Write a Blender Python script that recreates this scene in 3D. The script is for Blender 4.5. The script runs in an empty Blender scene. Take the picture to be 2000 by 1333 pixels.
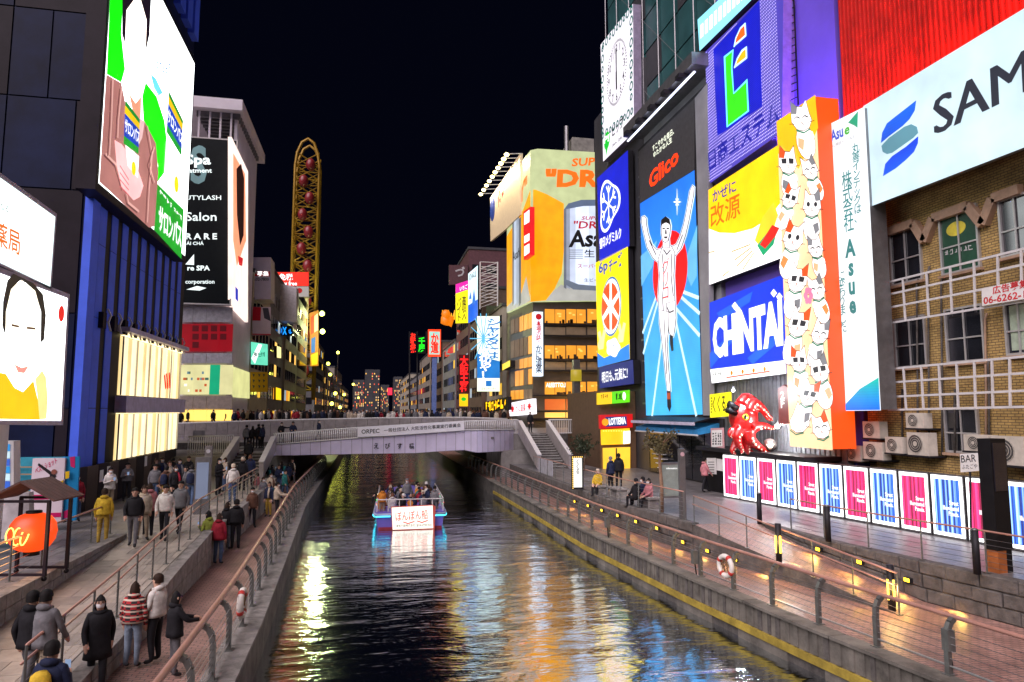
import bpy, bmesh, math, random
from mathutils import Vector, Matrix
random.seed(7)
R = math.radians
scene = bpy.context.scene
col = scene.collection

# ------------------------------------------------------------------ camera, world, sun, exposure
F = 1333.0; CX, CY = 1000.0, 666.5; CAMZ = 6.0
PITCH = math.atan(136.5 / F)
YAW = math.atan(280 * math.cos(PITCH) / F)
cam_d = bpy.data.cameras.new('camera')
cam_d.sensor_width = 36.0
cam_d.lens = 36.0 * F / 2000.0
cam_d.clip_start = 0.1
cam_d.clip_end = 3000.0
cam = bpy.data.objects.new('camera', cam_d)
col.objects.link(cam)
cam.location = (0, 0, CAMZ)
cam.rotation_euler = (math.pi / 2 + PITCH, 0, -YAW)
scene.camera = cam

world = bpy.data.worlds.new('World')
scene.world = world
world.use_nodes = True
wn = world.node_tree.nodes; wl = world.node_tree.links
bg = wn['Background']
sky = wn.new('ShaderNodeTexSky')
sky.sky_type = 'NISHITA'
sky.sun_disc = False
sky.sun_elevation = R(-6.0)
sky.sun_rotation = R(200)
sky.air_density = 1.0
sky.dust_density = 0.3
sky.ozone_density = 4.0
mixn = wn.new('ShaderNodeMix'); mixn.data_type = 'RGBA'; mixn.blend_type = 'ADD'
mixn.inputs[0].default_value = 1.0
mixn.inputs[7].default_value = (0.018, 0.024, 0.085, 1)
wl.new(sky.outputs[0], mixn.inputs[6])
wl.new(mixn.outputs[2], bg.inputs['Color'])
bg.inputs['Strength'].default_value = 0.03

sun_d = bpy.data.lights.new('city_fill_light', 'SUN')  # soft fill light added, standing in for city lights that are not built
sun_d.energy = 2.5
sun_d.angle = R(60)
sun_d.color = (1.0, 0.85, 0.90)
sun = bpy.data.objects.new('city_fill_light', sun_d)
sun.rotation_mode = 'QUATERNION'
sun.rotation_quaternion = Vector((0.55, 0.55, -0.72)).to_track_quat('-Z', 'Y')
col.objects.link(sun)

scene.view_settings.view_transform = 'Standard'
scene.view_settings.look = 'None'
scene.view_settings.gamma = 1.0
scene.view_settings.use_curve_mapping = False
scene.view_settings.exposure = 0.85
scene.render.engine = 'CYCLES'
scene.cycles.use_denoising = True
scene.cycles.max_bounces = 6
scene.cycles.diffuse_bounces = 3
scene.cycles.glossy_bounces = 3
scene.cycles.transmission_bounces = 4
scene.cycles.sample_clamp_indirect = 6.0
scene.cycles.caustics_reflective = False
scene.cycles.caustics_refractive = False

# ------------------------------------------------------------------ geometry of the view: a pixel of the photograph to a point of the place
_f = Vector((math.sin(YAW) * math.cos(PITCH), math.cos(YAW) * math.cos(PITCH), math.sin(PITCH)))
_r = Vector((math.cos(YAW), -math.sin(YAW), 0))
_u = _r.cross(_f)
EYE = Vector((0, 0, CAMZ))
def ray(px, py): return _f + _r * ((px - CX) / F) - _u * ((py - CY) / F)
def at(px, py, x=None, y=None, z=None):
    r = ray(px, py)
    if x is not None: t = x / r.x
    elif y is not None: t = y / r.y
    else: t = (z - CAMZ) / r.z
    return EYE + r * t

class Plane:
    """a vertical facade plane; n faces the viewer, u runs to the viewer's right"""
    def __init__(s, p, n):
        s.p = Vector(p); s.n = Vector(n).normalized()
        s.u = (-s.n).cross(Vector((0, 0, 1))).normalized()
    def uv(s, px, py):
        r = ray(px, py)
        t = (s.p - EYE).dot(s.n) / r.dot(s.n)
        q = EYE + r * t
        return ((q - s.p).dot(s.u), q.z)
    def to3(s, u, z, off=0.0):
        return Vector((s.p.x, s.p.y, 0)) + s.u * u + s.n * off + Vector((0, 0, z))
    def moved(s, d): return Plane(s.p + s.n * d, s.n)
def PX(X, left=False): return Plane((X, 0, 0), (1, 0, 0) if left else (-1, 0, 0))
def PY(Y): return Plane((0, Y, 0), (0, -1, 0))
def P2(a, b):      # vertical plane through two ground points, facing the camera
    a = Vector((a[0], a[1], 0)); b = Vector((b[0], b[1], 0))
    d = (b - a).normalized(); n = Vector((d.y, -d.x, 0))
    if (Vector((0, 0, 0)) - a).dot(n) < 0: n = -n
    return Plane(a, n)

# ------------------------------------------------------------------ materials
def L(c):          # 0-255 sRGB to linear
    o = []
    for v in c[:3]:
        v = v / 255.0
        o.append(v / 12.92 if v <= 0.04045 else ((v + 0.055) / 1.055) ** 2.4)
    return o
_mats = {}
def mat(name, c, rough=0.6, metal=0.0, var=0.25, scale=3.0, bump=0.0, bscale=None, spec=0.5):
    """plain painted / stone / metal surface with noise in colour and relief; c is linear rgb"""
    if name in _mats: return _mats[name]
    m = bpy.data.materials.new(name); m.use_nodes = True
    nt = m.node_tree; b = nt.nodes['Principled BSDF']
    b.inputs['Roughness'].default_value = rough
    b.inputs['Metallic'].default_value = metal
    b.inputs['Specular IOR Level'].default_value = spec
    tc = nt.nodes.new('ShaderNodeTexCoord')
    nz = nt.nodes.new('ShaderNodeTexNoise')
    nz.inputs['Scale'].default_value = scale; nz.inputs['Detail'].default_value = 7
    nz.inputs['Roughness'].default_value = 0.65
    nt.links.new(tc.outputs['Object'], nz.inputs['Vector'])
    rp = nt.nodes.new('ShaderNodeValToRGB')
    rp.color_ramp.elements[0].position = 0.3; rp.color_ramp.elements[1].position = 0.72
    rp.color_ramp.elements[0].color = (*[v * (1 - var) for v in c], 1)
    rp.color_ramp.elements[1].color = (*[min(1, v * (1 + var)) for v in c], 1)
    nt.links.new(nz.outputs['Fac'], rp.inputs['Fac'])
    nt.links.new(rp.outputs['Color'], b.inputs['Base Color'])
    if bump:
        n2 = nt.nodes.new('ShaderNodeTexNoise')
        n2.inputs['Scale'].default_value = bscale or scale * 8; n2.inputs['Detail'].default_value = 5
        nt.links.new(tc.outputs['Object'], n2.inputs['Vector'])
        bp = nt.nodes.new('ShaderNodeBump'); bp.inputs['Strength'].default_value = bump
        bp.inputs['Distance'].default_value = 0.03
        nt.links.new(n2.outputs['Fac'], bp.inputs['Height'])
        nt.links.new(bp.outputs['Normal'], b.inputs['Normal'])
    _mats[name] = m
    return m
def glow(c, k=1.0, led=0.0):
    """surface of a lit sign or lamp: c is 0-255 sRGB as it shows when lit, k its strength; led > 0 gives pixel rows"""
    key = 'glow_%d_%d_%d_%.2f_%.2f' % (c[0], c[1], c[2], k, led)
    if key in _mats: return _mats[key]
    k = k * 0.72
    m = bpy.data.materials.new('lit_' + key[5:]); m.use_nodes = True
    nt = m.node_tree; b = nt.nodes['Principled BSDF']
    lc = [v ** 1.22 for v in L(c)]
    b.inputs['Base Color'].default_value = (*[0.25 * v + 0.01 for v in lc], 1)
    b.inputs['Roughness'].default_value = 0.45
    b.inputs['Emission Color'].default_value = (*lc, 1)
    b.inputs['Emission Strength'].default_value = k
    tc = nt.nodes.new('ShaderNodeTexCoord')
    nz = nt.nodes.new('ShaderNodeTexNoise'); nz.inputs['Scale'].default_value = 0.7; nz.inputs['Detail'].default_value = 3
    nt.links.new(tc.outputs['Object'], nz.inputs['Vector'])
    mr = nt.nodes.new('ShaderNodeMapRange')
    mr.inputs['To Min'].default_value = k * 0.84; mr.inputs['To Max'].default_value = k * 1.12
    mr.inputs['From Min'].default_value = 0.3; mr.inputs['From Max'].default_value = 0.7
    nt.links.new(nz.outputs['Fac'], mr.inputs['Value'])
    out = mr.outputs[0]
    if led:
        wv = nt.nodes.new('ShaderNodeTexWave'); wv.bands_direction = 'Z'
        wv.inputs['Scale'].default_value = 3.2
        nt.links.new(tc.outputs['Object'], wv.inputs['Vector'])
        m2 = nt.nodes.new('ShaderNodeMapRange'); m2.inputs['To Min'].default_value = 1 - led; m2.inputs['To Max'].default_value = 1 + led * 0.4
        nt.links.new(wv.outputs['Fac'], m2.inputs['Value'])
        mm = nt.nodes.new('ShaderNodeMath'); mm.operation = 'MULTIPLY'
        nt.links.new(out, mm.inputs[0]); nt.links.new(m2.outputs[0], mm.inputs[1]); out = mm.outputs[0]
    nt.links.new(out, b.inputs['Emission Strength'])
    _mats[key] = m
    return m
def glass(name, c, rough=0.08):
    return mat(name, c, rough=rough, var=0.3, scale=0.6, spec=0.9)

# ------------------------------------------------------------------ mesh builder
class MB:
    def __init__(s): s.v = []; s.f = []; s.mi = []
    def add(s, vs, fs, mi=0):
        o = len(s.v); s.v += [tuple(v) for v in vs]
        s.f += [tuple(i + o for i in f) for f in fs]; s.mi += [mi] * len(fs)
        return s
    def box(s, a, b, mi=0):
        x0, x1 = sorted((a[0], b[0])); y0, y1 = sorted((a[1], b[1])); z0, z1 = sorted((a[2], b[2]))
        vs = [(x0,y0,z0),(x1,y0,z0),(x1,y1,z0),(x0,y1,z0),(x0,y0,z1),(x1,y0,z1),(x1,y1,z1),(x0,y1,z1)]
        return s.add(vs, [(0,3,2,1),(4,5,6,7),(0,1,5,4),(1,2,6,5),(2,3,7,6),(3,0,4,7)], mi)
    def prism(s, poly, vec, mi=0):       # poly: list of 3d points, extruded by vec
        vec = Vector(vec); n = len(poly)
        vs = [Vector(p) for p in poly] + [Vector(p) + vec for p in poly]
        fs = [tuple(range(n - 1, -1, -1)), tuple(range(n, 2 * n))]
        for i in range(n): j = (i + 1) % n; fs.append((i, j, n + j, n + i))
        return s.add(vs, fs, mi)
    def tube(s, path, r, n=6, mi=0, caps=True):
        path = [Vector(p) for p in path]; m = len(path)
        rs = r if isinstance(r, (list, tuple)) else [r] * m
        vs = []; fs = []
        prev = None
        for i, p in enumerate(path):
            t = (path[min(i + 1, m - 1)] - path[max(i - 1, 0)])
            if t.length < 1e-9: t = Vector((0, 0, 1))
            t.normalize()
            if prev is None:
                a = t.cross(Vector((0, 0, 1)))
                if a.length < 1e-3: a = t.cross(Vector((1, 0, 0)))
            else: a = prev - t * prev.dot(t)
            if a.length < 1e-6: a = t.cross(Vector((1, 0, 0)))
            a.normalize(); prev = a; bb = t.cross(a)
            for k in range(n):
                w = 2 * math.pi * k / n
                vs.append(p + (a * math.cos(w) + bb * math.sin(w)) * rs[i])
        for i in range(m - 1):
            for k in range(n):
                q = (k + 1) % n
                fs.append((i*n+k, i*n+q, (i+1)*n+q, (i+1)*n+k))
        if caps: fs += [tuple(range(n - 1, -1, -1)), tuple(range((m-1)*n, m*n))]
        return s.add(vs, fs, mi)
    def ring(s, rings, mi=0, cap=True):   # loft through rings of equal count
        n = len(rings[0]); vs = [p for r in rings for p in r]; fs = []
        for i in range(len(rings) - 1):
            for k in range(n):
                q = (k + 1) % n
                fs.append((i*n+k, i*n+q, (i+1)*n+q, (i+1)*n+k))
        if cap: fs += [tuple(range(n - 1, -1, -1)), tuple(range((len(rings)-1)*n, len(rings)*n))]
        return s.add(vs, fs, mi)
    def ball(s, c, r, n=8, m=6, mi=0):
        c = Vector(c); r = r if isinstance(r, (tuple, list)) else (r, r, r)
        rings = []
        for i in range(m + 1):
            a = math.pi * (i + 0.02) / (m + 0.04) - math.pi / 2
            rings.append([c + Vector((r[0]*math.cos(a)*math.cos(2*math.pi*k/n), r[1]*math.cos(a)*math.sin(2*math.pi*k/n), r[2]*math.sin(a))) for k in range(n)])
        return s.ring(rings, mi)
    def build(s, name, m, parent=None, smooth=False):
        me = bpy.data.meshes.new(name)
        me.from_pydata(s.v, [], s.f)
        ms = m if isinstance(m, (list, tuple)) else [m]
        for x in ms: me.materials.append(x)
        if len(ms) > 1: me.polygons.foreach_set('material_index', s.mi)
        if smooth: me.polygons.foreach_set('use_smooth', [True] * len(me.polygons))
        me.validate()
        bm = bmesh.new(); bm.from_mesh(me); bmesh.ops.recalc_face_normals(bm, faces=bm.faces); bm.to_mesh(me); bm.free()
        o = bpy.data.objects.new(name, me); col.objects.link(o)
        if parent is not None: o.parent = parent
        return o
def tag(o, label, cat, group=None):
    o['label'] = label; o['category'] = cat
    if group: o['group'] = group
    return o
def thing(name, label, cat, loc=(0, 0, 0), group=None, rz=0.0):
    o = bpy.data.objects.new(name, None); col.objects.link(o)
    o.empty_display_size = 0.3; o.location = loc; o.rotation_euler[2] = rz
    return tag(o, label, cat, group)
def struct(o): o['kind'] = 'structure'; return o
def stuff(o): o['kind'] = 'stuff'; return o
def copy_tree(o, parent=None):
    c = o.copy(); col.objects.link(c); c.parent = parent
    for ch in list(o.children): copy_tree(ch, c)
    return c

# ------------------------------------------------------------------ flat work on facades, in pixels of the photograph laid on a real plane
class Face:
    """things fixed to one facade plane. Everything is a real solid with its own offset from the plane; parent at the base."""
    def __init__(s, plane, parent=None, loc=None):
        s.pl = plane; s.parent = parent
        s.org = Vector(loc) if loc is not None else Vector((0, 0, 0))
    def pts(s, pp, off): return [s.pl.to3(*s.pl.uv(*p), off) - s.org for p in pp]
    def poly(s, name, pp, m, off=0.0, th=0.01, smooth=False):
        """outline in photo pixels -> solid th thick whose front lies off in front of the plane"""
        b = MB(); b.prism(s.pts(pp, off), -s.pl.n * th)
        return b.build(name, m, s.parent)
    def polys(s, name, pps, m, off=0.0, th=0.01):
        for pp in pps: o = s.poly(name, pp, m, off, th)
        return o
    def rect(s, name, p0, p1, m, off=0.0, th=0.01):
        """upright rectangle between two opposite corner pixels"""
        u0, z0 = s.pl.uv(*p0); u1, z1 = s.pl.uv(*p1)
        return s.rectuv(name, u0, z0, u1, z1, m, off, th)
    def rectuv(s, name, u0, z0, u1, z1, m, off=0.0, th=0.01):
        b = MB(); b.prism([s.pl.to3(u, z, off) - s.org for u, z in ((u0, z0), (u1, z0), (u1, z1), (u0, z1))], -s.pl.n * th)
        return b.build(name, m, s.parent)
    def frame(s, name, p0, p1, w, m, off=0.0, th=0.05):
        u0, z0 = s.pl.uv(*p0); u1, z1 = s.pl.uv(*p1)
        u0, u1 = sorted((u0, u1)); z0, z1 = sorted((z0, z1))
        return s.frameuv(name, u0, z0, u1, z1, w, m, off, th)
    def frameuv(s, name, u0, z0, u1, z1, w, m, off=0.0, th=0.05):
        b = MB(); T = lambda u, z: s.pl.to3(u, z, off) - s.org
        for a in ((u0, z0, u1, z0 + w), (u0, z1 - w, u1, z1), (u0, z0 + w, u0 + w, z1 - w), (u1 - w, z0 + w, u1, z1 - w)):
            b.prism([T(a[0], a[1]), T(a[2], a[1]), T(a[2], a[3]), T(a[0], a[3])], -s.pl.n * th)
        return b.build(name, m, s.parent)
    def disc(s, name, c, rim, m, off=0.0, th=0.01, n=28, sx=1.0):
        """circle on the plane: centre pixel, and a pixel straight above it on the rim"""
        u, z = s.pl.uv(*c); r = abs(s.pl.uv(*rim)[1] - z)
        b = MB(); b.prism([s.pl.to3(u + sx * r * math.cos(2*math.pi*k/n), z + r * math.sin(2*math.pi*k/n), off) - s.org for k in range(n)], -s.pl.n * th)
        return b.build(name, m, s.parent)
    def line(s, name, pp, w, m, off=0.0, th=0.008, closed=False):
        """a stroke w metres wide along photo pixels"""
        q = [Vector(s.pl.uv(*p)) for p in pp]
        return s.strokes(name, [q], w, m, off, th, closed)
    def lines(s, name, pps, w, m, off=0.0, th=0.008, closed=False):
        return s.strokes(name, [[Vector(s.pl.uv(*p)) for p in pp] for pp in pps], w, m, off, th, closed)
    def strokes(s, name, qs, w, m, off, th, closed=False):
        b = MB()
        for q in qs:
            q = [Vector(x) for x in q]
            if closed: q = q + [q[0]]
            for i in range(len(q) - 1):
                d = (q[i+1] - q[i])
                if d.length < 1e-6: continue
                d.normalize(); nn = Vector((-d.y, d.x)) * (w / 2); e = d * (w * 0.3)
                ps = [q[i] - e + nn, q[i] - e - nn, q[i+1] + e - nn, q[i+1] + e + nn]
                b.prism([s.pl.to3(p.x, p.y, off + 0.0004 * (i % 3)) - s.org for p in ps], -s.pl.n * th)
        return b.build(name, m, s.parent)
    def text(s, body, bl, br, tl, m, off=0.012, bold=0.0, name='lettering', th=0.0, vert=False, spacing=1.0):
        """lettering: pixels of the bottom-left, bottom-right and top-left of its box"""
        v, fcs = text_mesh(('\n'.join(body) if vert else body), bold, vert, spacing)
        x0 = min(p[0] for p in v); x1 = max(p[0] for p in v); y0 = min(p[1] for p in v); y1 = max(p[1] for p in v)
        A = Vector(s.pl.uv(*bl)); B = Vector(s.pl.uv(*br)); T = Vector(s.pl.uv(*tl))
        out = []
        for p in v:
            q = A + (B - A) * ((p[0] - x0) / max(1e-6, x1 - x0)) + (T - A) * ((p[1] - y0) / max(1e-6, y1 - y0))
            out.append(s.pl.to3(q.x, q.y, off) - s.org)
        b = MB(); b.add(out, fcs)
        me = bpy.data.meshes.new(name); me.from_pydata([tuple(x) for x in out], [], fcs); me.materials.append(m)
        o = bpy.data.objects.new(name, me); col.objects.link(o)
        if s.parent is not None: o.parent = s.parent
        return o
def scribble(s, bl, br, tl, n, m, off=0.014, vert=False, w=None, name='illegible_print'):
    """print too small to read in the photograph: n blocks of short strokes that form no characters"""
    rnd = random.Random(int(bl[0] * 7 + bl[1])); A, B, T = (Vector(s.pl.uv(*p)) for p in (bl, br, tl)); du, dv = B - A, T - A; qs = []
    for i in range(n):
        for k in range(4):
            c = lambda f: (i + .12 + .76 * f) / n
            a, b_ = (rnd.random(), rnd.random()), (rnd.random(), rnd.random())
            if k % 2: b_ = (a[0], 1 - a[1])
            else: b_ = (1 - a[0], a[1])
            P = lambda q: A + (du * q[0] + dv * c(q[1]) if vert else du * c(q[0]) + dv * q[1])
            qs.append([P(a), P(b_)])
    return stuff(s.strokes(name, qs, w or min(du.length, dv.length) * .13, m, off, .006))
Face.scribble = scribble
def printed(c, k=1.0): return mat('printed_%d_%d_%d' % tuple(int(v) for v in c[:3]), [min(.8, v * .8) for v in L(c)], .6, 0, .08, 2, spec=.2)
_tc = {}
def text_mesh(body, bold=0.0, vert=False, spacing=1.0):
    k = (body, bold, vert, spacing)
    if k in _tc: return _tc[k]
    cu = bpy.data.curves.new('lettering', 'FONT'); cu.body = body
    cu.resolution_u = 2; cu.offset = bold; cu.fill_mode = 'FRONT'
    cu.space_character = spacing
    if vert: cu.align_x = 'CENTER'; cu.space_line = 0.78
    ob = bpy.data.objects.new('lettering', cu); col.objects.link(ob)
    dg = bpy.context.evaluated_depsgraph_get()
    me = bpy.data.meshes.new_from_object(ob.evaluated_get(dg))
    v = [tuple(p.co) for p in me.vertices]; f = [tuple(p.vertices) for p in me.polygons]
    bpy.data.objects.remove(ob); bpy.data.curves.remove(cu); bpy.data.meshes.remove(me)
    _tc[k] = (v, f)
    return _tc[k]

WHITE = (255, 255, 255)
def sign_thing(name, label, cat, plane, p, group=None):
    """Empty at a sign's lower corner and a Face that builds its parts"""
    u, z = plane.uv(*p)
    loc = plane.to3(u, z)
    t = thing(name, label, cat, loc, group)
    return t, Face(plane, t, loc)
M_frame = mat('dark_steel_frame', (0.02, 0.02, 0.024), 0.5, 0.2, spec=0.2)
M_white_metal = mat('white_painted_steel', (0.62, 0.62, 0.62), 0.4, 0.0, 0.12)
M_grey_metal = mat('grey_steel', (0.22, 0.22, 0.23), 0.38, 0.7, 0.2)
M_black = mat('black_paint', (0.008, 0.008, 0.010), 0.5, spec=0.15)
M_concrete = mat('grey_concrete', (0.23, 0.22, 0.21), 0.85, 0, 0.35, 1.2, 0.3)
# ------------------------------------------------------------------ the setting: water, quays, promenades, bridge
def water_mat():
    m = bpy.data.materials.new('canal_water'); m.use_nodes = True
    nt = m.node_tree; b = nt.nodes['Principled BSDF']
    b.inputs['Base Color'].default_value = (0.66, 0.72, 0.76, 1); b.inputs['Metallic'].default_value = 1.0
    b.inputs['Roughness'].default_value = 0.10
    b.inputs['IOR'].default_value = 4.5
    b.inputs['Specular IOR Level'].default_value = 0.5
    tc = nt.nodes.new('ShaderNodeTexCoord')
    hs = []
    for sc, det, w, sx in ((0.5, 2, 0.8, 0.4), (1.7, 3, 0.40, 0.35), (5.5, 3, 0.12, 0.4)):
        mp = nt.nodes.new('ShaderNodeMapping'); mp.inputs['Scale'].default_value = (sx, 1.0, 1.0)
        mp.inputs['Rotation'].default_value = (0, 0, R(6))
        nt.links.new(tc.outputs['Object'], mp.inputs['Vector'])
        n = nt.nodes.new('ShaderNodeTexNoise'); n.inputs['Scale'].default_value = sc; n.inputs['Detail'].default_value = det
        n.inputs['Distortion'].default_value = 0.6
        nt.links.new(mp.outputs[0], n.inputs['Vector'])
        mm = nt.nodes.new('ShaderNodeMath'); mm.operation = 'MULTIPLY'; mm.inputs[1].default_value = w
        nt.links.new(n.outputs['Fac'], mm.inputs[0]); hs.append(mm)
    a1 = nt.nodes.new('ShaderNodeMath'); nt.links.new(hs[0].outputs[0], a1.inputs[0]); nt.links.new(hs[1].outputs[0], a1.inputs[1])
    a2 = nt.nodes.new('ShaderNodeMath'); nt.links.new(a1.outputs[0], a2.inputs[0]); nt.links.new(hs[2].outputs[0], a2.inputs[1])
    bp = nt.nodes.new('ShaderNodeBump'); bp.inputs['Strength'].default_value = 1.0; bp.inputs['Distance'].default_value = 0.075
    nt.links.new(a2.outputs[0], bp.inputs['Height']); nt.links.new(bp.outputs['Normal'], b.inputs['Normal'])
    return m
def paving(name, c, c2, mortar, bw, bh, ms=0.012, rough=0.5, wall=None):
    m = bpy.data.materials.new(name); m.use_nodes = True
    nt = m.node_tree; b = nt.nodes['Principled BSDF']; b.inputs['Roughness'].default_value = rough
    tc = nt.nodes.new('ShaderNodeTexCoord')
    br = nt.nodes.new('ShaderNodeTexBrick')
    br.inputs['Scale'].default_value = 1.0; br.inputs['Brick Width'].default_value = bw; br.inputs['Row Height'].default_value = bh
    br.inputs['Mortar Size'].default_value = ms
    br.inputs['Color1'].default_value = (*c, 1); br.inputs['Color2'].default_value = (*c2, 1); br.inputs['Mortar'].default_value = (*mortar, 1)
    vec = tc.outputs['Object']
    if wall:          # courses run up a wall: use (along, height) as the brick plane
        sx = nt.nodes.new('ShaderNodeSeparateXYZ'); cb = nt.nodes.new('ShaderNodeCombineXYZ')
        nt.links.new(vec, sx.inputs[0]); nt.links.new(sx.outputs[1 if wall == 'x' else 0], cb.inputs[0]); nt.links.new(sx.outputs[2], cb.inputs[1]); vec = cb.outputs[0]
    nt.links.new(vec, br.inputs['Vector'])
    nz = nt.nodes.new('ShaderNodeTexNoise'); nz.inputs['Scale'].default_value = 1.3; nz.inputs['Detail'].default_value = 8
    nt.links.new(tc.outputs['Object'], nz.inputs['Vector'])
    mx = nt.nodes.new('ShaderNodeMix'); mx.data_type = 'RGBA'; mx.blend_type = 'MULTIPLY'; mx.inputs[0].default_value = 0.75
    rp = nt.nodes.new('ShaderNodeValToRGB'); rp.color_ramp.elements[0].position = 0.3; rp.color_ramp.elements[0].color = (0.34, 0.33, 0.33, 1)
    rp.color_ramp.elements[1].position = 0.65
    nt.links.new(nz.outputs['Fac'], rp.inputs['Fac'])
    nt.links.new(br.outputs['Color'], mx.inputs[6]); nt.links.new(rp.outputs['Color'], mx.inputs[7])
    nt.links.new(mx.outputs[2], b.inputs['Base Color'])
    bp = nt.nodes.new('ShaderNodeBump'); bp.inputs['Strength'].default_value = 0.5; bp.inputs['Distance'].default_value = 0.01
    nt.links.new(br.outputs['Fac'], bp.inputs['Height']); bp.invert = True
    nt.links.new(bp.outputs['Normal'], b.inputs['Normal'])
    rr = nt.nodes.new('ShaderNodeMapRange'); rr.inputs['To Min'].default_value = rough - 0.18; rr.inputs['To Max'].default_value = rough + 0.2
    nt.links.new(nz.outputs['Fac'], rr.inputs['Value']); nt.links.new(rr.outputs[0], b.inputs['Roughness'])
    return m
M_water = water_mat()
M_brickpave = paving('pink_brick_paving', (0.50, 0.29, 0.24), (0.40, 0.23, 0.19), (0.10, 0.08, 0.075), 0.21, 0.105, 0.01, 0.45)
M_slab = mat('grey_paving_slab', (0.34, 0.30, 0.26), 0.5, 0, 0.3, 2.0, 0.15)
M_slab2 = mat('grey_brown_paving_slab', (0.25, 0.225, 0.20), 0.5, 0, 0.3, 2.0, 0.15)
M_deckpave = paving('grey_tile_paving', (0.22, 0.21, 0.21), (0.17, 0.165, 0.17), (0.07, 0.07, 0.07), 0.6, 0.3, 0.012, 0.4)
M_quay = mat('weathered_quay_concrete', (0.15, 0.14, 0.12), 0.9, 0, 0.6, 1.4, 0.5, 9)
M_yellow_band = mat('dull_yellow_quay_fender', (0.36, 0.27, 0.04), 0.75, 0, 0.5, 1.7, 0.2)
M_dark_stone = mat('dark_rough_stone', (0.10, 0.092, 0.085), 0.85, 0, 0.5, 3.5, 0.6, 14)
M_lt_stone = mat('grey_rough_stone', (0.23, 0.215, 0.20), 0.85, 0, 0.45, 3.5, 0.6, 14)
M_rail = mat('pink_brown_handrail', (0.42, 0.22, 0.17), 0.35, 0.1, 0.2, 2.0)
M_post = mat('grey_green_post', (0.17, 0.18, 0.17), 0.4, 0.55, 0.25, 5.0)
M_steel = mat('stainless_steel', (0.45, 0.45, 0.46), 0.28, 0.9, 0.12, 6.0)

b = MB(); b.add([(-8, -30, 0), (16, -30, 0), (16, 420, 0), (-8, 420, 0)], [(0, 1, 2, 3)])
struct(b.build('water', M_water))

LQ = [(-2.3, -6), (-2.35, 4), (-2.41, 14), (-2.45, 17.5), (-2.67, 23.5), (-3.24, 38), (-3.28, 66), (-3.3, 400)]
RQ = [(11.9, -6), (11.3, 6), (10.57, 11.4), (10.1, 14.9), (9.58, 19.9), (9.0, 28), (8.95, 36.4), (8.45, 66), (8.4, 400)]
def lerp_poly(pl, y):
    for a, c in zip(pl, pl[1:]):
        if a[1] <= y <= c[1]:
            t = (y - a[1]) / (c[1] - a[1]); return a[0] + (c[0] - a[0]) * t
    return pl[-1][0] if y > pl[-1][1] else pl[0][0]
def sheet(name, poly, z0, z1, m):
    b = MB(); b.prism([(x, y, z1) for x, y in poly], (0, 0, z0 - z1)); b.mi = [0, 0] + [1] * (len(b.f) - 2); return struct(b.build(name, [m, M_dark_stone]))
# lower promenades (z = 1)
LW = [(-4.9, -6), (-4.95, 8), (-5.0, 16), (-5.14, 20.8), (-5.21, 24.8), (-5.35, 40), (-5.4, 66), (-5.4, 400)]
sheet('promenade_left', [(x, y) for x, y in LQ] + [(x, y) for x, y in reversed(LW)], -2, 1.0, M_brickpave)
RW = [(16.5, -6), (15.7, 9), (14.75, 14.5), (14.4, 16.1), (13.87, 18.9), (13.7, 22.6), (11.3, 22.9), (10.68, 28.4), (10.56, 36.2), (10.5, 47), (10.6, 66), (10.8, 400)]
sheet('promenade_right', [(x, y) for x, y in RQ] + [(x, y) for x, y in reversed(RW)], -2, 1.0, M_brickpave)
# left ramp (1 -> 2) and terraces (z = 2)
b = MB()
xs0, xs1 = -7.75, -5.2
b.add([(xs0, -6, 0.9), (xs1 + .25, -6, 0.9), (xs1 + .2, 9, 1.004), (xs0, 9, 1.004), (xs1, 24.5, 1.99), (xs0, 24.5, 1.99), (xs1, 30, 2.0), (xs0, 30, 2.0)],
      [(0, 1, 2, 3), (3, 2, 4, 5), (5, 4, 6, 7)])
struct(b.build('ramp', M_slab2))
sheet('terrace_left', [(-7.75, -6), (-7.75, 30), (-5.2, 30), (-5.35, 46), (-30, 46), (-30, -6)], -2, 2.0, M_deckpave)
# slabs of the left ramp, each a piece
ramp = bpy.data.objects['ramp']
slab_me = {}
row = 0; y = 9.2
def ramp_z(y): return 1.004 + (y - 9) * (0.986 / 15.5) if y < 24.5 else 1.99 + min(1, (y - 24.5) / 5.5) * 0.01
while y < 43:
    d = 0.62
    x = -7.7 + (0.0 if row % 2 else -0.45)
    while x < -5.3:
        w = 0.9
        xa, xb = max(x, -7.68), min(x + w - 0.014, -5.3)
        if xb - xa > 0.12:
            b = MB(); t = random.uniform(-0.002, 0.003)
            y1 = y + d - 0.014
            z0, z1 = ramp_z(y) + 0.016 + t, ramp_z(y1) + 0.016 + t
            vs = [(xa, y, z0), (xb, y, z0), (xb, y1, z1), (xa, y1, z1)]
            b.prism(vs, (0, 0, -0.03)); b.build('paving_slab', random.choice((M_slab, M_slab, M_slab2)), ramp)
        x += w
    y += d; row += 1
# right upper promenade (z = 2) and ramp down
sheet('terrace_right', [(16.6, -6), (15.75, 9), (14.8, 14.5), (14.45, 16.1), (13.92, 18.9), (13.75, 22.65), (11.35, 22.95), (10.73, 28.4), (10.61, 36.2), (10.56, 54), (40, 54), (40, -6)], -2, 2.0, M_deckpave)
b = MB()
b.add([(12.88, 15.0, 1.004), (14.4, 15.9, 1.004), (13.74, 22.63, 2.004), (11.36, 22.9, 2.004)], [(0, 1, 2, 3)])
b.add([(12.88, 15.0, 0.9), (11.36, 22.9, 0.9), (11.36, 22.9, 2.004), (12.88, 15.0, 1.004)], [(0, 1, 2, 3)], 1)
struct(b.build('ramp_right', [M_brickpave, M_dark_stone]))
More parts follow.
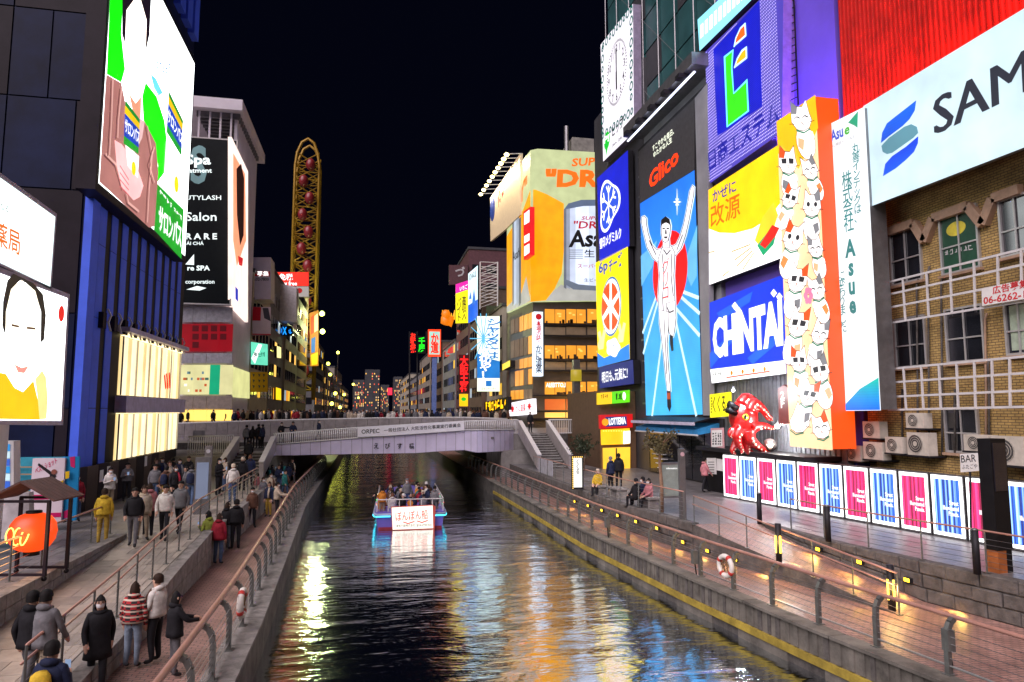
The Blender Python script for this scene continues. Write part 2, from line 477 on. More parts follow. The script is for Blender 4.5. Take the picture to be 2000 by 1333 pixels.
# street level beyond the bridge and far quay walls
sheet('street_left', [(-5.4, 56), (-5.4, 400), (-500, 400), (-500, 56)], -2, 3.6, M_deckpave)
sheet('street_right', [(10.8, 54.5), (10.9, 400), (500, 400), (500, 54.5)], -2, 4.2, M_deckpave)
sheet('ground', [(-1500, 400), (1500, 400), (1500, 2400), (-1500, 2400)], -2, 3.9, M_deckpave)

# quay edges: kerb, yellow fender band, stained face, dark recesses
def strip(name, pl, y0, y1, dx0, dx1, z0, z1, m, step=2.0, parent=None):
    b = MB(); ys = [y0]
    while ys[-1] < y1 - 0.01: ys.append(min(y1, ys[-1] + step))
    for a, c in zip(ys, ys[1:]):
        xa, xc = lerp_poly(pl, a), lerp_poly(pl, c)
        b.prism([(xa + dx0, a, z0), (xa + dx1, a, z0), (xc + dx1, c, z0), (xc + dx0, c, z0)], (0, 0, z1 - z0))
    return b.build(name, m, parent)
qr = thing('quay_wall', 'stained concrete quay wall with dull yellow fender band below the railing with bollard lamps', 'quay wall', (9, 20, 0))
def loc_parent(o, t): o.parent = t; o.matrix_parent_inverse = Matrix.Translation(t.location).inverted(); return o
def under(t, o): return loc_parent(o, t)
y = 2.0; k = 0
while y < 48:
    under(qr, strip('coping', RQ, y, y + 2.96, -0.12, 0.34, 0.96, 1.03, M_quay, 0.75)); y += 3.0
under(qr, strip('stained_face', RQ, 2, 48, -0.02, 0.05, 0.42, 0.96, M_quay, 1.0))
under(qr, strip('fender_band', RQ, 2, 48, -0.10, 0.05, 0.24, 0.42, M_yellow_band, 1.0))
y = 3.0
while y < 46:                                    # piers between dark openings under the band
    under(qr, strip('pier', RQ, y, y + 1.9, -0.06, 0.3, -0.8, 0.239, M_quay, 1.0)); y += 3.1
y = 2.2
while y < 40:                                    # vertical timbers of the stained face
    under(qr, strip('timber', RQ, y, y + random.uniform(.1, .16), -0.055, -0.02, 0.45, 0.95, M_quay if random.random() < .55 else M_dark_stone, 1.0)); y += random.uniform(.24, .36)
ql = thing('quay_wall', 'dark concrete quay wall with pale coping beside the crowded walkway', 'quay wall', (-2.6, 20, 0))
y = 8.0
while y < 60:
    under(ql, strip('coping', LQ, y, y + 1.97, -0.55, 0.10, 0.97, 1.04, M_lt_stone, 0.75)); y += 2.0
under(ql, strip('wall_face', LQ, 2, 64, -0.02, 0.03, -0.8, 0.97, M_quay, 1.0))

# low stone walls made of stones
def stone_wall(label, pl, y0, y1, ztop, zbot, m, thick=0.3, sl=0.62, rows=2, side=1, group=None):
    t = thing('stone_wall', label, 'stone wall', (lerp_poly(pl, y0), y0, zbot(y0)), group)
    for r in range(rows):
        y = y0 - (0.3 if r % 2 else 0)
        while y < y1:
            L_ = sl * random.uniform(0.7, 1.25); a = max(y, y0); c = min(y + L_ - 0.025, y1)
            y += L_
            if c - a < 0.08: continue
            zb0 = zbot(a) + (ztop(a) - zbot(a)) * r / rows; zt0 = zbot(a) + (ztop(a) - zbot(a)) * (r + 1) / rows - 0.018
            zb1 = zbot(c) + (ztop(c) - zbot(c)) * r / rows; zt1 = zbot(c) + (ztop(c) - zbot(c)) * (r + 1) / rows - 0.018
            if zt0 - zb0 < 0.03 and zt1 - zb1 < 0.03: continue
            xa, xc = lerp_poly(pl, a), lerp_poly(pl, c); p = random.uniform(-0.02, 0.025) * side; w = thick * side
            j = lambda: random.uniform(-0.012, 0.012)
            b = MB(); k_ = 0.03 * side
            b.ring([[(xa+p, a, zb0), (xc+p, c, zb1), (xc+p, c, zt1+j()), (xa+p, a, zt0+j())],
                    [(xa+p-k_, a+.03, zb0+.03), (xc+p-k_, c-.03, zb1+.03), (xc+p-k_, c-.03, zt1-.03), (xa+p-k_, a+.03, zt0-.03)]])
            b.add([(xa+p, a, zb0), (xc+p, c, zb1), (xc+p, c, zt1), (xa+p, a, zt0), (xa+w, a, zb0), (xc+w, c, zb1), (xc+w, c, zt1), (xa+w, a, zt0)],
                  [(3, 2, 6, 7), (0, 3, 7, 4), (1, 5, 6, 2), (4, 7, 6, 5)])
            under(t, b.build('stone', m))
    return t
stone_wall('low grey stone wall with a railing between the brick walkway and the slab ramp', [(-5.0, 8), (-5.0, 16), (-5.14, 20.8), (-5.21, 24.8), (-5.3, 40)], 12.0, 37.0, lambda y: ramp_z(y) + 0.14 if y > 11 else 1.2, lambda y: 1.0, M_lt_stone, -0.3, 0.6, 2, -1)
stone_wall('stone retaining wall under the terrace railing by the lantern stand', [(-7.75, 8), (-7.75, 30)], 10.0, 24.3, lambda y: 2.14, lambda y: ramp_z(y), M_lt_stone, -0.3, 0.62, 2, -1)
stone_wall('dark stone retaining wall with warm footlights below the terrace of lit panels', [(15.8, 9), (14.75, 14.5), (14.4, 16.1), (13.87, 18.9), (13.7, 22.6)], 9.0, 22.5, lambda y: 2.06, lambda y: 1.0 if y < 15.9 else 1.0 + (y - 15.9) * 0.149, M_dark_stone, 0.3, 0.72, 3, 1)
stone_wall('mossy retaining wall beside the narrow quay walkway lined with footlights', [(11.3, 22.9), (10.68, 28.4), (10.56, 36.2), (10.5, 47)], 22.95, 46.5, lambda y: 2.06, lambda y: 1.0, M_dark_stone, 0.3, 0.8, 3, 1)

# ------------------------------------------------------------------ railings
def tube_between(b, a, c, r, n=6): b.tube([a, c], r, n)
def rail_post_arched(z0, h, depth, m, outward):
    """flat grey post that bends over at the top towards the handrail (local: y along rail, x outward)"""
    b = MB(); w = 0.045; t = 0.10
    pr = [(0, 0), (0, h * 0.62), (0.02 * outward, h * 0.78), (0.09 * outward, h * 0.92), (0.20 * outward, h * 0.985)]
    for (x0, q0), (x1, q1) in zip(pr, pr[1:]):
        d = Vector((x1 - x0, q1 - q0)).normalized(); nx, nz = d.y * t / 2, -d.x * t / 2
        b.prism([(x0 - nx, -w, q0 - nz), (x0 + nx, -w, q0 + nz), (x1 + nx, -w, q1 + nz), (x1 - nx, -w, q1 - nz)], (0, 2 * w, 0))
    b.box((-0.10, -0.09, 0), (0.10, 0.09, 0.018))
    me = b.build('post', m); return me
def canal_railing(label, pts, rail_off, zg, h, y_wire, group=None, rail_r=0.045):
    """pts: list of (x,y) of post bases"""
    t = thing('railing', label, 'railing', (pts[0][0], pts[0][1], zg), group)
    proto = rail_post_arched(zg, h, 0.1, M_post, rail_off); first = True
    for i, (x, y) in enumerate(pts):
        o = proto if first else proto.copy()
        if not first: col.objects.link(o)
        first = False
        q = pts[min(i + 1, len(pts) - 1)]; p = pts[max(i - 1, 0)]
        o.rotation_euler[2] = math.atan2(q[1] - p[1], q[0] - p[0]) - math.pi / 2
        o.location = Vector((x, y, zg)) - t.location; o.parent = t
    path = []
    for i, (x, y) in enumerate(pts):
        q = pts[min(i + 1, len(pts) - 1)]; p = pts[max(i - 1, 0)]
        d = Vector((q[0] - p[0], q[1] - p[1], 0)).normalized(); n = Vector((d.y, -d.x, 0)) * (0.20 * rail_off)
        path.append(Vector((x, y, zg + h + 0.02)) + n)
    b = MB(); b.tube([p - t.location for p in path], rail_r, 8); b.build('handrail', M_rail, t, True)
    for k in range(y_wire):
        z = zg + 0.30 + k * (h * 0.66 / y_wire); b = MB()
        b.tube([Vector((x, y, z)) - t.location for x, y in pts], 0.007, 4); b.build('wire', M_steel, t)
    b = MB(); b.tube([Vector((x, y, zg + 0.16)) - t.location for x, y in pts], 0.022, 6); b.build('bottom_rail', M_steel, t)
    return t
RP = []
yy = 8.3
while yy < 62:
    RP.append((lerp_poly(RQ, yy) + 0.33, yy)); yy += 1.62 if yy < 22 else 1.75
rail_r_t = canal_railing('canal railing with brown handrail beside the walkway with yellow footlights', RP, 1, 1.03, 1.02, 5)
LP = []
yy = 9.1
while yy < 64:
    LP.append((lerp_poly(LQ, yy) - 0.33, yy)); yy += 1.65
rail_l_t = canal_railing('canal railing with pinkish handrail along the crowded walkway', LP, -1, 1.04, 1.02, 5, None, 0.06)
def thin_railing(label, pts3, h=1.0, wires=6, m_top=None, lower=False, post_r=0.022, every=1):
    t = thing('railing', label, 'railing', pts3[0])
    o0 = Vector(pts3[0])
    b = MB(); b.tube([(0, 0, 0), (0, 0, h)], post_r, 6); b.box((-.06, -.06, 0), (.06, .06, .015)); proto = b.build('post', M_post, t)
    for i, p in enumerate(pts3):
        o = proto if i == 0 else proto.copy()
        if i: col.objects.link(o); o.parent = t
        o.location = Vector(p) - o0
    b = MB(); b.tube([Vector(p) - o0 + Vector((0, 0, h)) for p in pts3], 0.026, 6); b.build('handrail', m_top or M_rail, t, True)
    if lower:
        b = MB(); b.tube([Vector(p) - o0 + Vector((-.06, 0, h * 0.72)) for p in pts3], 0.022, 6); b.build('lower_handrail', m_top or M_rail, t, True)
    for k in range(wires):
        b = MB(); b.tube([Vector(p) - o0 + Vector((0, 0, 0.14 + (h - 0.2) * k / wires)) for p in pts3], 0.006, 4); b.build('wire', M_steel, t)
    return t
def along(pl, y0, y1, step, zf, dx=0.0):
    out = []; y = y0
    while y <= y1 + 1e-6: out.append((lerp_poly(pl, y) + dx, y, zf(y))); y += step
    return out
thin_railing('thin railing with pink handrails on the low stone wall beside the slab ramp', along([(-5.0, 8), (-5.0, 16), (-5.14, 20.8), (-5.21, 24.8), (-5.3, 40)], 12.4, 37, 1.35, lambda y: ramp_z(y) + 0.14, -0.15), 1.0, 5, None, True)
thin_railing('thin railing round the terrace edge by the paper lantern', along([(-7.9, 8), (-7.9, 30)], 10.2, 24.2, 1.55, lambda y: 2.14), 0.95, 5)
thin_railing('thin railing along the terrace edge in front of the lit panels', along([(15.95, 9), (14.9, 14.5), (14.55, 16.1), (14.0, 18.9), (13.85, 22.6)], 9.6, 22.5, 1.62, lambda y: 2.06), 1.0, 6)
thin_railing('double railing down the sloping brick ramp between bollard lamps', along([(12.88, 15.0), (11.36, 22.9)], 15.05, 22.85, 1.3, lambda y: 1.0 + (y - 15) * 0.127), 1.0, 4, None, True)
thin_railing('thin railing on the mossy wall in front of the benches and tree', along([(11.42, 22.9), (10.83, 28.4), (10.7, 36.2), (10.65, 46)], 23.6, 44, 1.7, lambda y: 2.06), 1.0, 5)

# ------------------------------------------------------------------ bridge
M_panel = mat('lilac_grey_bridge_panel', (0.72, 0.67, 0.86), 0.35, 0.2, 0.12, 0.8)
M_tile = mat('grey_granite_tile', (0.34, 0.31, 0.31), 0.3, 0.0, 0.25, 2.2, 0.05)
br = thing('bridge', 'wide pedestrian bridge with lilac panels, ribbed balustrade and a white banner', 'bridge', (2, 50, 0))
BO = Vector(br.location)
def interp(tab, x):
    for (a, va), (c, vc) in zip(tab, tab[1:]):
        if a <= x <= c: return va + (vc - va) * (x - a) / (c - a)
    return tab[-1][1] if x > tab[-1][0] else tab[0][1]
PT = [(533, 869), (703, 856), (907, 841), (1009, 840)]
PB = [(533, 891), (703, 887.5), (813, 886), (857, 882.5), (907, 880), (929, 885), (1009, 881)]
RT = [(533, 847), (698, 835), (907, 822.5), (1009, 819)]
def by(px): return 50.0 if px < 925 else 50.0 + ((px - 925) / 84.0) ** 2 * 3.0
joints = [533.5, 550, 567, 586.6, 606, 626, 646, 666, 687, 707, 728, 749, 770, 791, 812, 832, 852, 871, 890, 907, 920, 932, 942, 953, 965, 977, 986, 996, 1009]
for a, c in zip(joints, joints[1:]):
    a2, c2 = a + 0.28, c - 0.28
    p = [at(a2, interp(PB, a2) - .6, y=by(a2)), at(c2, interp(PB, c2) - .6, y=by(c2)), at(c2, interp(PT, c2) + .8, y=by(c2)), at(a2, interp(PT, a2) + .8, y=by(a2))]
    b = MB(); b.prism([q - BO for q in p], (0, 0.05, 0)); b.build('panel', M_panel, br)
# girder behind the panels, deck, soffit edge trim
b = MB(); pa = []
for x in range(533, 1010, 14): pa.append(x)
for a, c in zip(pa, pa[1:]):
    q = [at(a, interp(PB, a), y=by(a)) + Vector((0, .04, 0)), at(c, interp(PB, c), y=by(c)) + Vector((0, .04, 0)), at(c, interp(PT, c), y=by(c)) + Vector((0, .04, 0)), at(a, interp(PT, a), y=by(a)) + Vector((0, .04, 0))]
    b.prism([v - BO for v in q], (0, 0.5, 0))
b.build('girder', M_black, br)
b = MB()
b.tube([at(x, interp(PT, x) - .5, y=by(x)) - Vector((0, .03, 0)) - BO for x in range(533, 1010, 17)], 0.05, 6); b.build('ledge', M_white_metal, br, True)
b = MB()
b.tube([at(x, interp(RT, x) + 1, y=by(x)) + Vector((0, .12, 0)) - BO for x in range(533, 1010, 17)], 0.06, 6); b.build('top_rail', M_white_metal, br, True)
for (xa, xb, st) in ((535, 697, 4.0), (909, 1008, 3.7)):
    x = xa
    while x < xb:
        T = at(x, interp(RT, x), y=by(x)) - BO; B_ = at(x, interp(PT, x) - 1.0, y=by(x)) - BO; h = T.z - B_.z
        b = MB()
        prof = [(0.0, 0.0), (-0.10, 0.25), (-0.12, 0.5), (-0.03, 0.8), (0.10, 1.0)]
        for (d0, f0), (d1, f1) in zip(prof, prof[1:]):
            b.prism([(B_.x - .028, B_.y + d0, B_.z + h * f0), (B_.x + .028, B_.y + d0, B_.z + h * f0), (B_.x + .028, B_.y + d1, B_.z + h * f1), (B_.x - .028, B_.y + d1, B_.z + h * f1)], (0, 0.09, 0))
        b.build('rib', M_white_metal, br); x += st
# banner hung on the balustrade, with its lettering
M_banner = mat('white_banner_cloth', (0.80, 0.80, 0.84), 0.7, 0, 0.06, 1.5, 0.2, 3)
M_ink = mat('black_ink', (0.01, 0.01, 0.012), 0.6)
ban = thing('banner', 'long white cloth banner with black lettering hung on the bridge balustrade', 'banner', at(698, 853, y=49.78))
fb = Face(PY(49.78), ban, ban.location)
fb.poly('cloth', [(698, 854), (760, 851.5), (830, 846.5), (907, 841), (907, 822), (830, 827), (760, 831), (698, 835)], M_banner, 0, 0.02)
fb.text('ORPEC', (706, 848), (741, 846), (706, 839.5), M_ink, 0.012, 0.01)
fb.text('一般社団法人 大阪活性化事業実行委員会', (750, 845), (900, 834.5), (750, 837.3), M_ink, 0.012, 0.01)
f2 = Face(PY(49.94), br, BO)
for s_, x in (('え', 735), ('び', 757), ('す', 780.5), ('橋', 804)):
    f2.text(s_, (x - 5, 877), (x + 5, 876.7), (x - 5, 866), M_ink, 0.012, 0.015, 'inscription')
b = MB(); b.box((-9.5 - BO.x, 54 - BO.y, 3.05), (9.3 - BO.x, 60.2 - BO.y, 3.3)); b.build('landing_slab', M_deckpave, br)
b = MB(); b.prism([(-6.4 - BO.x, 50.5 - BO.y, 3.05), (9.2 - BO.x, 50.5 - BO.y, 3.93), (9.2 - BO.x, 50.5 - BO.y, 4.08), (-6.4 - BO.x, 50.5 - BO.y, 3.25)], (0, 9.4, 0)); b.build('ramp_slab', M_deckpave, br)
b = MB(); b.box((-14 - BO.x, 60.3 - BO.y, 3.4), (14 - BO.x, 78 - BO.y, 4.41)); b.build('deck', M_deckpave, br)
# granite parapet of the main deck, tile by tile
par = thing('parapet', 'long curved granite tile parapet in front of the bridge crowd', 'parapet', (0, 60, 3.2)); PO = Vector(par.location)
TW = [(340, 828.5), (539, 822), (750, 817.5), (900, 816.5), (1015, 820)]
def py_(px): return 60.0 - 2.2 * math.sin(max(0, min(1, (px - 330) / 690)) * math.pi) + 1.0
x = 340.0
while x < 1010:
    a, c = x + .3, x + 20.6
    for r in range(2):
        q = []
        for px in (a, c):
            top = at(px, interp(TW, px), y=py_(px)); q.append(top)
        z1 = lambda q_: q_.z - 0.95 * r - (0.015 if r else 0)
        z0 = lambda q_: q_.z - 0.95 * (r + 1)
        b = MB(); b.prism([Vector((q[0].x, q[0].y, z0(q[0]))) - PO, Vector((q[1].x, q[1].y, z0(q[1]))) - PO, Vector((q[1].x, q[1].y, z1(q[1]))) - PO, Vector((q[0].x, q[0].y, z1(q[0]))) - PO], (0, 0.2, 0))
        b.build('tile', M_tile, par)
    x += 21
b = MB(); b.tube([at(px, interp(TW, px) - .4, y=py_(px)) + Vector((0, .1, 0)) - PO for px in range(340, 1012, 21)], 0.09, 6); b.build('coping', M_white_metal, par, True)
# abutment pier right and left, underside
b = MB(); b.box((9.9 - BO.x, 51.4 - BO.y, -1), (13.2 - BO.x, 58 - BO.y, 3.0)); b.build('abutment', M_concrete, br)
b = MB(); b.box((-8.2 - BO.x, 51.5 - BO.y, -1), (-5.6 - BO.x, 58 - BO.y, 3.04)); b.build('abutment', M_concrete, br)
b = MB(); b.box((10.9 - BO.x, 52.6 - BO.y, 3.001), (13.2 - BO.x, 60 - BO.y, 4.25)); b.build('landing', M_concrete, br)
# stairs
def stairs(label, x0, x1, y0, y1, z0, z1, n, lip):
    t = thing('staircase', label, 'staircase', ((x0 + x1) / 2, y0, z0)); o = Vector(t.location)
    dy = (y1 - y0) / n; dz = (z1 - z0) / n
    for i in range(n):
        b = MB(); b.box((x0 - o.x, y0 + i * dy - o.y, i * dz - 0.25 if i else 0), (x1 - o.x, y0 + (i + 1) * dy + 0.02 - o.y, (i + 1) * dz)); s_ = b.build('step', M_dark_stone, t)
        b = MB(); b.box((x0 + .12 - o.x, y0 + i * dy - .012 - o.y, (i + 1) * dz - .01), (x1 - .12 - o.x, y0 + i * dy + .05 - o.y, (i + 1) * dz + .006)); b.build('nosing', lip, s_)
    for sx in (x0 - 0.28, x1 + 0.02):
        b = MB(); b.prism([(sx - o.x, y0 - .3 - o.y, 0), (sx - o.x, y1 + .2 - o.y, z1 - z0), (sx - o.x, y1 + .2 - o.y, z1 - z0 + 1.0), (sx - o.x, y1 - o.y, z1 - z0 + 1.0), (sx - o.x, y0 - .3 - o.y, 0.95)], (0.26, 0, 0)); b.build('side_parapet', M_tile, t)
        b = MB(); b.prism([(sx - .03 - o.x, y0 - .34 - o.y, .95), (sx - .03 - o.x, y1 - o.y, z1 - z0 + 1.0), (sx - .03 - o.x, y1 + .2 - o.y, z1 - z0 + 1.0), (sx - .03 - o.x, y1 + .2 - o.y, z1 - z0 + 1.06), (sx - .03 - o.x, y1 - o.y, z1 - z0 + 1.06), (sx - .03 - o.x, y0 - .34 - o.y, 1.01)], (0.32, 0, 0)); b.build('coping', M_white_metal, t)
    return t
M_nose = mat('pale_stair_nosing', (0.7, 0.7, 0.68), 0.4)
stairs('stone stairs climbing to the bridge between pale parapets beside the crowded walkway', -8.35, -6.35, 43.7, 48.4, 2.0, 3.25, 8, M_nose)
stairs('stone stairs climbing to the bridge by the fast food shop', 11.75, 13.7, 46.6, 52.4, 2.0, 4.2, 14, M_nose)
def balustrade(label, a, c, h, m=M_white_metal, n=18):
    t = thing('balustrade', label, 'balustrade', a); a = Vector(a); c = Vector(c)
    b = MB(); b.box((-.025, -.02, 0), (.025, .02, h)); pr = b.build('baluster', m, t)
    for i in range(1, n):
        o = pr.copy(); col.objects.link(o); o.parent = t; o.location = (c - a) * (i / (n - 1))
    b = MB(); b.tube([(0, 0, h), c - a + Vector((0, 0, h))], 0.05, 6); b.build('top_rail', m, t, True)
    b = MB(); b.tube([(0, 0, 0.06), c - a + Vector((0, 0, 0.06))], 0.035, 6); b.build('bottom_rail', m, t, True)
    return t
balustrade('white baluster railing on the landing left of the stairs', (-11.3, 47.6, 3.2), (-8.7, 48.3, 3.25), 1.15, n=22)
balustrade('short white baluster railing between the stairs and the ribbed bridge rail', (-6.05, 48.6, 3.25), (-6.3, 50.2, 3.3), 1.15, n=8)
balustrade('white baluster railing above the stairs by the fast food shop', (13.9, 52.4, 4.2), (18.4, 53.2, 4.2), 1.1, n=30)
balustrade('short white baluster railing at the end of the ribbed bridge rail', (10.95, 52.7, 4.2), (11.5, 52.6, 4.2), 1.1, n=6)
b = MB(); b.box((-14, 45.9, 2.0), (-8.66, 54, 3.2)); struct(b.build('landing', M_concrete))
# ------------------------------------------------------------------ right side: tall signs on the canal-front buildings
def grad_glow(name, c0, c1, z0, z1, k=1.0, led=0.06):
    """printed or LED picture that runs from colour c0 (bottom, z0) to c1 (top, z1)"""
    m = glow(c0, k, led).copy(); m.name = name
    nt = m.node_tree; b = nt.nodes['Principled BSDF']
    g = nt.nodes.new('ShaderNodeNewGeometry'); sx = nt.nodes.new('ShaderNodeSeparateXYZ')
    nt.links.new(g.outputs['Position'], sx.inputs[0])
    mr = nt.nodes.new('ShaderNodeMapRange'); mr.inputs['From Min'].default_value = z0; mr.inputs['From Max'].default_value = z1
    nt.links.new(sx.outputs['Z'], mr.inputs['Value'])
    rp = nt.nodes.new('ShaderNodeValToRGB'); rp.color_ramp.elements[0].color = (*[v ** 1.22 for v in L(c0)], 1); rp.color_ramp.elements[1].color = (*[v ** 1.22 for v in L(c1)], 1)
    nt.links.new(mr.outputs[0], rp.inputs['Fac']); nt.links.new(rp.outputs['Color'], b.inputs['Emission Color'])
    return m
W1 = glow(WHITE, 1.25); W2 = glow(WHITE, 1.4); W3 = glow((250, 252, 255), 2.6)
INK = glow((8, 9, 16), 0.4)
RX = PX(18.0)
def board(face, pp, front, depth=0.35, side=None, name='panel', off=0.0):
    """lit front of a sign box and the box behind it, both on the outline pp"""
    face.poly('casing', pp, side or M_frame, off - 0.012, depth)
    return face.poly(name, pp, front, off, 0.01)
def box_building(name, label, x0, x1, y0, y1, z0, z1, m, cat='building'):
    t = thing(name, label, cat, ((x0 + x1) / 2, (y0 + y1) / 2, z0)); o = Vector(t.location)
    b = MB(); b.box(Vector((x0, y0, z0)) - o, Vector((x1, y1, z1)) - o); b.build('wall', m, t)
    return t, o
M_dkwall = mat('dark_grey_facade_panel', (0.05, 0.052, 0.06), 0.5, 0.1, 0.3, 0.5)
M_greywall = mat('pale_grey_facade_panel', (0.30, 0.31, 0.34), 0.45, 0.1, 0.2, 0.5)
M_greenglass = mat('dark_green_glass', (0.03, 0.10, 0.105), 0.3, 0.0, 0.4, 0.35, spec=1.0)
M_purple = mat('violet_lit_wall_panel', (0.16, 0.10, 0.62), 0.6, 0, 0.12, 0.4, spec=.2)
M_red = mat('red_corrugated_steel', (0.52, 0.012, 0.006), 0.6, 0.0, 0.4, 0.9, spec=.2)

# buildings behind the signs
tg, og = box_building('sign_building', 'tall building behind the runner billboard with pale grey side strips', 18.45, 32, 33.2, 43.2, 2.0, 25.0, M_greywall)
# dark green glass tower above it, pane by pane, standing on the ledge
tw, ow = box_building('glass_tower', 'dark green glass tower with scaffold mullions above the runner billboard', 18.9, 32, 33.0, 51.2, 25.8, 48, M_black)
for i in range(7):
    for j in range(8):
        y0 = 33.2 + i * 2.55; z0 = 26.2 + j * 2.6
        b = MB(); b.box(Vector((18.82, y0 + .06, z0 + .06)) - ow, Vector((18.88, y0 + 2.49, z0 + 2.54)) - ow); b.build('pane', M_greenglass if (i + j * 2) % 5 else M_dkwall, tw)
for i in range(8):
    b = MB(); b.tube([Vector((18.62, 33.2 + i * 2.55, 25.9)) - ow, Vector((18.62, 33.2 + i * 2.55, 46)) - ow], 0.04, 4); b.build('mullion', M_grey_metal, tw)
b = MB()
for i in range(7):
    for j in range(7):
        if (i * 3 + j) % 2: b.tube([Vector((18.62, 33.2 + i * 2.55, 26 + j * 2.6)) - ow, Vector((18.62, 33.2 + (i + 1) * 2.55, 28.6 + j * 2.6)) - ow], 0.02, 4)
b.build('bracing', M_grey_metal, tw)
# slanting ledge with lamps under the tower
b = MB(); b.box(Vector((17.0, 33.0, 25.0)) - ow, Vector((18.9, 43.4, 25.7)) - ow); b.build('ledge', M_grey_metal, tw)
for i in range(5):
    b = MB(); b.box(Vector((16.7, 34.0 + i * 2.0, 24.7)) - ow, Vector((17.5, 34.5 + i * 2.0, 24.95)) - ow); b.build('lamp_bracket', M_frame, tw)
b = MB(); b.box(Vector((17.2, 33.2, 24.62)) - ow, Vector((17.3, 43.2, 24.70)) - ow); b.build('strip_light', glow((230, 235, 255), 2.0), tw)

# runner billboard -----------------------------------------------------------------
pl = PX(17.95)
t, fc = sign_thing('runner_billboard', 'tall blue LED billboard of a running athlete with raised arms below an orange script name', 'billboard', pl, (1262, 812))
fc.poly('casing', [(1246, 293), (1380, 163), (1373, 814), (1262, 814)], M_frame, -0.012, 0.45)
fc.poly('header', [(1247, 297), (1357, 192), (1356, 332), (1250, 397)], mat('dark_grey_led_tiles', (0.055, 0.055, 0.06), 0.5, 0, 0.3, 4), 0, 0.01)
u0, z0 = pl.uv(1262, 812); u1, z1 = pl.uv(1250, 400)
fc.poly('picture', [(1250, 398), (1356, 333), (1372, 810), (1262, 812)], grad_glow('blue_track_picture', (74, 176, 226), (26, 108, 214), z0, z1, 1.3, 0.10), 0, 0.01)
fc.polys('cloud', [[(1253, 560), (1275, 520), (1283, 470), (1275, 480), (1252, 500)], [(1335, 520), (1362, 440), (1361, 540), (1350, 560)]], glow((120, 190, 232), 1.0, .1), 0.012, 0.008)
TRK = glow((200, 228, 245), 1.1)
fc.lines('track_line', [[(1274, 812), (1293, 665)], [(1282, 580), (1256, 650)], [(1285, 590), (1257, 690)], [(1318, 600), (1366, 655)], [(1330, 580), (1366, 612)], [(1336, 571), (1364, 582)], [(1319, 622), (1360, 811)]], 0.22, TRK, 0.016)
fc.disc('red_sun', (1307.5, 530), (1307.5, 452), glow((232, 10, 30), 1.15, .08), 0.02)
Z6 = lambda l: [(1140 + x / 2.776, 420 + y / 2.776) for x, y in l]
OUT = glow((12, 24, 60), 0.6); BODY = glow((246, 240, 246), 1.15); HAIRG = glow((10, 12, 22), 0.5)
runner = {
 'left_arm': [(315, 38), (318, 12), (330, 6), (342, 20), (343, 50), (352, 100), (372, 160), (400, 190), (432, 178), (430, 235), (412, 262), (378, 236), (346, 175), (327, 95)],
 'right_arm': [(474, 175), (505, 160), (524, 120), (545, 50), (560, -20), (572, -90), (578, -128), (592, -160), (602, -150), (600, -110), (592, -70), (574, 30), (556, 110), (532, 180), (495, 228)],
 'torso': [(430, 172), (478, 168), (498, 205), (492, 330), (498, 462), (500, 500), (460, 535), (412, 525), (406, 440), (414, 330), (406, 240)],
 'raised_leg': [(452, 480), (499, 466), (504, 560), (496, 632), (488, 664), (468, 645), (456, 560)],
 'standing_leg': [(412, 515), (462, 525), (463, 620), (456, 700), (462, 800), (470, 900), (474, 958), (457, 958), (448, 880), (436, 760), (424, 660), (414, 590)],
 'neck': [(436, 130), (466, 130), (470, 178), (432, 180)],
 'head': [(424, 60), (426, 30), (448, 14), (468, 28), (475, 60), (471, 104), (462, 140), (446, 153), (431, 138), (424, 100)],
}
def grow(pp, d):
    cx = sum(p[0] for p in pp) / len(pp); cy = sum(p[1] for p in pp) / len(pp); n = len(pp); o = []
    area = sum(pp[i][0] * pp[(i+1) % n][1] - pp[(i+1) % n][0] * pp[i][1] for i in range(n))
    sg = 1 if area > 0 else -1
    for i in range(n):
        a = Vector(pp[i-1]); b_ = Vector(pp[i]); c = Vector(pp[(i+1) % n])
        n1 = Vector(((b_-a).y, -(b_-a).x)).normalized(); n2 = Vector(((c-b_).y, -(c-b_).x)).normalized()
        m_ = (n1 + n2)
        if m_.length < 0.2: m_ = n1
        o.append(tuple(b_ + m_.normalized() * d * sg))
    return o
for i, (k, pp) in enumerate(runner.items()):
    fc.poly('outline', Z6(grow(pp, 5)), glow((225, 240, 255), 1.1), 0.022 + i * .001, 0.008)
for i, (k, pp) in enumerate(runner.items()):
    fc.poly('outline', Z6(grow(pp, 1.5)), OUT, 0.034 + i * .002, 0.006)
    fc.poly('athlete_figure', Z6(grow(pp, -2.2)), BODY, 0.0355 + i * .002, 0.006)
fc.poly('hair', Z6([(422, 70), (424, 28), (448, 8), (470, 24), (476, 66), (468, 50), (450, 42), (430, 52)]), HAIRG, 0.056)
fc.polys('face_mark', [Z6(q) for q in ([(432, 72), (444, 70), (444, 78), (432, 79)], [(454, 70), (467, 71), (467, 78), (454, 78)], [(447, 80), (452, 80), (455, 104), (445, 104)], [(438, 118), (460, 117), (455, 128), (443, 128)])], HAIRG, 0.056)
fc.polys('shoe', [Z6(q) for q in ([(455, 955), (475, 955), (479, 1040), (470, 1068), (458, 1040)], [(471, 652), (487, 655), (491, 735), (481, 741), (473, 700)])], OUT, 0.057)
fc.polys('sock', [Z6([(456, 965), (475, 965), (476, 1000), (457, 1000)])], glow((190, 90, 60), .8), 0.059)
fc.lines('muscle_line', [Z6(q) for q in ([(430, 215), (440, 330), (432, 450), (436, 520)], [(482, 215), (478, 330), (490, 440)], [(455, 500), (470, 530), (492, 520)], [(440, 560), (448, 700), (455, 860)], [(360, 140), (395, 215)], [(540, 110), (510, 190)], [(438, 190), (455, 215), (474, 192)])], 0.09, OUT, 0.058)
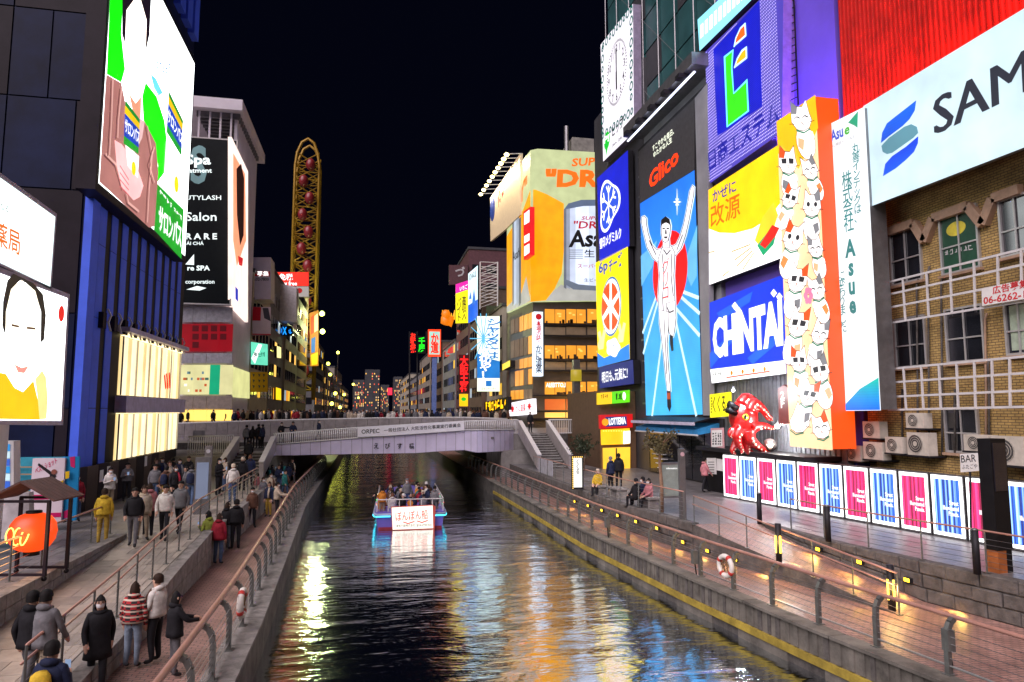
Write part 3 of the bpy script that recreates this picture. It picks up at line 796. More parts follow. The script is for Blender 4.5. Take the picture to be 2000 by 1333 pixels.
fc.text('グリコ', (1295, 586), (1309, 582), (1295, 508), glow((230, 20, 40), 1.1), 0.062, 0.0, vert=True)
fc.text('Glico', (1269, 372), (1326, 318), (1268, 340), glow((255, 70, 10), 1.6), 0.02, 0.03, 'script_name')
fc.text('すこやかな毎日、', (1275, 297), (1317, 262), (1274.5, 285), glow((240, 245, 225), 1.3), 0.02, 0.01)
fc.text('ゆたかな人生', (1277, 309), (1313, 278), (1276.5, 298), glow((240, 245, 225), 1.3), 0.02, 0.01)
st = [(1324 + (13 if i % 4 == 0 else 7 if i % 2 == 0 else 2.2) * 0.62 * math.cos(i * math.pi / 8), 395 + (26 if i % 4 == 0 else 10 if i % 2 == 0 else 5) * math.sin(i * math.pi / 8)) for i in range(16)]
fc.poly('star_gleam', st, W2, 0.06)
fc.poly('side_strip', [(1357, 192), (1381, 163), (1386, 812), (1373, 812)], M_greywall, 0.0, 0.3)

# clock sign, with the parts of a clock
pl = PX(18.0)
t, fc = sign_thing('clock_sign', 'white illuminated clock billboard with green scroll border and black hands', 'clock sign', pl, (1177, 314))
pp = [(1173, 88), (1236, 8), (1238, 258), (1178, 316)]
board(fc, pp, glow((250, 246, 255), .82), 0.6, mat('violet_grey_casing', (0.3, 0.26, 0.38), 0.5))
cu, cz = pl.uv(1204, 142); cr = abs(pl.uv(1204, 84)[1] - cz)
def onclock(a, r): return (cu + r * cr * math.sin(a) * 0.86, cz + r * cr * math.cos(a))
G_scr = glow((30, 120, 110), 0.7)
scr = []
for side in range(4):
    for k in range(9):
        f_ = k / 8.0
        edge = [((1177, 96 + 160 * f_)), ((1233, 20 + 170 * f_)), ((1178 + 55 * f_, 90 - 72 * f_)), ((1178 + 56 * f_, 266 - 48 * f_))][side]
        c_ = pl.uv(*edge); rr = 0.34 if k % 2 else 0.24
        scr.append([(c_[0] + rr * .8 * math.cos(a * .7), c_[1] + rr * math.sin(a * .7) * (1 - a * .03)) for a in range(10)])
stuff(fc.strokes('scroll_border', scr, 0.13, G_scr, 0.012, 0.008))
stuff(fc.strokes('minute_mark', [[onclock(i * math.pi / 30, 1.0), onclock(i * math.pi / 30, 1.05)] for i in range(60)], 0.09, INK, 0.012, .008))
for h_ in range(1, 13):
    a = h_ * math.pi / 6; u_, z_ = onclock(a, 0.82); b = MB()
    v, f_ = text_mesh(str(h_), 0.012); w_ = max(p[0] for p in v) - min(p[0] for p in v); s_ = 0.85
    x0 = min(p[0] for p in v)
    me = bpy.data.meshes.new('numeral'); me.from_pydata([tuple(pl.to3(u_ + (p[0] - x0 - w_ / 2) * s_ * .85, z_ + (p[1] - 0.35) * s_, 0.014) - fc.org) for p in v], [], f_); me.materials.append(INK)
    o = bpy.data.objects.new('numeral', me); col.objects.link(o); o.parent = t
fc.strokes('minute_hand', [[onclock(math.pi, 0.1), onclock(0.02, 0.80)]], 0.2, INK, 0.02, .008)
fc.strokes('hour_hand', [[onclock(0, 0.0), onclock(math.pi * 1.002, 0.55)]], 0.26, INK, 0.02, .008)
fc.text('ピップ', (1196, 269), (1219, 248), (1195, 247), INK, 0.014, 0.02)
fc.text('Jan. 29, 2023', (1196, 289), (1232, 258), (1196, 282), INK, 0.014, 0.02)
cu2 = pl.uv(1186, 276)
fc.disc('round_logo', (1185.5, 275), (1185.5, 258), glow((20, 190, 60), 1.1), 0.014, sx=0.92)
fc.poly('logo_tail', [(1183, 288), (1188, 284), (1184, 305)], glow((20, 190, 60), 1.1), 0.0135)
fc.text('P!', (1180, 282), (1190, 276), (1180, 268), W1, 0.028, 0.03)

# blue, yellow and navy signs below the clock
t, fc = sign_thing('snow_sign', 'blue line-patterned sign with a white snowflake emblem under the clock', 'sign', RX, (1170, 512))
board(fc, [(1166, 349), (1226, 294), (1229, 481), (1171, 513)], glow((24, 44, 205), 1.0, .3), 0.4)
cs = [(1189.5 + (19 + 3.5 * math.cos(3 * a)) * math.cos(a), 400 + (47 + 8 * math.cos(3 * a)) * math.sin(a) - 22 * math.cos(a) * .55) for a in [2 * math.pi * i / 36 for i in range(36)]]
fc.poly('emblem_border', cs, W1, 0.014)
cs2 = [((p[0] - 1189.5) * .86 + 1189.5, (p[1] - 400) * .88 + 400) for p in cs]
fc.poly('emblem', cs2, glow((60, 100, 215), 1.0), 0.026)
fl = []
for i in range(6):
    a = i * math.pi / 3 + .5; e = (1189.5 + 14 * math.cos(a), 400 + 36 * math.sin(a) - 7 * math.cos(a)); fl.append([(1189.5, 400), e])
    for s_ in (-.35, .35):
        m_ = (1189.5 + 9 * math.cos(a), 400 + 23 * math.sin(a) - 4.5 * math.cos(a)); fl.append([m_, (m_[0] + 6 * math.cos(a + s_ * 2), m_[1] + 15 * math.sin(a + s_ * 2))])
fc.lines('snowflake', fl, 0.16, W1, 0.038)
fc.text('雪印メグミルク', (1172, 488), (1214, 466), (1171.5, 467), W1, 0.02, 0.02)
t, fc = sign_thing('cheese_sign', 'yellow and blue sign with a round box of six cheese wedges', 'sign', RX, (1168, 716))
board(fc, [(1163, 514), (1226, 481), (1230, 702), (1168, 718)], glow((250, 226, 10), 1.15), 0.4)
fc.poly('blue_field', [(1167, 690), (1180, 700), (1200, 690), (1229, 672), (1230, 702), (1168, 718)], glow((20, 140, 225), 1.0), 0.012)
fc.disc('box_rim', (1193.5, 599), (1193.5, 541), glow((40, 120, 190), 1.0), 0.014, sx=.95)
fc.disc('box_face', (1193.5, 599), (1193.5, 545), W1, 0.026, sx=.95)
for i in range(6):
    a0 = i * math.pi / 3 + .62; a1 = a0 + .84; c0 = (1193.5, 599)
    fc.poly('wedge', [(c0[0] + 5 * math.cos((a0 + a1) / 2), c0[1] + 12 * math.sin((a0 + a1) / 2))] + [(c0[0] + 17.5 * math.cos(a0 + (a1 - a0) * q / 4), c0[1] + 47 * math.sin(a0 + (a1 - a0) * q / 4)) for q in range(5)], glow((225, 95, 40), 1.0), 0.038)
fc.text('6p', (1170, 542), (1188, 533), (1169, 515), glow((20, 90, 190), 1.0), 0.016, 0.03)
fc.text('チーズ', (1190, 534), (1216, 518), (1189, 508), glow((20, 90, 190), 1.0), 0.016, 0.03)
for x, y in ((1174, 660), (1213, 646)):
    fc.polys('peace_hand', [[(x - 4, y + 24), (x + 5, y + 22), (x + 7, y + 4), (x + 10, y - 14), (x + 5, y - 16), (x + 2, y), (x - 1, y - 14), (x - 6, y - 10), (x - 3, y + 4), (x - 6, y + 14)]], glow((255, 222, 170), 1.1), 0.03)
fc.poly('speech_bubble', [(1198 + 13 * math.cos(a) * (1 + .1 * math.cos(5 * a)), 679 + 18 * math.sin(a) * (1 + .1 * math.cos(5 * a))) for a in [2 * math.pi * i / 24 for i in range(24)]], W1, 0.028)
fc.text('ハイ！チーズ', (1188, 684), (1208, 678), (1188, 674), glow((20, 100, 200), 1.0), 0.042, 0.02)
t, fc = sign_thing('navy_sign', 'navy blue sign with white handwritten slogan under the cheese sign', 'sign', RX, (1170, 758))
board(fc, [(1170, 718), (1236, 703), (1238, 750), (1171, 759)], glow((22, 44, 130), 0.9), 0.5)
fc.text('明日も､元気に!', (1176, 749), (1226, 740), (1176, 727), W1, 0.014, 0.01)
tb, ob = box_building('sign_building', 'narrow dark building carrying the clock, snow and cheese signs', 18.6, 30, 43.3, 54.2, 2.0, 31, M_dkwall)
for i in range(14):
    b = MB(); b.box(Vector((18.35, 43.35, 5 + i * 1.45)) - ob, Vector((18.62, 44.1, 5.12 + i * 1.45)) - ob); b.build('wall_rung', M_grey_metal, tb)

# violet LED-mesh sign with the blue picture, and its top sign
plE = PX(18.0)
t, fc = sign_thing('violet_led_sign', 'violet dotted LED sign with a blue, green and orange leaf-shaped emblem', 'sign', plE, (1388, 356))
eo = [(1377, 102), (1530, -45), (1527, 258), (1387, 358)]
board(fc, eo, glow((96, 84, 190), 0.9), 0.6, mat('violet_casing', (0.2, 0.16, 0.5), .5))
q = [plE.uv(*p) for p in eo]
b = MB(); n_ = 0
u_min, u_max = q[0][0], q[2][0]
for i in range(56):
    for j in range(100):
        u = u_min + (u_max - u_min) * (i + .5) / 56; z = 13.0 + j * 0.155 * 1.05
        zt = q[0][1] + (q[1][1] - q[0][1]) * (u - q[0][0]) / (q[1][0] - q[0][0]); zb = q[3][1] + (q[2][1] - q[3][1]) * (u - q[3][0]) / (q[2][0] - q[3][0])
        if zb + .1 < z < zt - .1:
            s_ = 0.035
            b.add([plE.to3(u + s_ * c_, z + s_ * d_, 0.008) - fc.org for c_, d_ in ((0, -1), (1, 0), (0, 1), (-1, 0))], [(0, 1, 2, 3)])
stuff(b.build('led_dots', glow((215, 205, 255), 1.7), t))
bp_ = [(1394, 98), (1484, 2), (1489, 208), (1402, 266)]
fc.poly('picture_frame', grow(bp_, -2.5), glow((60, 70, 235), 1.2), 0.016)
fc.poly('picture', bp_, glow((22, 36, 200), 1.0, .35), 0.028)
Z5 = lambda l: [(1140 + x / 3.174, y / 3.174) for x, y in l]
GRN = glow((70, 225, 30), 1.15, .3)
fc.poly('emblem_border', Z5([(872, 352), (932, 306), (925, 420), (935, 575), (1018, 490), (1028, 692), (890, 792)]), glow((120, 225, 255), 1.5), 0.034)
fc.poly('emblem', Z5([(882, 358), (925, 322), (918, 430), (932, 588), (1012, 512), (1020, 688), (898, 780)]), GRN, 0.044)
fc.poly('emblem_leaf', Z5([(940, 278), (950, 240), (975, 185), (1002, 160), (1006, 218)]), glow((245, 110, 30), 1.2), 0.044)
fc.poly('emblem_leaf', Z5([(946, 408), (958, 372), (985, 325), (1010, 305), (1012, 356)]), glow((230, 180, 20), 1.2), 0.044)
fc.lines('emblem_edge', [Z5([(938, 290), (948, 238), (976, 178), (1005, 150), (1010, 222), (938, 285)]), Z5([(940, 420), (956, 368), (985, 318), (1013, 296), (1015, 360), (940, 418)])], 0.1, glow((190, 230, 255), 1.4), 0.05)
fc.text('日商エステム', (1386, 337), (1524, 240), (1384, 296), glow((24, 34, 165), 0.9), 0.03, 0.012)
t, fc = sign_thing('white_top_sign', 'pale cyan and white lit sign panel on top of the violet LED sign', 'sign', plE, (1375, 100))
board(fc, [(1372, 40), (1450, -32), (1482, -60), (1482, -2), (1376, 101)], glow((150, 225, 245), 1.3), 0.9, None, 'panel', 0.3)
for i in range(11):
    x = 1378 + i * 9; fc.poly('letter_bar', [(x, 77 - i * 8.2), (x + 5.5, 72 - i * 8.2), (x + 5.5, 46 - i * 8.5), (x, 51 - i * 8.5)], W2, 0.314)
te, oe = box_building('sign_building', 'building with violet floodlit wall behind the cat and leaf-emblem signs', 18.65, 32, 23.6, 33.1, 2.0, 34, M_purple)
lad = thing('wall_ladder', 'dark steel ladder fixed to the violet floodlit wall', 'ladder', plE.to3(*plE.uv(1546, 240)))
fl_ = Face(PX(18.45), lad, lad.location)
fl_.lines('rail', [[(1531, -10), (1541, 215)]], 0.05, M_black, 0, .05); fl_.lines('rail', [[(1549, -10), (1558, 205)]], 0.05, M_black, 0, .05)
for i in range(15):
    f_ = i / 15; fl_.lines('rung', [[(1531 + 10 * f_, -10 + 222 * f_), (1549 + 9 * f_, -14 + 218 * f_)]], 0.04, M_black, 0, .03)

# kaze sign (mascot left out), blue sign, weather strip
t, fc = sign_thing('yellow_medicine_sign', 'yellow and white lit sign with blue and orange lettering above the blue sign', 'sign', RX, (1384, 557))
board(fc, [(1376, 377), (1521, 283), (1532, 502), (1384, 557)], W2, 0.5)
fc.poly('yellow_field', [(1376, 377), (1521, 283), (1526, 395), (1500, 428), (1470, 447), (1435, 456), (1405, 455), (1379, 445)], glow((252, 205, 8), 1.15), 0.012)
fc.text('かぜに', (1393, 396), (1439, 374), (1392, 374), glow((40, 70, 160), .9), 0.026, 0.02)
fc.text('改源', (1389, 447), (1447, 423), (1388, 403), glow((240, 120, 10), 1.0), 0.026, 0.008)
fc.lines('spray_line', [[(1466, 478), (1430, 492)], [(1468, 484), (1436, 508)], [(1470, 490), (1440, 520)], [(1473, 494), (1452, 526)], [(1379, 494), (1396, 492)], [(1412, 540), (1424, 530)]], 0.06, glow((200, 170, 40), .8), 0.026)
fc.poly('colour_swirl', [(1475, 470), (1490, 425), (1512, 395), (1520, 420), (1508, 462), (1494, 492)], glow((240, 215, 60), 1.0), 0.026)
fc.poly('colour_swirl', [(1480, 480), (1500, 455), (1519, 450), (1512, 478), (1492, 500)], glow((30, 170, 120), 1.0), 0.038)
fc.poly('colour_swirl', [(1486, 478), (1510, 440), (1524, 446), (1516, 462), (1496, 486)], glow((225, 50, 40), 1.0), 0.05)
t, fc = sign_thing('blue_rental_sign', 'blue lit sign with large tilted white capitals over a weather strip', 'sign', RX, (1391, 748))
board(fc, [(1385, 592), (1529, 537), (1536, 730), (1391, 749)], glow((12, 70, 222), 1.05), 0.5)
fc.polys('light_streak', [[(1387, 690), (1440, 640), (1445, 650), (1388, 720)], [(1460, 700), (1530, 640), (1531, 660), (1470, 712)], [(1400, 612), (1470, 570), (1465, 590), (1410, 625)]], glow((40, 110, 240), 1.1), 0.012)
fc.text('CHINTAI', (1394, 702), (1531, 676), (1392, 624), W2, 0.026, 0.05, spacing=0.93)
fc.polys('tilted_square', [[(x, y), (x + 6, y - 8), (x + 12, y), (x + 6, y + 8)] for x, y in ((1430, 598), (1437, 607), (1506, 573), (1517, 580))], W2, 0.026)
fc.poly('weather_strip', [(1388, 722), (1535, 704), (1536, 730), (1391, 749)], W2, 0.02)
fc.text('天気予報', (1393, 739), (1410, 736), (1393, 727), INK, 0.034, .01)
fc.text('18:01', (1521, 721), (1536, 719), (1521, 711), INK, 0.034)
fc.line('colour_scale', [(1420, 738), (1460, 732), (1504, 726)], 0.07, glow((230, 100, 60), 1.0), 0.034)
for i in range(4):
    x = 1430 + i * 21.5; fc.disc('weather_sun', (x, 729 - i * 2.6), (x, 724.5 - i * 2.6), glow((250, 150, 20), 1.1), 0.036, n=10)

# cat sign: tall orange box with cat faces
plc = PX(16.9)
t, fc = sign_thing('cat_sign', 'tall orange-edged lit sign box covered with white cat faces', 'sign', plc, (1625, 880))
co = [(1517, 238), (1592, 186), (1626, 880), (1543, 872)]
ORG = glow((250, 130, 20), 1.15)
fc.poly('casing', grow(co, -3), glow((235, 95, 15), 1.0), -0.012, 1.05)
fc.poly('panel', co, glow((250, 205, 165), 1.25), 0, 0.01)
fc.poly('yellow_top', [(1517, 238), (1592, 186), (1598, 250), (1560, 330), (1520, 300)], glow((252, 190, 20), 1.1), 0.012)
random.seed(4)
CATS = [(1566, 232, 19), (1541, 318, 17), (1583, 332, 15), (1546, 388, 15), (1587, 402, 17), (1552, 466, 19), (1594, 486, 14), (1560, 548, 18), (1596, 566, 16), (1562, 634, 19), (1603, 652, 16), (1563, 706, 16), (1602, 724, 18), (1583, 772, 17), (1564, 822, 19), (1606, 836, 17)]
CW = glow((255, 250, 248), 1.3); CG = glow((70, 70, 78), .6); CO = glow((235, 100, 40), 1.0); CP = [glow((245, 190, 150), 1.0), glow((150, 150, 155), .8), glow((240, 150, 90), 1.0)]
INKL = glow((90, 50, 40), .6)
for i, (x, y, s_) in enumerate(CATS):
    d = 0.014 + .03 * (i % 2); ang = random.uniform(-.35, .35); fl = random.choice((-1, 1)); ca, sa = math.cos(ang), math.sin(ang)
    T = lambda pp: [(x + (p[0] * fl * ca - p[1] * sa) * s_, y + (p[0] * fl * sa * .8 + p[1] * ca) * s_) for p in pp]
    if y < 790:
        bd = [(.95 * math.cos(a), 2.5 + 1.8 * math.sin(a)) for a in [2 * math.pi * k / 16 for k in range(16)]]
        fc.poly('cat_body', T(bd), CW, d, .006); fc.lines('cat_outline', [T(bd)], .025, INKL, d + .003, .003, True)
        fc.poly('cat_patch', T([(.1, 2.2), (.7, 1.9), (.85, 2.8), (.4, 3.3)]), CP[i % 3], d + .004, .003)
        fc.poly('cat_paw', T([(-.9, 1.5), (-.5, 1.3), (-.3, 1.9), (-.6, 2.4), (-.95, 2.1)]), CW, d + .008, .003)
    hd = [(-.9, -.5), (-.8, -1.9), (-.3, -1.2), (.3, -1.3), (.8, -2.0), (.95, -.6), (1.05, .25), (.65, 1.05), (0, 1.3), (-.65, 1.05), (-1.05, .3)]
    fc.poly('cat_head', T(hd), CW, d + .010, .006); fc.lines('cat_outline', [T(hd)], .03, INKL, d + .0125, .003, True)
    fc.poly('cat_patch', T([(.2, -1.25), (.8, -1.9), (.95, -.6), (.4, -.5)]), CO if i % 2 else CP[1], d + .013, .003)
    ey = random.choice((0, 1, 2))
    if ey == 0: fc.polys('cat_eyes', [T([(-.7, -.4), (-.12, -.5), (-.15, .15), (-.65, .2)]), T([(.12, -.5), (.72, -.45), (.68, .1), (.15, .12)])], CG, d + .0145, .003)
    elif ey == 1: fc.polys('cat_eyes', [T([(c_ + .2 * math.cos(a), -.15 + .3 * math.sin(a)) for a in [k * .785 for k in range(8)]]) for c_ in (-.42, .42)], CG, d + .0145, .003)
    else: fc.lines('cat_eyes', [T([(-.7, -.05), (-.42, -.25), (-.15, -.05)]), T([(.15, -.05), (.42, -.25), (.7, -.05)])], .05, CG, d + .0145, .003)
    fc.poly('cat_nose', T([(-.12, .32), (.12, .32), (0, .5)]), CO, d + .0145, .003)
    stuff(fc.lines('cat_whiskers', [T([(0, .5), (-.2, .7)]), T([(0, .5), (.2, .7)]), T([(-.6, .5), (-1.3, .4)]), T([(.6, .5), (1.3, .4)])], .025, INKL, d + .015, .003))
    fc.lines('cat_collar', [T([(-.7, 1.2), (0, 1.5), (.7, 1.15)])], 0.06, glow((60, 140, 110), .9), d + .016, .004)
for i in range(6):
    a = i * math.pi / 3; fc.poly('flower_petal', [(1582 + 5.5 * math.cos(a) + 4 * math.cos(q), 578 + 11 * math.sin(a) + 7 * math.sin(q)) for q in [2 * math.pi * k / 10 for k in range(10)]], glow((245, 140, 170), 1.1), 0.075, .006)

# tall white sign
pla = PX(17.6)
t, fc = sign_thing('white_company_sign', 'tall white lit sign with vertical teal lettering between the cat sign and brick wall', 'sign', pla, (1641, 803))
ao = [(1612, 247), (1688, 209), (1720, 802), (1640, 803)]
fc.poly('casing', grow(ao, -2.5), M_grey_metal, -0.012, 0.7)
fc.poly('panel', ao, glow((244, 250, 255), .88), 0, 0.01)
TEAL = glow((20, 140, 140), .9); BLU = glow((20, 100, 200), 1.0)
fc.text('Asu', (1624, 279), (1648, 267), (1622, 256), BLU, 0.014, 0.03); fc.text('e', (1650, 266), (1660, 261), (1650, 251), glow((60, 180, 60), 1.0), 0.014, 0.03)
fc.polys('arrow_logo', [[(1657, 240), (1676, 218), (1675, 250), (1670, 246)]], glow((20, 165, 130), 1.0), 0.014)
fc.text('いい明日へ、つなぐ。', (1624, 291), (1673, 268), (1623.5, 285), INK, 0.014)
fc.text('丸善インテックは、', (1669, 437), (1684, 433), (1664, 283), TEAL, 0.014, 0.01, vert=True)
fc.text('株式会社', (1649, 456), (1669, 450), (1644, 338), TEAL, 0.014, 0.01, vert=True)
fc.text('Asue', (1656, 615), (1677, 612), (1650, 470), TEAL, 0.014, 0.04, vert=True)
fc.text('に変わりました。', (1641, 668), (1656, 666), (1636, 532), TEAL, 0.014, 0.01, vert=True)
za = pla.uv(1720, 802)[1]
fc.poly('corner_triangle', [(1640.5, 802), (1719, 801), (1716, 738), (1680, 760)], grad_glow('blue_green_corner', (10, 120, 235), (30, 215, 80), za, za + 1.6, 1.1), 0.014)

# big white sign with wave emblem
pls = PX(17.75)
t, fc = sign_thing('white_bank_sign', 'huge white lit billboard with blue striped S emblem and dark capitals', 'billboard', pls, (1699, 404))
so = [(1686, 208), (2110, -50), (2110, 246), (1699, 404)]
fc.poly('casing', grow(so, -4), M_grey_metal, -0.012, 0.3)
fc.poly('panel', so, glow((214, 236, 246), .84), 0, 0.01)
Z7 = lambda l: [(1500 + x / 2.962, y / 2.962) for x, y in l]
fc.poly('emblem', Z7([(655, 828), (662, 770), (690, 715), (740, 675), (858, 583), (850, 640), (820, 690), (780, 730), (700, 790)]), grad_glow('blue_band', (10, 60, 180), (20, 130, 250), 14.5, 17, 1.0), 0.014)
fc.poly('emblem', Z7([(658, 845), (700, 800), (790, 735), (830, 720), (862, 735), (870, 770), (840, 800), (720, 885), (690, 893), (665, 880)]), glow((110, 160, 175), .85), 0.014)
fc.poly('emblem', Z7([(667, 1020), (680, 950), (720, 905), (800, 850), (870, 790), (868, 830), (845, 880), (800, 925), (740, 975)]), grad_glow('blue_band', (20, 120, 245), (10, 70, 210), 13.6, 15, 1.0), 0.014)
for dx_ in (0, 2.2, 4.4): fc.text('SAM', (1825 + dx_, 266 - dx_ * .45), (2010 + dx_, 177 - dx_ * .45), (1822 + dx_, 195 - dx_ * .45), glow((48, 52, 68), .9), 0.014 + dx_ * .0005, 0.0)
# floodlit red corrugated wall above it
tr, orr = box_building('red_wall_building', 'red floodlit corrugated steel wall above the white billboard', 18.7, 32, 8, 23.4, 14.5, 30, M_red)
b = MB()
y = 8.0
while y < 23.3:
    b.prism([Vector((18.7, y, 15.0)) - orr, Vector((18.62, y + .04, 15.0)) - orr, Vector((18.62, y + .11, 15.0)) - orr, Vector((18.7, y + .15, 15.0)) - orr], (0, 0, 15)); y += 0.22
b.build('corrugation', M_red, tr)
def flood(name, label, p, tgt, c, e, size=0.5, group=None):
    """a real floodlight: housing with a lit lens and its light"""
    t = thing(name, label, 'floodlight', p, group); d = (Vector(tgt) - Vector(p)).normalized()
    q = d.to_track_quat('-Z', 'Y')
    b = MB(); b.box((-size / 2, -.12, -.02), (size / 2, .12, .18)); o = b.build('housing', M_frame, t); o.rotation_mode = 'QUATERNION'; o.rotation_quaternion = q
    b = MB(); b.box((-size / 2 + .03, -.09, -.03), (size / 2 - .03, .09, -.021)); o = b.build('lens', glow([min(255, 60 + 255 * v) for v in c], 2.0), t); o.rotation_mode = 'QUATERNION'; o.rotation_quaternion = q
    ld = bpy.data.lights.new('floodlight_beam', 'AREA'); ld.shape = 'RECTANGLE'; ld.size = size; ld.size_y = .2; ld.energy = e; ld.color = c
    lo = bpy.data.objects.new('floodlight_beam', ld); col.objects.link(lo); lo.parent = t; lo.location = d * 0.05; lo.rotation_mode = 'QUATERNION'; lo.rotation_quaternion = q
    return t
for i in range(6):
    flood('floodlight', 'red floodlight on the top edge of the white billboard', (18.34, 11.0 + i * 2.2, 16.6), (18.6, 11.0 + i * 2.2, 22.5), (1.0, 0.06, 0.015), 110, 1.2, 'red floodlights over the white billboard')
for i in range(3):
    flood('floodlight', 'violet floodlight at the foot of the tall violet wall', (18.25, 24.4 + i * 1.1, 16.4), (18.55, 24.6 + i * .8, 24), (0.22, 0.10, 1.0), 330, 0.8, 'violet floodlights at the wall')
# ------------------------------------------------------------------ right side, low: brick building, shops, panels, octopus, street furniture
M_brick = paving('tan_brick_wall', (0.62, 0.43, 0.15), (0.48, 0.32, 0.11), (0.17, 0.12, 0.06), 0.24, 0.085, 0.012, 0.8, 'x')
M_tanbeam = mat('tan_tile_beam', (0.42, 0.28, 0.19), 0.5, 0, 0.2, 4)
M_dkglass = mat('dark_window_glass', (0.015, 0.017, 0.022), 0.06, 0, 0.4, 0.8, spec=1.0)
M_alu = mat('aluminium_window_frame', (0.5, 0.5, 0.5), 0.35, 0.5, 0.1)
bp = PX(19.0)
tk, ok_ = box_building('brick_building', 'old tan brick building with zigzag beam, white lattice frames and air conditioners', 19.0, 32, 8.0, 23.3, 2.0, 15.2, M_brick)
fk = Face(bp, tk, ok_)
WINS = [((1740, 456), (1803, 544)), ((1837.5, 424), (1916, 520)), ((1954, 395), (2020, 488)), ((1749, 627), (1812, 713)), ((1849, 608), (1926, 702)), ((1965, 593), (2022, 688)), ((1848, 800), (1915, 885))]
for i, (a, c) in enumerate(WINS):
    u0, z0 = bp.uv(*a); u1, z1 = bp.uv(*c); u0, u1 = sorted((u0, u1)); z0, z1 = sorted((z0, z1))
    # windows face the canal: recess shown by a deep frame
    w = fk.rectuv('window', u0, z0, u1, z1, M_dkglass if i not in (1,) else mat('green_poster_glass', (0.01, 0.07, 0.035), .2), 0.02, 0.03)
    for o in (fk.frameuv('window_frame', u0 - .05, z0 - .05, u1 + .05, z1 + .05, 0.07, M_alu, 0.09, 0.10), fk.rectuv('glazing_bar', (u0 + u1) / 2 - .025, z0 + .02, (u0 + u1) / 2 + .025, z1 - .02, M_alu, 0.075, .04), fk.rectuv('glazing_bar', u0 + .02, z0 + (z1 - z0) * .42, u1 - .02, z0 + (z1 - z0) * .42 + .05, M_alu, 0.07, .04), fk.rectuv('sill', u0 - .12, z0 - .14, u1 + .12, z0 - .055, M_tanbeam, 0.16, .15)):
        o.parent = w
    if i == 5: fk.rectuv('curtain', u0 + .1, z0 + .1, u0 + .7, z1 - .1, mat('pale_green_curtain', (.4, .5, .38), .9), 0.024, .003).parent = w
    if i == 1:
        fk.disc('window_sticker', (1868, 447), (1868, 433), mat('yellow_sticker', (.75, .65, .06), .5), 0.026, .004, sx=1.6)
        fk.scribble((1846, 500), (1902, 487), (1845, 490), 6, mat('white_print', (.75, .75, .75), .6), 0.03)
Z8 = lambda l: [(1500 + x / 2.666, 400 + y / 2.666) for x, y in l]
zz = Z8([(588, 262), (622, 150), (775, 98), (832, 192), (878, 72), (1060, 8), (1138, 104), (1190, -30), (1330, -80)])
b = MB(); zp = [bp.to3(*bp.uv(*p), 0.22) - ok_ for p in zz]
for a, c in zip(zp, zp[1:]):
    d = (c - a).normalized(); n_ = Vector((0, -d.z, d.y)) * 0.15
    b.prism([a + n_, a - n_, c - n_, c + n_], (0.22, 0, 0))
b.build('zigzag_beam', M_tanbeam, tk)
def lattice(label, tl, tr, bl, brr, nv, rows, off):
    pl_ = PX(19.0 - off); t = thing('lattice_frame', label, 'lattice frame', pl_.to3(*pl_.uv(*bl)))
    f_ = Face(pl_, t, t.location); q = lambda f, g: tuple((tl[k] + (tr[k] - tl[k]) * f) * (1 - g) + (bl[k] + (brr[k] - bl[k]) * f) * g for k in (0, 1))
    for r in rows: f_.lines('rail', [[q(0, r), q(1, r)]], 0.07, M_white_metal, 0, .05)
    for i in range(nv + 1): f_.lines('upright', [[q(i / nv, 0), q(i / nv, 1)]], 0.06, M_white_metal, 0.006, .05)
    return t
lattice('white steel lattice frame between the two window rows of the brick building', (1716, 556), (2040, 476), (1722, 634), (2040, 582), 7, (0, .3, .62, 1), .5)
lattice('white steel lattice frame above the air conditioners of the brick building', (1729, 722), (2040, 693), (1735, 801), (2040, 794), 9, (0, .33, .68, 1), .55)
t, fc = sign_thing('notice_board', 'white board with red vacancy lettering and phone number on the lattice frame', 'sign', PX(18.4), (1918, 597))
fc.poly('panel', [(1917, 565), (2040, 540), (2040, 578), (1918, 598)], mat('white_board_paint', (.78, .78, .76), .5, 0, .05), 0, .03)
RINK = mat('red_sign_ink', (.6, .02, .03), .5)
fc.text('広告募集', (1939, 576), (2010, 561), (1938, 560), RINK, .006, .02); fc.text('06-6262-13', (1921, 595), (2016, 580), (1921, 581), RINK, .006, .02)
M_ac = mat('beige_ac_casing', (.52, .49, .42), .5, 0, .2, 3); M_grille = mat('dark_fan_grille', (.06, .06, .06), .5, .3)
ACS = [(1686, 824, 1717, 855, 'small air conditioner hung under the tall white sign'), (1770, 807, 1803, 836, 'upper air conditioner on the bracket shelf below the lattice'), (1730, 855, 1762, 884, 'air conditioner beside the big round-fan unit'), (1773, 846, 1812, 888, 'big air conditioner with green fan hub on the bracket shelf'), (1687, 865, 1723, 896, 'air conditioner standing above the lit panels with foil on top'), (1652, 872, 1680, 899, 'air conditioner at the corner by the cat sign'), (1883, 861, 1931, 880, 'low air conditioner behind the bar sign'), (1938, 854, 1998, 906, 'large beige air conditioner right of the bar sign')]
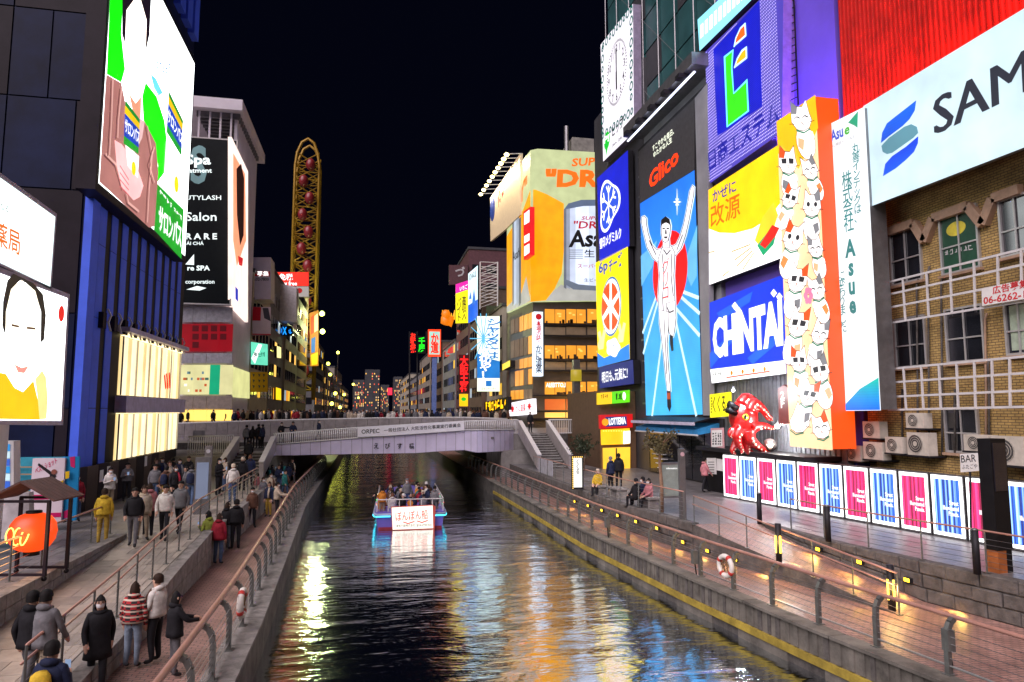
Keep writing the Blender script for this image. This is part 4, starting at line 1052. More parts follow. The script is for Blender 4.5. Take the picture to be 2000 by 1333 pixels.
for a0, b0, a1, b1, lab in ACS:
    pl_ = PX(18.35); u0, z0 = pl_.uv(a0, b1); u1, z1 = pl_.uv(a1, b0)
    z1 = max(z1, z0 + .5); t = thing('air_conditioner', lab, 'air conditioner', pl_.to3(u0, z0), 'air conditioners on the brick building'); f_ = Face(pl_, t, t.location)
    f_.rectuv('casing', u0, z0, u1, z1, M_ac, 0, .35); uc = u0 + (u1 - u0) * .4; zc = (z0 + z1) / 2; r_ = min(u1 - u0, z1 - z0) * .4
    def circ(r, off, m, nm, th=.01):
        b = MB(); b.prism([pl_.to3(uc + r * math.cos(k * math.pi / 10), zc + r * math.sin(k * math.pi / 10), off) - f_.org for k in range(20)], -pl_.n * th); return b.build(nm, m, t)
    circ(r_, .012, M_grille, 'fan_guard'); circ(r_ * .28, .03, M_ac, 'fan_hub')
    f_.strokes('guard_wire', [[(uc + r * math.cos(k * math.pi / 8), zc + r * math.sin(k * math.pi / 8)) for k in range(17)] for r in (r_ * .5, r_ * .75, r_)], .012, M_ac, .024, .006)
    f_.rectuv('bracket', u0 - .05, z0 - .06, u1 + .05, z0 - .005, M_frame, 0.02, .7)
for i in range(7):                       # pipes and cables on the brick wall
    x = (1795, 1817, 1843, 1929, 1935, 1868, 1765)[i]; t = thing('drain_pipe', ('thin drain pipe beside the left window of the brick building', 'brown pipe between the two window columns', 'thin cable pipe left of the poster window', 'bent yellow pipe beside the lower centre window', 'pipe running down past the large air conditioner', 'short pipe over the low air conditioner', 'pipe between bracket shelf and lattice')[i], 'pipe', bp.to3(*bp.uv(x, 880), .1))
    y0_ = (545, 520, 540, 612, 700, 790, 800)[i]; f_ = Face(bp, t, t.location)
    b = MB(); b.tube([p + Vector((-.1, 0, 0)) for p in f_.pts([(x + 4, y0_), (x, y0_ + 12), (x + 2, 760), (x + 2, 890)], 0)], .035, 6); b.build('pipe', M_tanbeam if i == 3 else M_dark_stone, t, True)
t, fc = sign_thing('bar_sign', 'small white bar sign board with black lettering beside the black kiosk', 'sign', PX(17.3), (1876, 922))
fc.poly('panel', [(1875, 887), (1910, 885), (1912, 920), (1876, 923)], mat('white_board_paint', (.78, .78, .76), .5), 0, .06)
fc.text('BAR', (1878, 904), (1907, 902), (1877, 890), M_ink, .006, .0); fc.text('ふたごや', (1879, 917), (1909, 915), (1879, 908), M_ink, .006)
b = MB(); b.tube(fc.pts([(1893, 922), (1895, 1060)], -.03), .03, 6); b.build('pole', M_frame, t)

# row of lit street panels
def streaks(name, dark, mid, light):
    m = bpy.data.materials.new(name); m.use_nodes = True; nt = m.node_tree; b = nt.nodes['Principled BSDF']
    tc = nt.nodes.new('ShaderNodeTexCoord'); mp = nt.nodes.new('ShaderNodeMapping'); mp.inputs['Scale'].default_value = (5, 5, 0.02)
    nt.links.new(tc.outputs['Object'], mp.inputs[0]); nz = nt.nodes.new('ShaderNodeTexNoise'); nz.inputs['Scale'].default_value = 2.2; nz.inputs['Detail'].default_value = 3
    nt.links.new(mp.outputs[0], nz.inputs['Vector']); rp = nt.nodes.new('ShaderNodeValToRGB'); e = rp.color_ramp.elements
    e[0].position = .36; e[0].color = (*L(dark), 1); e[1].position = .66; e[1].color = (*L(light), 1); n = e.new(.5); n.color = (*L(mid), 1)
    nt.links.new(nz.outputs['Fac'], rp.inputs[0]); nt.links.new(rp.outputs[0], b.inputs['Emission Color']); b.inputs['Emission Strength'].default_value = 1.15; b.inputs['Base Color'].default_value = (.05, .05, .05, 1)
    return m
M_pk = streaks('magenta_light_streaks', (90, 0, 40), (222, 8, 90), (250, 60, 130)); M_bl = streaks('blue_light_streaks', (6, 20, 90), (20, 92, 210), (170, 215, 255))
A_ = Vector((16.27, 29.7)); D_ = (Vector((18.23, 17.07)) - A_).normalized(); ppl = P2(A_, A_ + D_ * 10)
FRM = glow((255, 255, 255), 2.6)
for i in range(12):
    c0 = A_ + D_ * (i * 1.17 + .03); c1 = A_ + D_ * ((i + 1) * 1.17 - .03)
    nm = ('magenta', 'blue')[i % 2]
    where = ('beside the notice boards', 'second in the row, under the octopus', 'third in the row, under the octopus', 'fourth in the row', 'under the cat sign', 'under the small corner air conditioner', 'below the foil-topped air conditioner', 'below the big round-fan unit', 'before the brick wall', 'left of the bar sign', 'half hidden by the black kiosk', 'right of the black kiosk')[i]
    t = thing('street_panel', '%s streaked illuminated street panel %s' % (nm, where), 'light panel', (c0.x, c0.y, 2.0), 'row of illuminated street panels'); f_ = Face(ppl, t, t.location)
    ua = (Vector((c0.x, c0.y, 0)) - ppl.p).dot(ppl.u); ub = (Vector((c1.x, c1.y, 0)) - ppl.p).dot(ppl.u); ua, ub = sorted((ua, ub))
    f_.rectuv('casing', ua, 2.02, ub, 4.0, M_grey_metal, -.02, .2)
    f_.rectuv('light_border', ua + .04, 2.08, ub - .04, 3.95, FRM, 0, .018)
    f_.rectuv('picture', ua + .13, 2.19, ub - .13, 3.84, M_pk if i % 2 == 0 else M_bl, .012, .01)
    w_ = ub - ua
    for r, s_ in enumerate(('Street', 'Illuminated', 'Panels.')):
        v, fcs = text_mesh(s_, .02); x0 = min(p[0] for p in v); x1 = max(p[0] for p in v); tw_ = (.30, .52, .34)[r]; sc = tw_ / (x1 - x0)
        me = bpy.data.meshes.new('lettering'); me.from_pydata([tuple(ppl.to3(ub - .17 - tw_ + (p[0] - x0) * sc, 3.06 - r * .17 + p[1] * .19, .026) - t.location) for p in v], [], fcs); me.materials.append(W1)
        o = bpy.data.objects.new('lettering', me); col.objects.link(o); o.parent = t
# black kiosk post
t = thing('kiosk_post', 'tall black information kiosk with orange base on the terrace', 'kiosk', (15.55, 14.7, 2.0), None, R(8))
b = MB(); b.box((-.27, -.17, .55), (.27, .17, 3.3)); b.build('body', M_black, t)
b = MB(); b.box((-.25, -.15, 0), (.05, .15, .549)); b.build('base', mat('orange_wood', (.4, .12, .03), .5), t)
b = MB(); b.box((-.22, -.19, 2.0), (.22, -.171, 3.2)); b.build('screen', mat('dark_screen', (.02, .018, .025), .1), t)
b = MB(); b.box((.052, -.15, 0), (.25, .15, .549)); b.build('base', M_black, t)

# shops under the runner billboard
tsh, osh = box_building('shop_front', 'dark glazed shop front with blue awning under the runner billboard', 18.3, 26, 33.2, 43.2, 2.0, 5.6, M_dkwall)
fs = Face(PX(18.25), tsh, osh)
for i in range(6):
    y0_ = 33.6 + i * 1.55; b = MB(); b.box(Vector((18.2, y0_, 2.1)) - osh, Vector((18.29, y0_ + 1.45, 4.9)) - osh); b.build('glass_pane', M_dkglass, tsh)
for i in range(9):
    b = MB(); b.box(Vector((17.9 - i * .02, 39.2 + i * .22, 2.15 + i * .28)) - osh, Vector((18.19, 40.6 + i * .22, 2.2 + i * .28)) - osh); b.build('stair_tread', M_white_metal, tsh)
aw = thing('awning', 'blue folded awning over the dark glazed shop front', 'awning', (17.2, 38, 4.9)); ao_ = Vector(aw.location)
b = MB(); b.prism([Vector((18.2, 33.4, 5.35)) - ao_, Vector((16.9, 33.4, 5.0)) - ao_, Vector((16.9, 33.4, 4.72)) - ao_, Vector((18.2, 33.4, 4.95)) - ao_], (0, 8.4, 0)); b.build('canvas', mat('blue_canvas', (.02, .22, .50), .6), aw)
b = MB(); b.tube([Vector((16.88, 33.3, 4.72)) - ao_, Vector((16.88, 41.85, 4.72)) - ao_], .05, 6); b.build('front_bar', M_white_metal, aw)
cn = thing('canopy', 'dark slatted canopy directly under the runner billboard', 'canopy', (17.5, 38, 5.5)); co_ = Vector(cn.location)
for i in range(17):
    b = MB(); b.prism([Vector((18.3, 33.4 + i * .5, 5.75)) - co_, Vector((16.75, 33.4 + i * .5, 5.42)) - co_, Vector((16.75, 33.4 + i * .5, 5.36)) - co_, Vector((18.3, 33.4 + i * .5, 5.66)) - co_], (0, .42, 0)); b.build('slat', M_frame, cn)
b = MB(); b.box(Vector((16.6, 33.3, 5.24)) - co_, Vector((16.74, 41.9, 5.40)) - co_); b.build('edge', mat('pale_lilac_edge', (.5, .48, .62), .4), cn)
# fast food shop facing along the canal
tf = thing('fast_food_shop', 'small fast food shop with red sign and yellow lit interior under the navy sign', 'shop', (17.2, 45.6, 2.0)); of = Vector(tf.location); ff = Face(PY(45.4), tf, of)
M_shopback = mat('warm_shop_wall', (.6, .38, .1), .6)
b = MB(); b.box(Vector((15.9, 45.9, 2.0)) - of, Vector((18.55, 53.9, 7.4)) - of); b.build('wall', mat('brown_shop_wall', (.12, .07, .04), .6), tf)
ff.poly('sign', [(1171, 811), (1234, 809), (1234, 835), (1172, 838)], glow((200, 16, 24), 1.0), .15, .4)
ff.poly('name_panel', [(1181, 815), (1222, 813.5), (1223, 832), (1182, 834)], glow((30, 60, 130), .9), .165, .012)
ff.text('LOTTERIA', (1188, 831), (1221, 828.5), (1187, 817), W1, .18, .03); ff.disc('round_logo', (1180.5, 825), (1180.5, 818), glow((250, 160, 30), 1.1), .19, .01)
WARM = glow((255, 190, 40), 1.25); WARM2 = glow((255, 215, 110), 1.5)
ff.poly('lit_interior', [(1176, 840), (1233, 837), (1233, 868), (1177, 870)], WARM, -.3, .02)
ff.poly('lit_doorway', [(1180, 876), (1234, 874), (1234, 936), (1181, 936)], glow((250, 200, 70), 1.1), -.3, .02)
ff.poly('door_frame', [(1205, 876), (1207, 876), (1207, 936), (1205, 936)], M_frame, -.2, .05)
ff.poly('menu_panel', [(1219, 843), (1232, 842), (1232, 866), (1219, 868)], W2, -.1, .05)
for i in range(9):
    p = PY(45.4).to3(*PY(45.4).uv(1178 + i * 5, 842), .1) - of; b = MB(); b.ball(p, .05, 8, 5); b.build('bulb', WARM2, tf, True)
t, fc = sign_thing('green_shop_sign', 'green and yellow lit shop signs above the fast food sign', 'sign', PY(45.2), (1168, 790))
fc.poly('panel', [(1168, 768), (1195, 766), (1195, 789), (1168, 791)], glow((240, 200, 20), 1.05), 0, .3); fc.poly('panel', [(1195.5, 766), (1230, 762), (1230, 786), (1195.5, 789)], glow((110, 210, 20), 1.05), 0, .3)
fc.scribble((1202, 783), (1216, 781), (1202, 769), 3, glow((20, 90, 20), .8)); fc.scribble((1173, 779), (1188, 778), (1173, 771), 4, glow((150, 90, 0), .8)); fc.disc('white_picture', (1219, 774), (1219, 766), W1, .016, sx=.4)

# bays behind the octopus and the 2F sign
tq, oq = box_building('takoyaki_shop', 'shop with grey corrugated bay and dark wall behind the octopus', 18.3, 18.6, 23.7, 33.0, 2.0, 9.2, mat('grey_corrugated_bay', (.16, .17, .2), .5, .2, .3, 3))
for i in range(28):
    b = MB(); b.box(Vector((18.24, 24.0 + i * .32, 4.2)) - oq, Vector((18.29, 24.2 + i * .32, 9.0)) - oq); b.build('corrugation', mat('grey_corrugated_bay', (.16, .17, .2), .5, .2, .3, 3), tq)
b = MB(); b.box(Vector((16.6, 24.0, 4.02)) - oq, Vector((18.3, 33.0, 4.2)) - oq); b.build('ledge', M_frame, tq)
t, fc = sign_thing('yellow_shop_sign', 'yellow sign with black brush strokes left of the octopus', 'sign', PX(17.2), (1387, 815))
fc.poly('panel', [(1386, 771), (1424, 766), (1425, 813), (1387, 816)], glow((246, 232, 30), 1.1), 0, .12)
fc.text('くくる', (1393, 808), (1418, 805), (1392, 775), INK, .014, .02); fc.scribble((1389, 808), (1392, 808), (1388.5, 775), 6, INK, .014, True, .03)
t, fc = sign_thing('calligraphy_sign', 'white board with black calligraphy and pink border left of the octopus', 'sign', PX(17.0), (1389, 879))
fc.poly('border', [(1388, 837), (1412, 836), (1413, 878), (1389, 880)], mat('pink_board', (.55, .3, .32), .6), 0, .06); fc.poly('panel', [(1390, 841), (1410, 840), (1411, 872), (1390, 874)], mat('white_board_paint', (.78, .78, .76), .5), .006, .006)
[fc.scribble((x_, 870), (x_ + 3, 870), (x_, 845), 5, M_ink, .014, True, .035) for x_ in (1392, 1397, 1402, 1406)]
t, fc = sign_thing('floor_sign', 'brown hanging lantern board reading the second floor beside the cat sign', 'sign', PX(17.0), (1524, 830))
fc.poly('board', [(1519, 760), (1530, 752), (1539, 758), (1540, 828), (1522, 830)], mat('dark_red_wood', (.16, .03, .025), .5), 0, .3)
fc.text('2F', (1525, 798), (1533, 796), (1524, 766), W1, .014, .02, vert=True)
t, fc = sign_thing('notice_cluster', 'two white notice sheets on the dark wall left of the lit panels', 'notice', PX(16.9), (1381, 928))
fc.poly('sheet', [(1380, 895), (1398, 895), (1399, 927), (1380, 925)], mat('white_board_paint', (.78, .78, .76), .5), 0, .02); fc.poly('sheet', [(1399.5, 896), (1413, 898), (1413, 921), (1399.5, 919)], mat('white_board_paint', (.78, .78, .76), .5), 0, .02)
fc.lines('print_line', [[(1383, 903 + i * 5), (1395, 903 + i * 5)] for i in range(5)], .03, M_ink, .004, .003)
tv, ov = box_building('dark_wall', 'dark low wall behind the notice sheets at the end of the panels', 16.95, 17.6, 29.8, 33.0, 2.0, 4.0, M_black, 'wall')

# octopus
oc = thing('octopus_sculpture', 'big shiny red octopus sculpture with yellow eye above the lit panels', 'sculpture', (16.7, 28.6, 4.2)); oo = Vector(oc.location)
M_octo = mat('glossy_red_octopus_skin', (.55, .012, .012), .22, 0, .35, 3, .25, 9, spec=.8)
M_suck = mat('cream_suckers', (.75, .6, .45), .4)
OY = 28.3
def oz(px, py, d=0.0): return at(px, py, y=OY + d) - oo
b = MB()
hc = oz(1452, 815); b.ball(hc, (.66, .62, .82), 16, 12); b.ball(oz(1463, 832), (.42, .45, .45), 14, 10)
TENT = [([(1448, 788), (1456, 777), (1470, 782), (1474, 795), (1486, 800), (1500, 818), (1510, 822)], .26, -.3), ([(1466, 802), (1474, 786), (1492, 800), (1500, 810), (1509, 819)], .24, -.6), ([(1470, 836), (1490, 832), (1506, 836), (1517, 833)], .24, -.5), ([(1462, 842), (1466, 858), (1480, 872), (1500, 884), (1516, 896)], .30, -.5), ([(1455, 845), (1458, 866), (1462, 882), (1480, 890), (1496, 886)], .28, -.2), ([(1448, 840), (1440, 850), (1443, 868), (1450, 880), (1446, 886)], .25, -.4), ([(1442, 838), (1428, 842), (1426, 852), (1436, 858)], .2, -.2), ([(1446, 846), (1436, 868), (1430, 882), (1438, 888)], .24, -.1), ([(1486, 800), (1478, 784), (1472, 776), (1472, 786)], .13, -.1)]
suck = MB()
for pts_, r0, d in TENT:
    ps = [oz(x, y, d - .25 * i / len(pts_)) for i, (x, y) in enumerate(pts_)]
    sm = []
    for i in range(len(ps) - 1):
        p0, p1, p2, p3 = ps[max(0, i-1)], ps[i], ps[i+1], ps[min(len(ps)-1, i+2)]
        for k in range(5):
            u = k / 5; sm.append(.5 * ((2 * p1) + (p2 - p0) * u + (2 * p0 - 5 * p1 + 4 * p2 - p3) * u * u + (3 * p1 - p0 - 3 * p2 + p3) * u ** 3))
    sm.append(ps[-1]); n = len(sm)
    rs = [r0 * (1 - .82 * i / (n - 1)) for i in range(n)]; b.tube(sm, rs, 10)
    for i in range(3, n - 1, 2): suck.ball(sm[i] + Vector((.1 * rs[i], -rs[i] * .85, -rs[i] * .5)), rs[i] * .3, 6, 4)
body = b.build('body', M_octo, oc, True); rm = body.modifiers.new('remesh', 'REMESH'); rm.mode = 'VOXEL'; rm.voxel_size = .055; rm.use_smooth_shade = True
suck.build('suckers', M_suck, oc, True)['kind'] = 'stuff'
ey = MB(); ey.ball(oz(1456, 815, -.66), (.16, .08, .14), 12, 8); e_ = ey.build('eye', mat('yellow_eye', (.7, .5, .03), .2), oc, True)
ey = MB(); ey.ball(oz(1456, 815, -.735), (.07, .02, .1), 10, 6); ey.build('pupil', M_black, e_, True)
for px, py in ((1441, 797), (1438, 808)):
    b = MB(); b.tube([oz(px, py, -.3), oz(px - 18, py - 8, -.3)], [.12, .16], 8); b.build('funnel', M_black, oc, True)
t = thing('glass_float', 'round glass ball holding a white ornament at the octopus arms', 'glass ball', at(1504, 884, y=27.6)); go_ = Vector(t.location)
b = MB(); b.ball(at(1504, 869, y=27.6) - go_, .3, 16, 10); b.build('ball', mat('dark_glass_ball', (.06, .05, .05), .05, 0, .3, 2, spec=1.0), t, True)
b = MB()
for i in range(5): b.tube([at(1504, 878, y=27.25) - go_, at(1497 + i * 3.6, 862 + abs(i - 2) * 3, y=27.25) - go_], [.05, .015], 6)
b.build('ornament', M_suck, t, True)
def point_lamp(name, label, p, c, e, r=.06, k=6.0, group=None, cat='lamp', cc=(255, 225, 150)):
    t = thing(name, label, cat, p, group)
    b = MB(); b.ball((0, 0, 0), r, 10, 8); b.build('bulb', glow(cc, k), t, True)
    b = MB(); b.tube([(0, 0, r), (0, 0, r + .12)], r * .6, 8); b.build('socket', M_frame, t)
    ld = bpy.data.lights.new('lamp_light', 'POINT'); ld.energy = e; ld.color = c; ld.shadow_soft_size = r * 1.4
    lo = bpy.data.objects.new('lamp_light', ld); col.objects.link(lo); lo.parent = t; lo.location = (0, -r * 2.2, -r * .6)
    return t
point_lamp('spot_lamp', 'bright white lamp shining beside the octopus arms', at(1518, 833, y=26.9), (1, .97, .9), 260, .1, 14, None, 'lamp', (255, 250, 240))
point_lamp('spot_lamp', 'white lamp on the ceiling over the octopus', at(1432, 763, y=27.5), (.9, .95, 1), 160, .07, 8, None, 'lamp', (235, 245, 255))

# footlights in the walls, lamp posts, bollards
for i, (px, py) in enumerate([(1124, 980), (1150, 988), (1177, 997), (1208, 1007), (1244, 1019), (1285, 1032), (1336, 1059), (1384, 1076), (1439, 1093), (1504, 1116), (1600, 1073), (1681, 1098), (1774, 1133), (1886, 1176)]):
    low = i < 10
    if low:
        wy = at(px, py, z=1.35).y; wx = lerp_poly([(15, 14), (12.9, 15), (11.3, 22.9), (10.68, 28.4), (10.56, 36.2), (10.5, 47)], wy)
    else:
        wy = at(px, py, z=1.45).y; wx = lerp_poly([(15.8, 9), (14.75, 14.5), (14.4, 16.1), (13.87, 18.9), (13.7, 22.6)], wy)
    p = at(px, py, x=wx - .06)
    t = thing('footlight', 'small warm footlight in the %s wall' % ('mossy quay walkway' if low else 'dark stone terrace'), 'footlight', p, 'footlights in the walkway wall' if low else 'footlights in the stone terrace wall')
    b = MB(); b.box((-.05, -.11, -.06), (.05, .11, .06)); b.build('housing', M_frame, t)
    b = MB(); b.box((-.062, -.09, -.045), (-.0505, .09, .045)); b.build('lens', glow((255, 205, 60), 5.0), t)
    ld = bpy.data.lights.new('footlight_light', 'SPOT'); ld.energy = 22 if low else 30; ld.color = (1, .58, .12); ld.spot_size = R(130); ld.spot_blend = .8; ld.shadow_soft_size = .08
    lo = bpy.data.objects.new('footlight_light', ld); col.objects.link(lo); lo.parent = t; lo.location = (-.12, 0, 0); lo.rotation_euler = (0, R(48), 0)
for i, (px, py, h) in enumerate([(1522, 1100, 1.15), (1743, 1196, 1.15)]):
    p = at(px, py, z=(1.5, 1.0)[i]); t = thing('bollard_lamp', ('bollard with lit slot half way down the brick ramp', 'bollard with lit slot at the foot of the brick ramp')[i], 'bollard lamp', p)
    b = MB(); b.tube([(0, 0, 0), (0, 0, h)], .09, 12); b.build('body', M_frame, t, True)
    b = MB(); b.box((-.10, -.025, .3), (-.085, .025, .8)); b.box((-.025, -.10, .3), (.025, -.085, .8)); b.build('lit_slot', glow((255, 215, 90), 4.0), t)
    ld = bpy.data.lights.new('bollard_light', 'POINT'); ld.energy = 22; ld.color = (1, .62, .2); ld.shadow_soft_size = .1
    lo = bpy.data.objects.new('bollard_light', ld); col.objects.link(lo); lo.parent = t; lo.location = (-.2, -.2, .6)
for i, (px, py) in enumerate([(1484, 1024), (1618, 1058), (1909, 1122)]):
    t = thing('bollard', ('dark bollard at the far end of the terrace railing', 'dark bollard in the middle of the terrace railing', 'dark bollard by the black kiosk')[i], 'bollard', at(px, py, z=2.06)); b = MB(); b.tube([(0, 0, 0), (0, 0, 1.05)], .085, 12); b.build('body', M_frame, t, True); b = MB(); b.tube([(0, 0, 1.051), (0, 0, 1.09)], [.09, .06], 12); b.build('cap', M_grey_metal, t, True)
def life_ring(label, p, rz):
    t = thing('life_ring', label, 'life ring', p, None, rz)
    b = MB(); rings = []
    for i in range(20):
        a = 2 * math.pi * i / 20; c = Vector((0, .27 * math.cos(a), .27 * math.sin(a))); rings.append([c + (Vector((0, math.cos(a), math.sin(a))) * math.cos(k * math.pi / 4) + Vector((1, 0, 0)) * math.sin(k * math.pi / 4)) * .075 for k in range(8)])
    rings.append(rings[0]); b.ring(rings, 0, False); b.build('ring', mat('white_lifebuoy', (.75, .72, .66), .5, 0, .1), t, True)
    for k in range(4):
        a0 = k * math.pi / 2 + .4; b = MB(); b.tube([Vector((0, .27 * math.cos(a0 + q * .08), .27 * math.sin(a0 + q * .08))) for q in range(5)], .08, 8); b.build('red_band', mat('red_band', (.6, .04, .03), .5), t, True)
    b = MB(); b.tube([Vector((.08 * math.sin(q * 2.1), .2 * math.cos(q * 1.3) * (1 - q * .03), .2 * math.sin(q * 1.7))) for q in range(16)], .014, 5); b.build('rope', mat('brown_rope', (.25, .15, .07), .9), t, True)
    return t
pr_ = at(1417, 1106, x=10.0); life_ring('white life ring with coiled rope on the railing of the footlit walkway', (10.0, pr_.y, pr_.z), R(10))
pr_ = at(473, 1178, x=-2.72); life_ring('white and red life ring on the railing of the crowded walkway', (-2.72, pr_.y, pr_.z), R(0))
for i, (px, py, lab) in enumerate([(1357, 1088, 'grey junction box on a railing post near the life ring'), (1853, 1250, 'grey junction box with cable on a railing post at the brick walkway'), (1186, 1020, 'grey junction box on a far railing post of the footlit walkway')]):
    xq = lerp_poly(RQ, at(px, py, x=10.3).y) + .28; p = at(px, py, x=xq); t = thing('junction_box', lab, 'junction box', p); b = MB(); b.box((-.09, -.08, -.2), (.07, .08, .2)); b.build('box', M_post, t); b = MB(); b.tube([(0, 0, -.2), (0.02, -.03, -.5), (.06, .05, p.z * -1 + 1.06)], .02, 6); b.build('cable', M_black, t)

# tree, information board, info post, benches, poster stand on the right terrace
random.seed(11)
M_trunk = mat('pale_tree_bark', (.26, .16, .10), .85, 0, .4, 6, .5); M_leaf = mat('sparse_brown_green_leaf', (.10, .085, .035), .6, 0, .5, 2); M_leaf2 = mat('dark_olive_leaf', (.045, .06, .03), .6, 0, .5, 2)
tb_ = at(1292, 1001, z=2.0); tr_ = thing('street_tree', 'slim bare-trunked street tree with sparse brownish crown by the information board', 'tree', tb_)
top = at(1289, 880, y=tb_.y) - tb_
b = MB(); b.tube([(0, 0, 0), (.03, 0, 1.0), (-.02, .03, 2.0), top], [.09, .075, .06, .045], 8)
tips = []
for i in range(16):
    a = random.uniform(0, 6.28); r = random.uniform(.25, .62); h = random.uniform(-.15, .75); e = top + Vector((math.cos(a) * r, math.sin(a) * r, h)); m_ = top + (e - top) * .5 + Vector((0, 0, .12)); b.tube([top, m_, e], [.03, .018, .006], 5); tips += [m_, e, (m_ + e) / 2]
b.build('trunk', M_trunk, tr_, True)
def leaf_mesh(pts, n, sp, size):
    b = MB()
    for i in range(n):
        c = random.choice(pts) + Vector((random.gauss(0, sp), random.gauss(0, sp), random.gauss(0, sp))); d = Vector((random.gauss(0, 1), random.gauss(0, 1), random.gauss(0, .6))).normalized(); s_ = size * random.uniform(.6, 1.3); e = d.cross(Vector((random.random(), random.random(), .3))).normalized() * s_ * .45
        b.add([c, c + d * s_ * .5 + e, c + d * s_, c + d * s_ * .5 - e], [(0, 1, 2, 3)])
    return b
leaf_mesh(tips, 900, .09, .10).build('crown', M_leaf, tr_)['kind'] = 'stuff'
pb = at(1140, 885, y=44.5); t2 = thing('shrub', 'leafy plant with small blue lights hanging by the stairs parapet', 'shrub', (pb.x, 44.5, 2.0))
b = MB(); b.tube([(0, 0, 0), (.05, 0, 1.0), (0, 0, 1.7)], [.05, .04, .02], 6); b.build('stem', M_trunk, t2, True)
leaf_mesh([Vector((random.gauss(0, .35), random.gauss(0, .3), random.gauss(1.6, .35))) for i in range(60)], 900, .1, .13).build('foliage', M_leaf2, t2)['kind'] = 'stuff'
t = thing('information_board', 'grey information board standing by the slim tree', 'information board', at(1312, 1000, z=2.0)); 
b = MB(); b.box((-.45, -.04, .55), (.45, .04, 1.95)); b.build('frame', M_grey_metal, t); b = MB(); b.box((-.4, -.05, .62), (.4, -.041, 1.85)); b.build('panel', mat('pale_green_panel', (.25, .30, .27), .4), t)
for sx in (-.42, .34): b = MB(); b.box((sx, -.04, 0), (sx + .08, .04, .549)); b.build('leg', M_grey_metal, t)
v, fcs = text_mesh('information'); me = bpy.data.meshes.new('lettering'); me.from_pydata([(-.22 + p[0] * .1, -.056, 1.68 + p[1] * .1) for p in v], [], fcs); me.materials.append(W1); o = bpy.data.objects.new('lettering', me); col.objects.link(o); o.parent = t
t = thing('information_post', 'slim grey post with round information symbol next to the board', 'sign post', at(1334, 1016, z=2.0)); b = MB(); b.box((-.11, -.08, 0), (.11, .08, 2.6)); b.build('post', M_grey_metal, t); b = MB(); b.prism([(.08 * math.cos(k * .5236), -.09, 2.4 + .08 * math.sin(k * .5236)) for k in range(12)], (0, .008, 0)); b.build('symbol', mat('pink_symbol', (.6, .4, .45), .5), t)
for i, (px, py) in enumerate([(1172, 966), (1208, 972), (1270, 992)]):
    t = thing('bench', ('pale stone bench seat beside the yellow hooded sitter', 'pale stone bench between the sitter and the group', 'pale stone bench with the seated group by the tree')[i], 'bench', at(px, py, z=2.0), None, R(5)); b = MB(); b.box((-.3, -.5, .38), (.3, .5, .46)); b.build('seat', M_lt_stone, t)
    for sy in (-.42, .28): b = MB(); b.box((-.24, sy, 0), (.24, sy + .14, .379)); b.build('leg', M_lt_stone, t)
t = thing('bulb_sign', 'small white menu sign framed with yellow bulbs at the foot of the stairs', 'sign', at(1128, 960, z=2.0)); b = MB(); b.box((-.3, -.06, .1), (.3, .06, 1.75)); b.build('board', M_frame, t); b = MB(); b.box((-.22, -.075, .2), (.22, -.061, 1.65)); b.build('panel', glow((240, 240, 235), .9), t)
for i in range(22):
    s_ = i / 22 * 4.3; x_, z_ = ((-.26 + s_ * .52 / .52 * .5, 1.7) if s_ < 1.04 else (-.26, 1.7 - (s_ - 1.04) * .5)) if s_ < 4.3 else (0, 0)
    b = MB(); b.ball((min(x_, .26), -.08, max(.15, z_)), .03, 6, 4); b.build('bulb', WARM2, t)
v, fcs = text_mesh('\n'.join('くくる'), .01, True); me = bpy.data.meshes.new('lettering'); me.from_pydata([(p[0] * .2, -.08, 1.35 + p[1] * .3) for p in v], [], fcs); me.materials.append(INK); o = bpy.data.objects.new('lettering', me); col.objects.link(o); o.parent = t
t = thing('hoarding', 'low pale grey site hoarding with a rail beside the stairs foot', 'hoarding', (10.9, 40.5, 2.0))
for i in range(3): b = MB(); b.box((0.05 + i * .0, i * 1.15, .05), (.09, i * 1.15 + 1.1, 1.0)); b.build('panel', mat('pale_hoarding', (.5, .5, .55), .5), t)
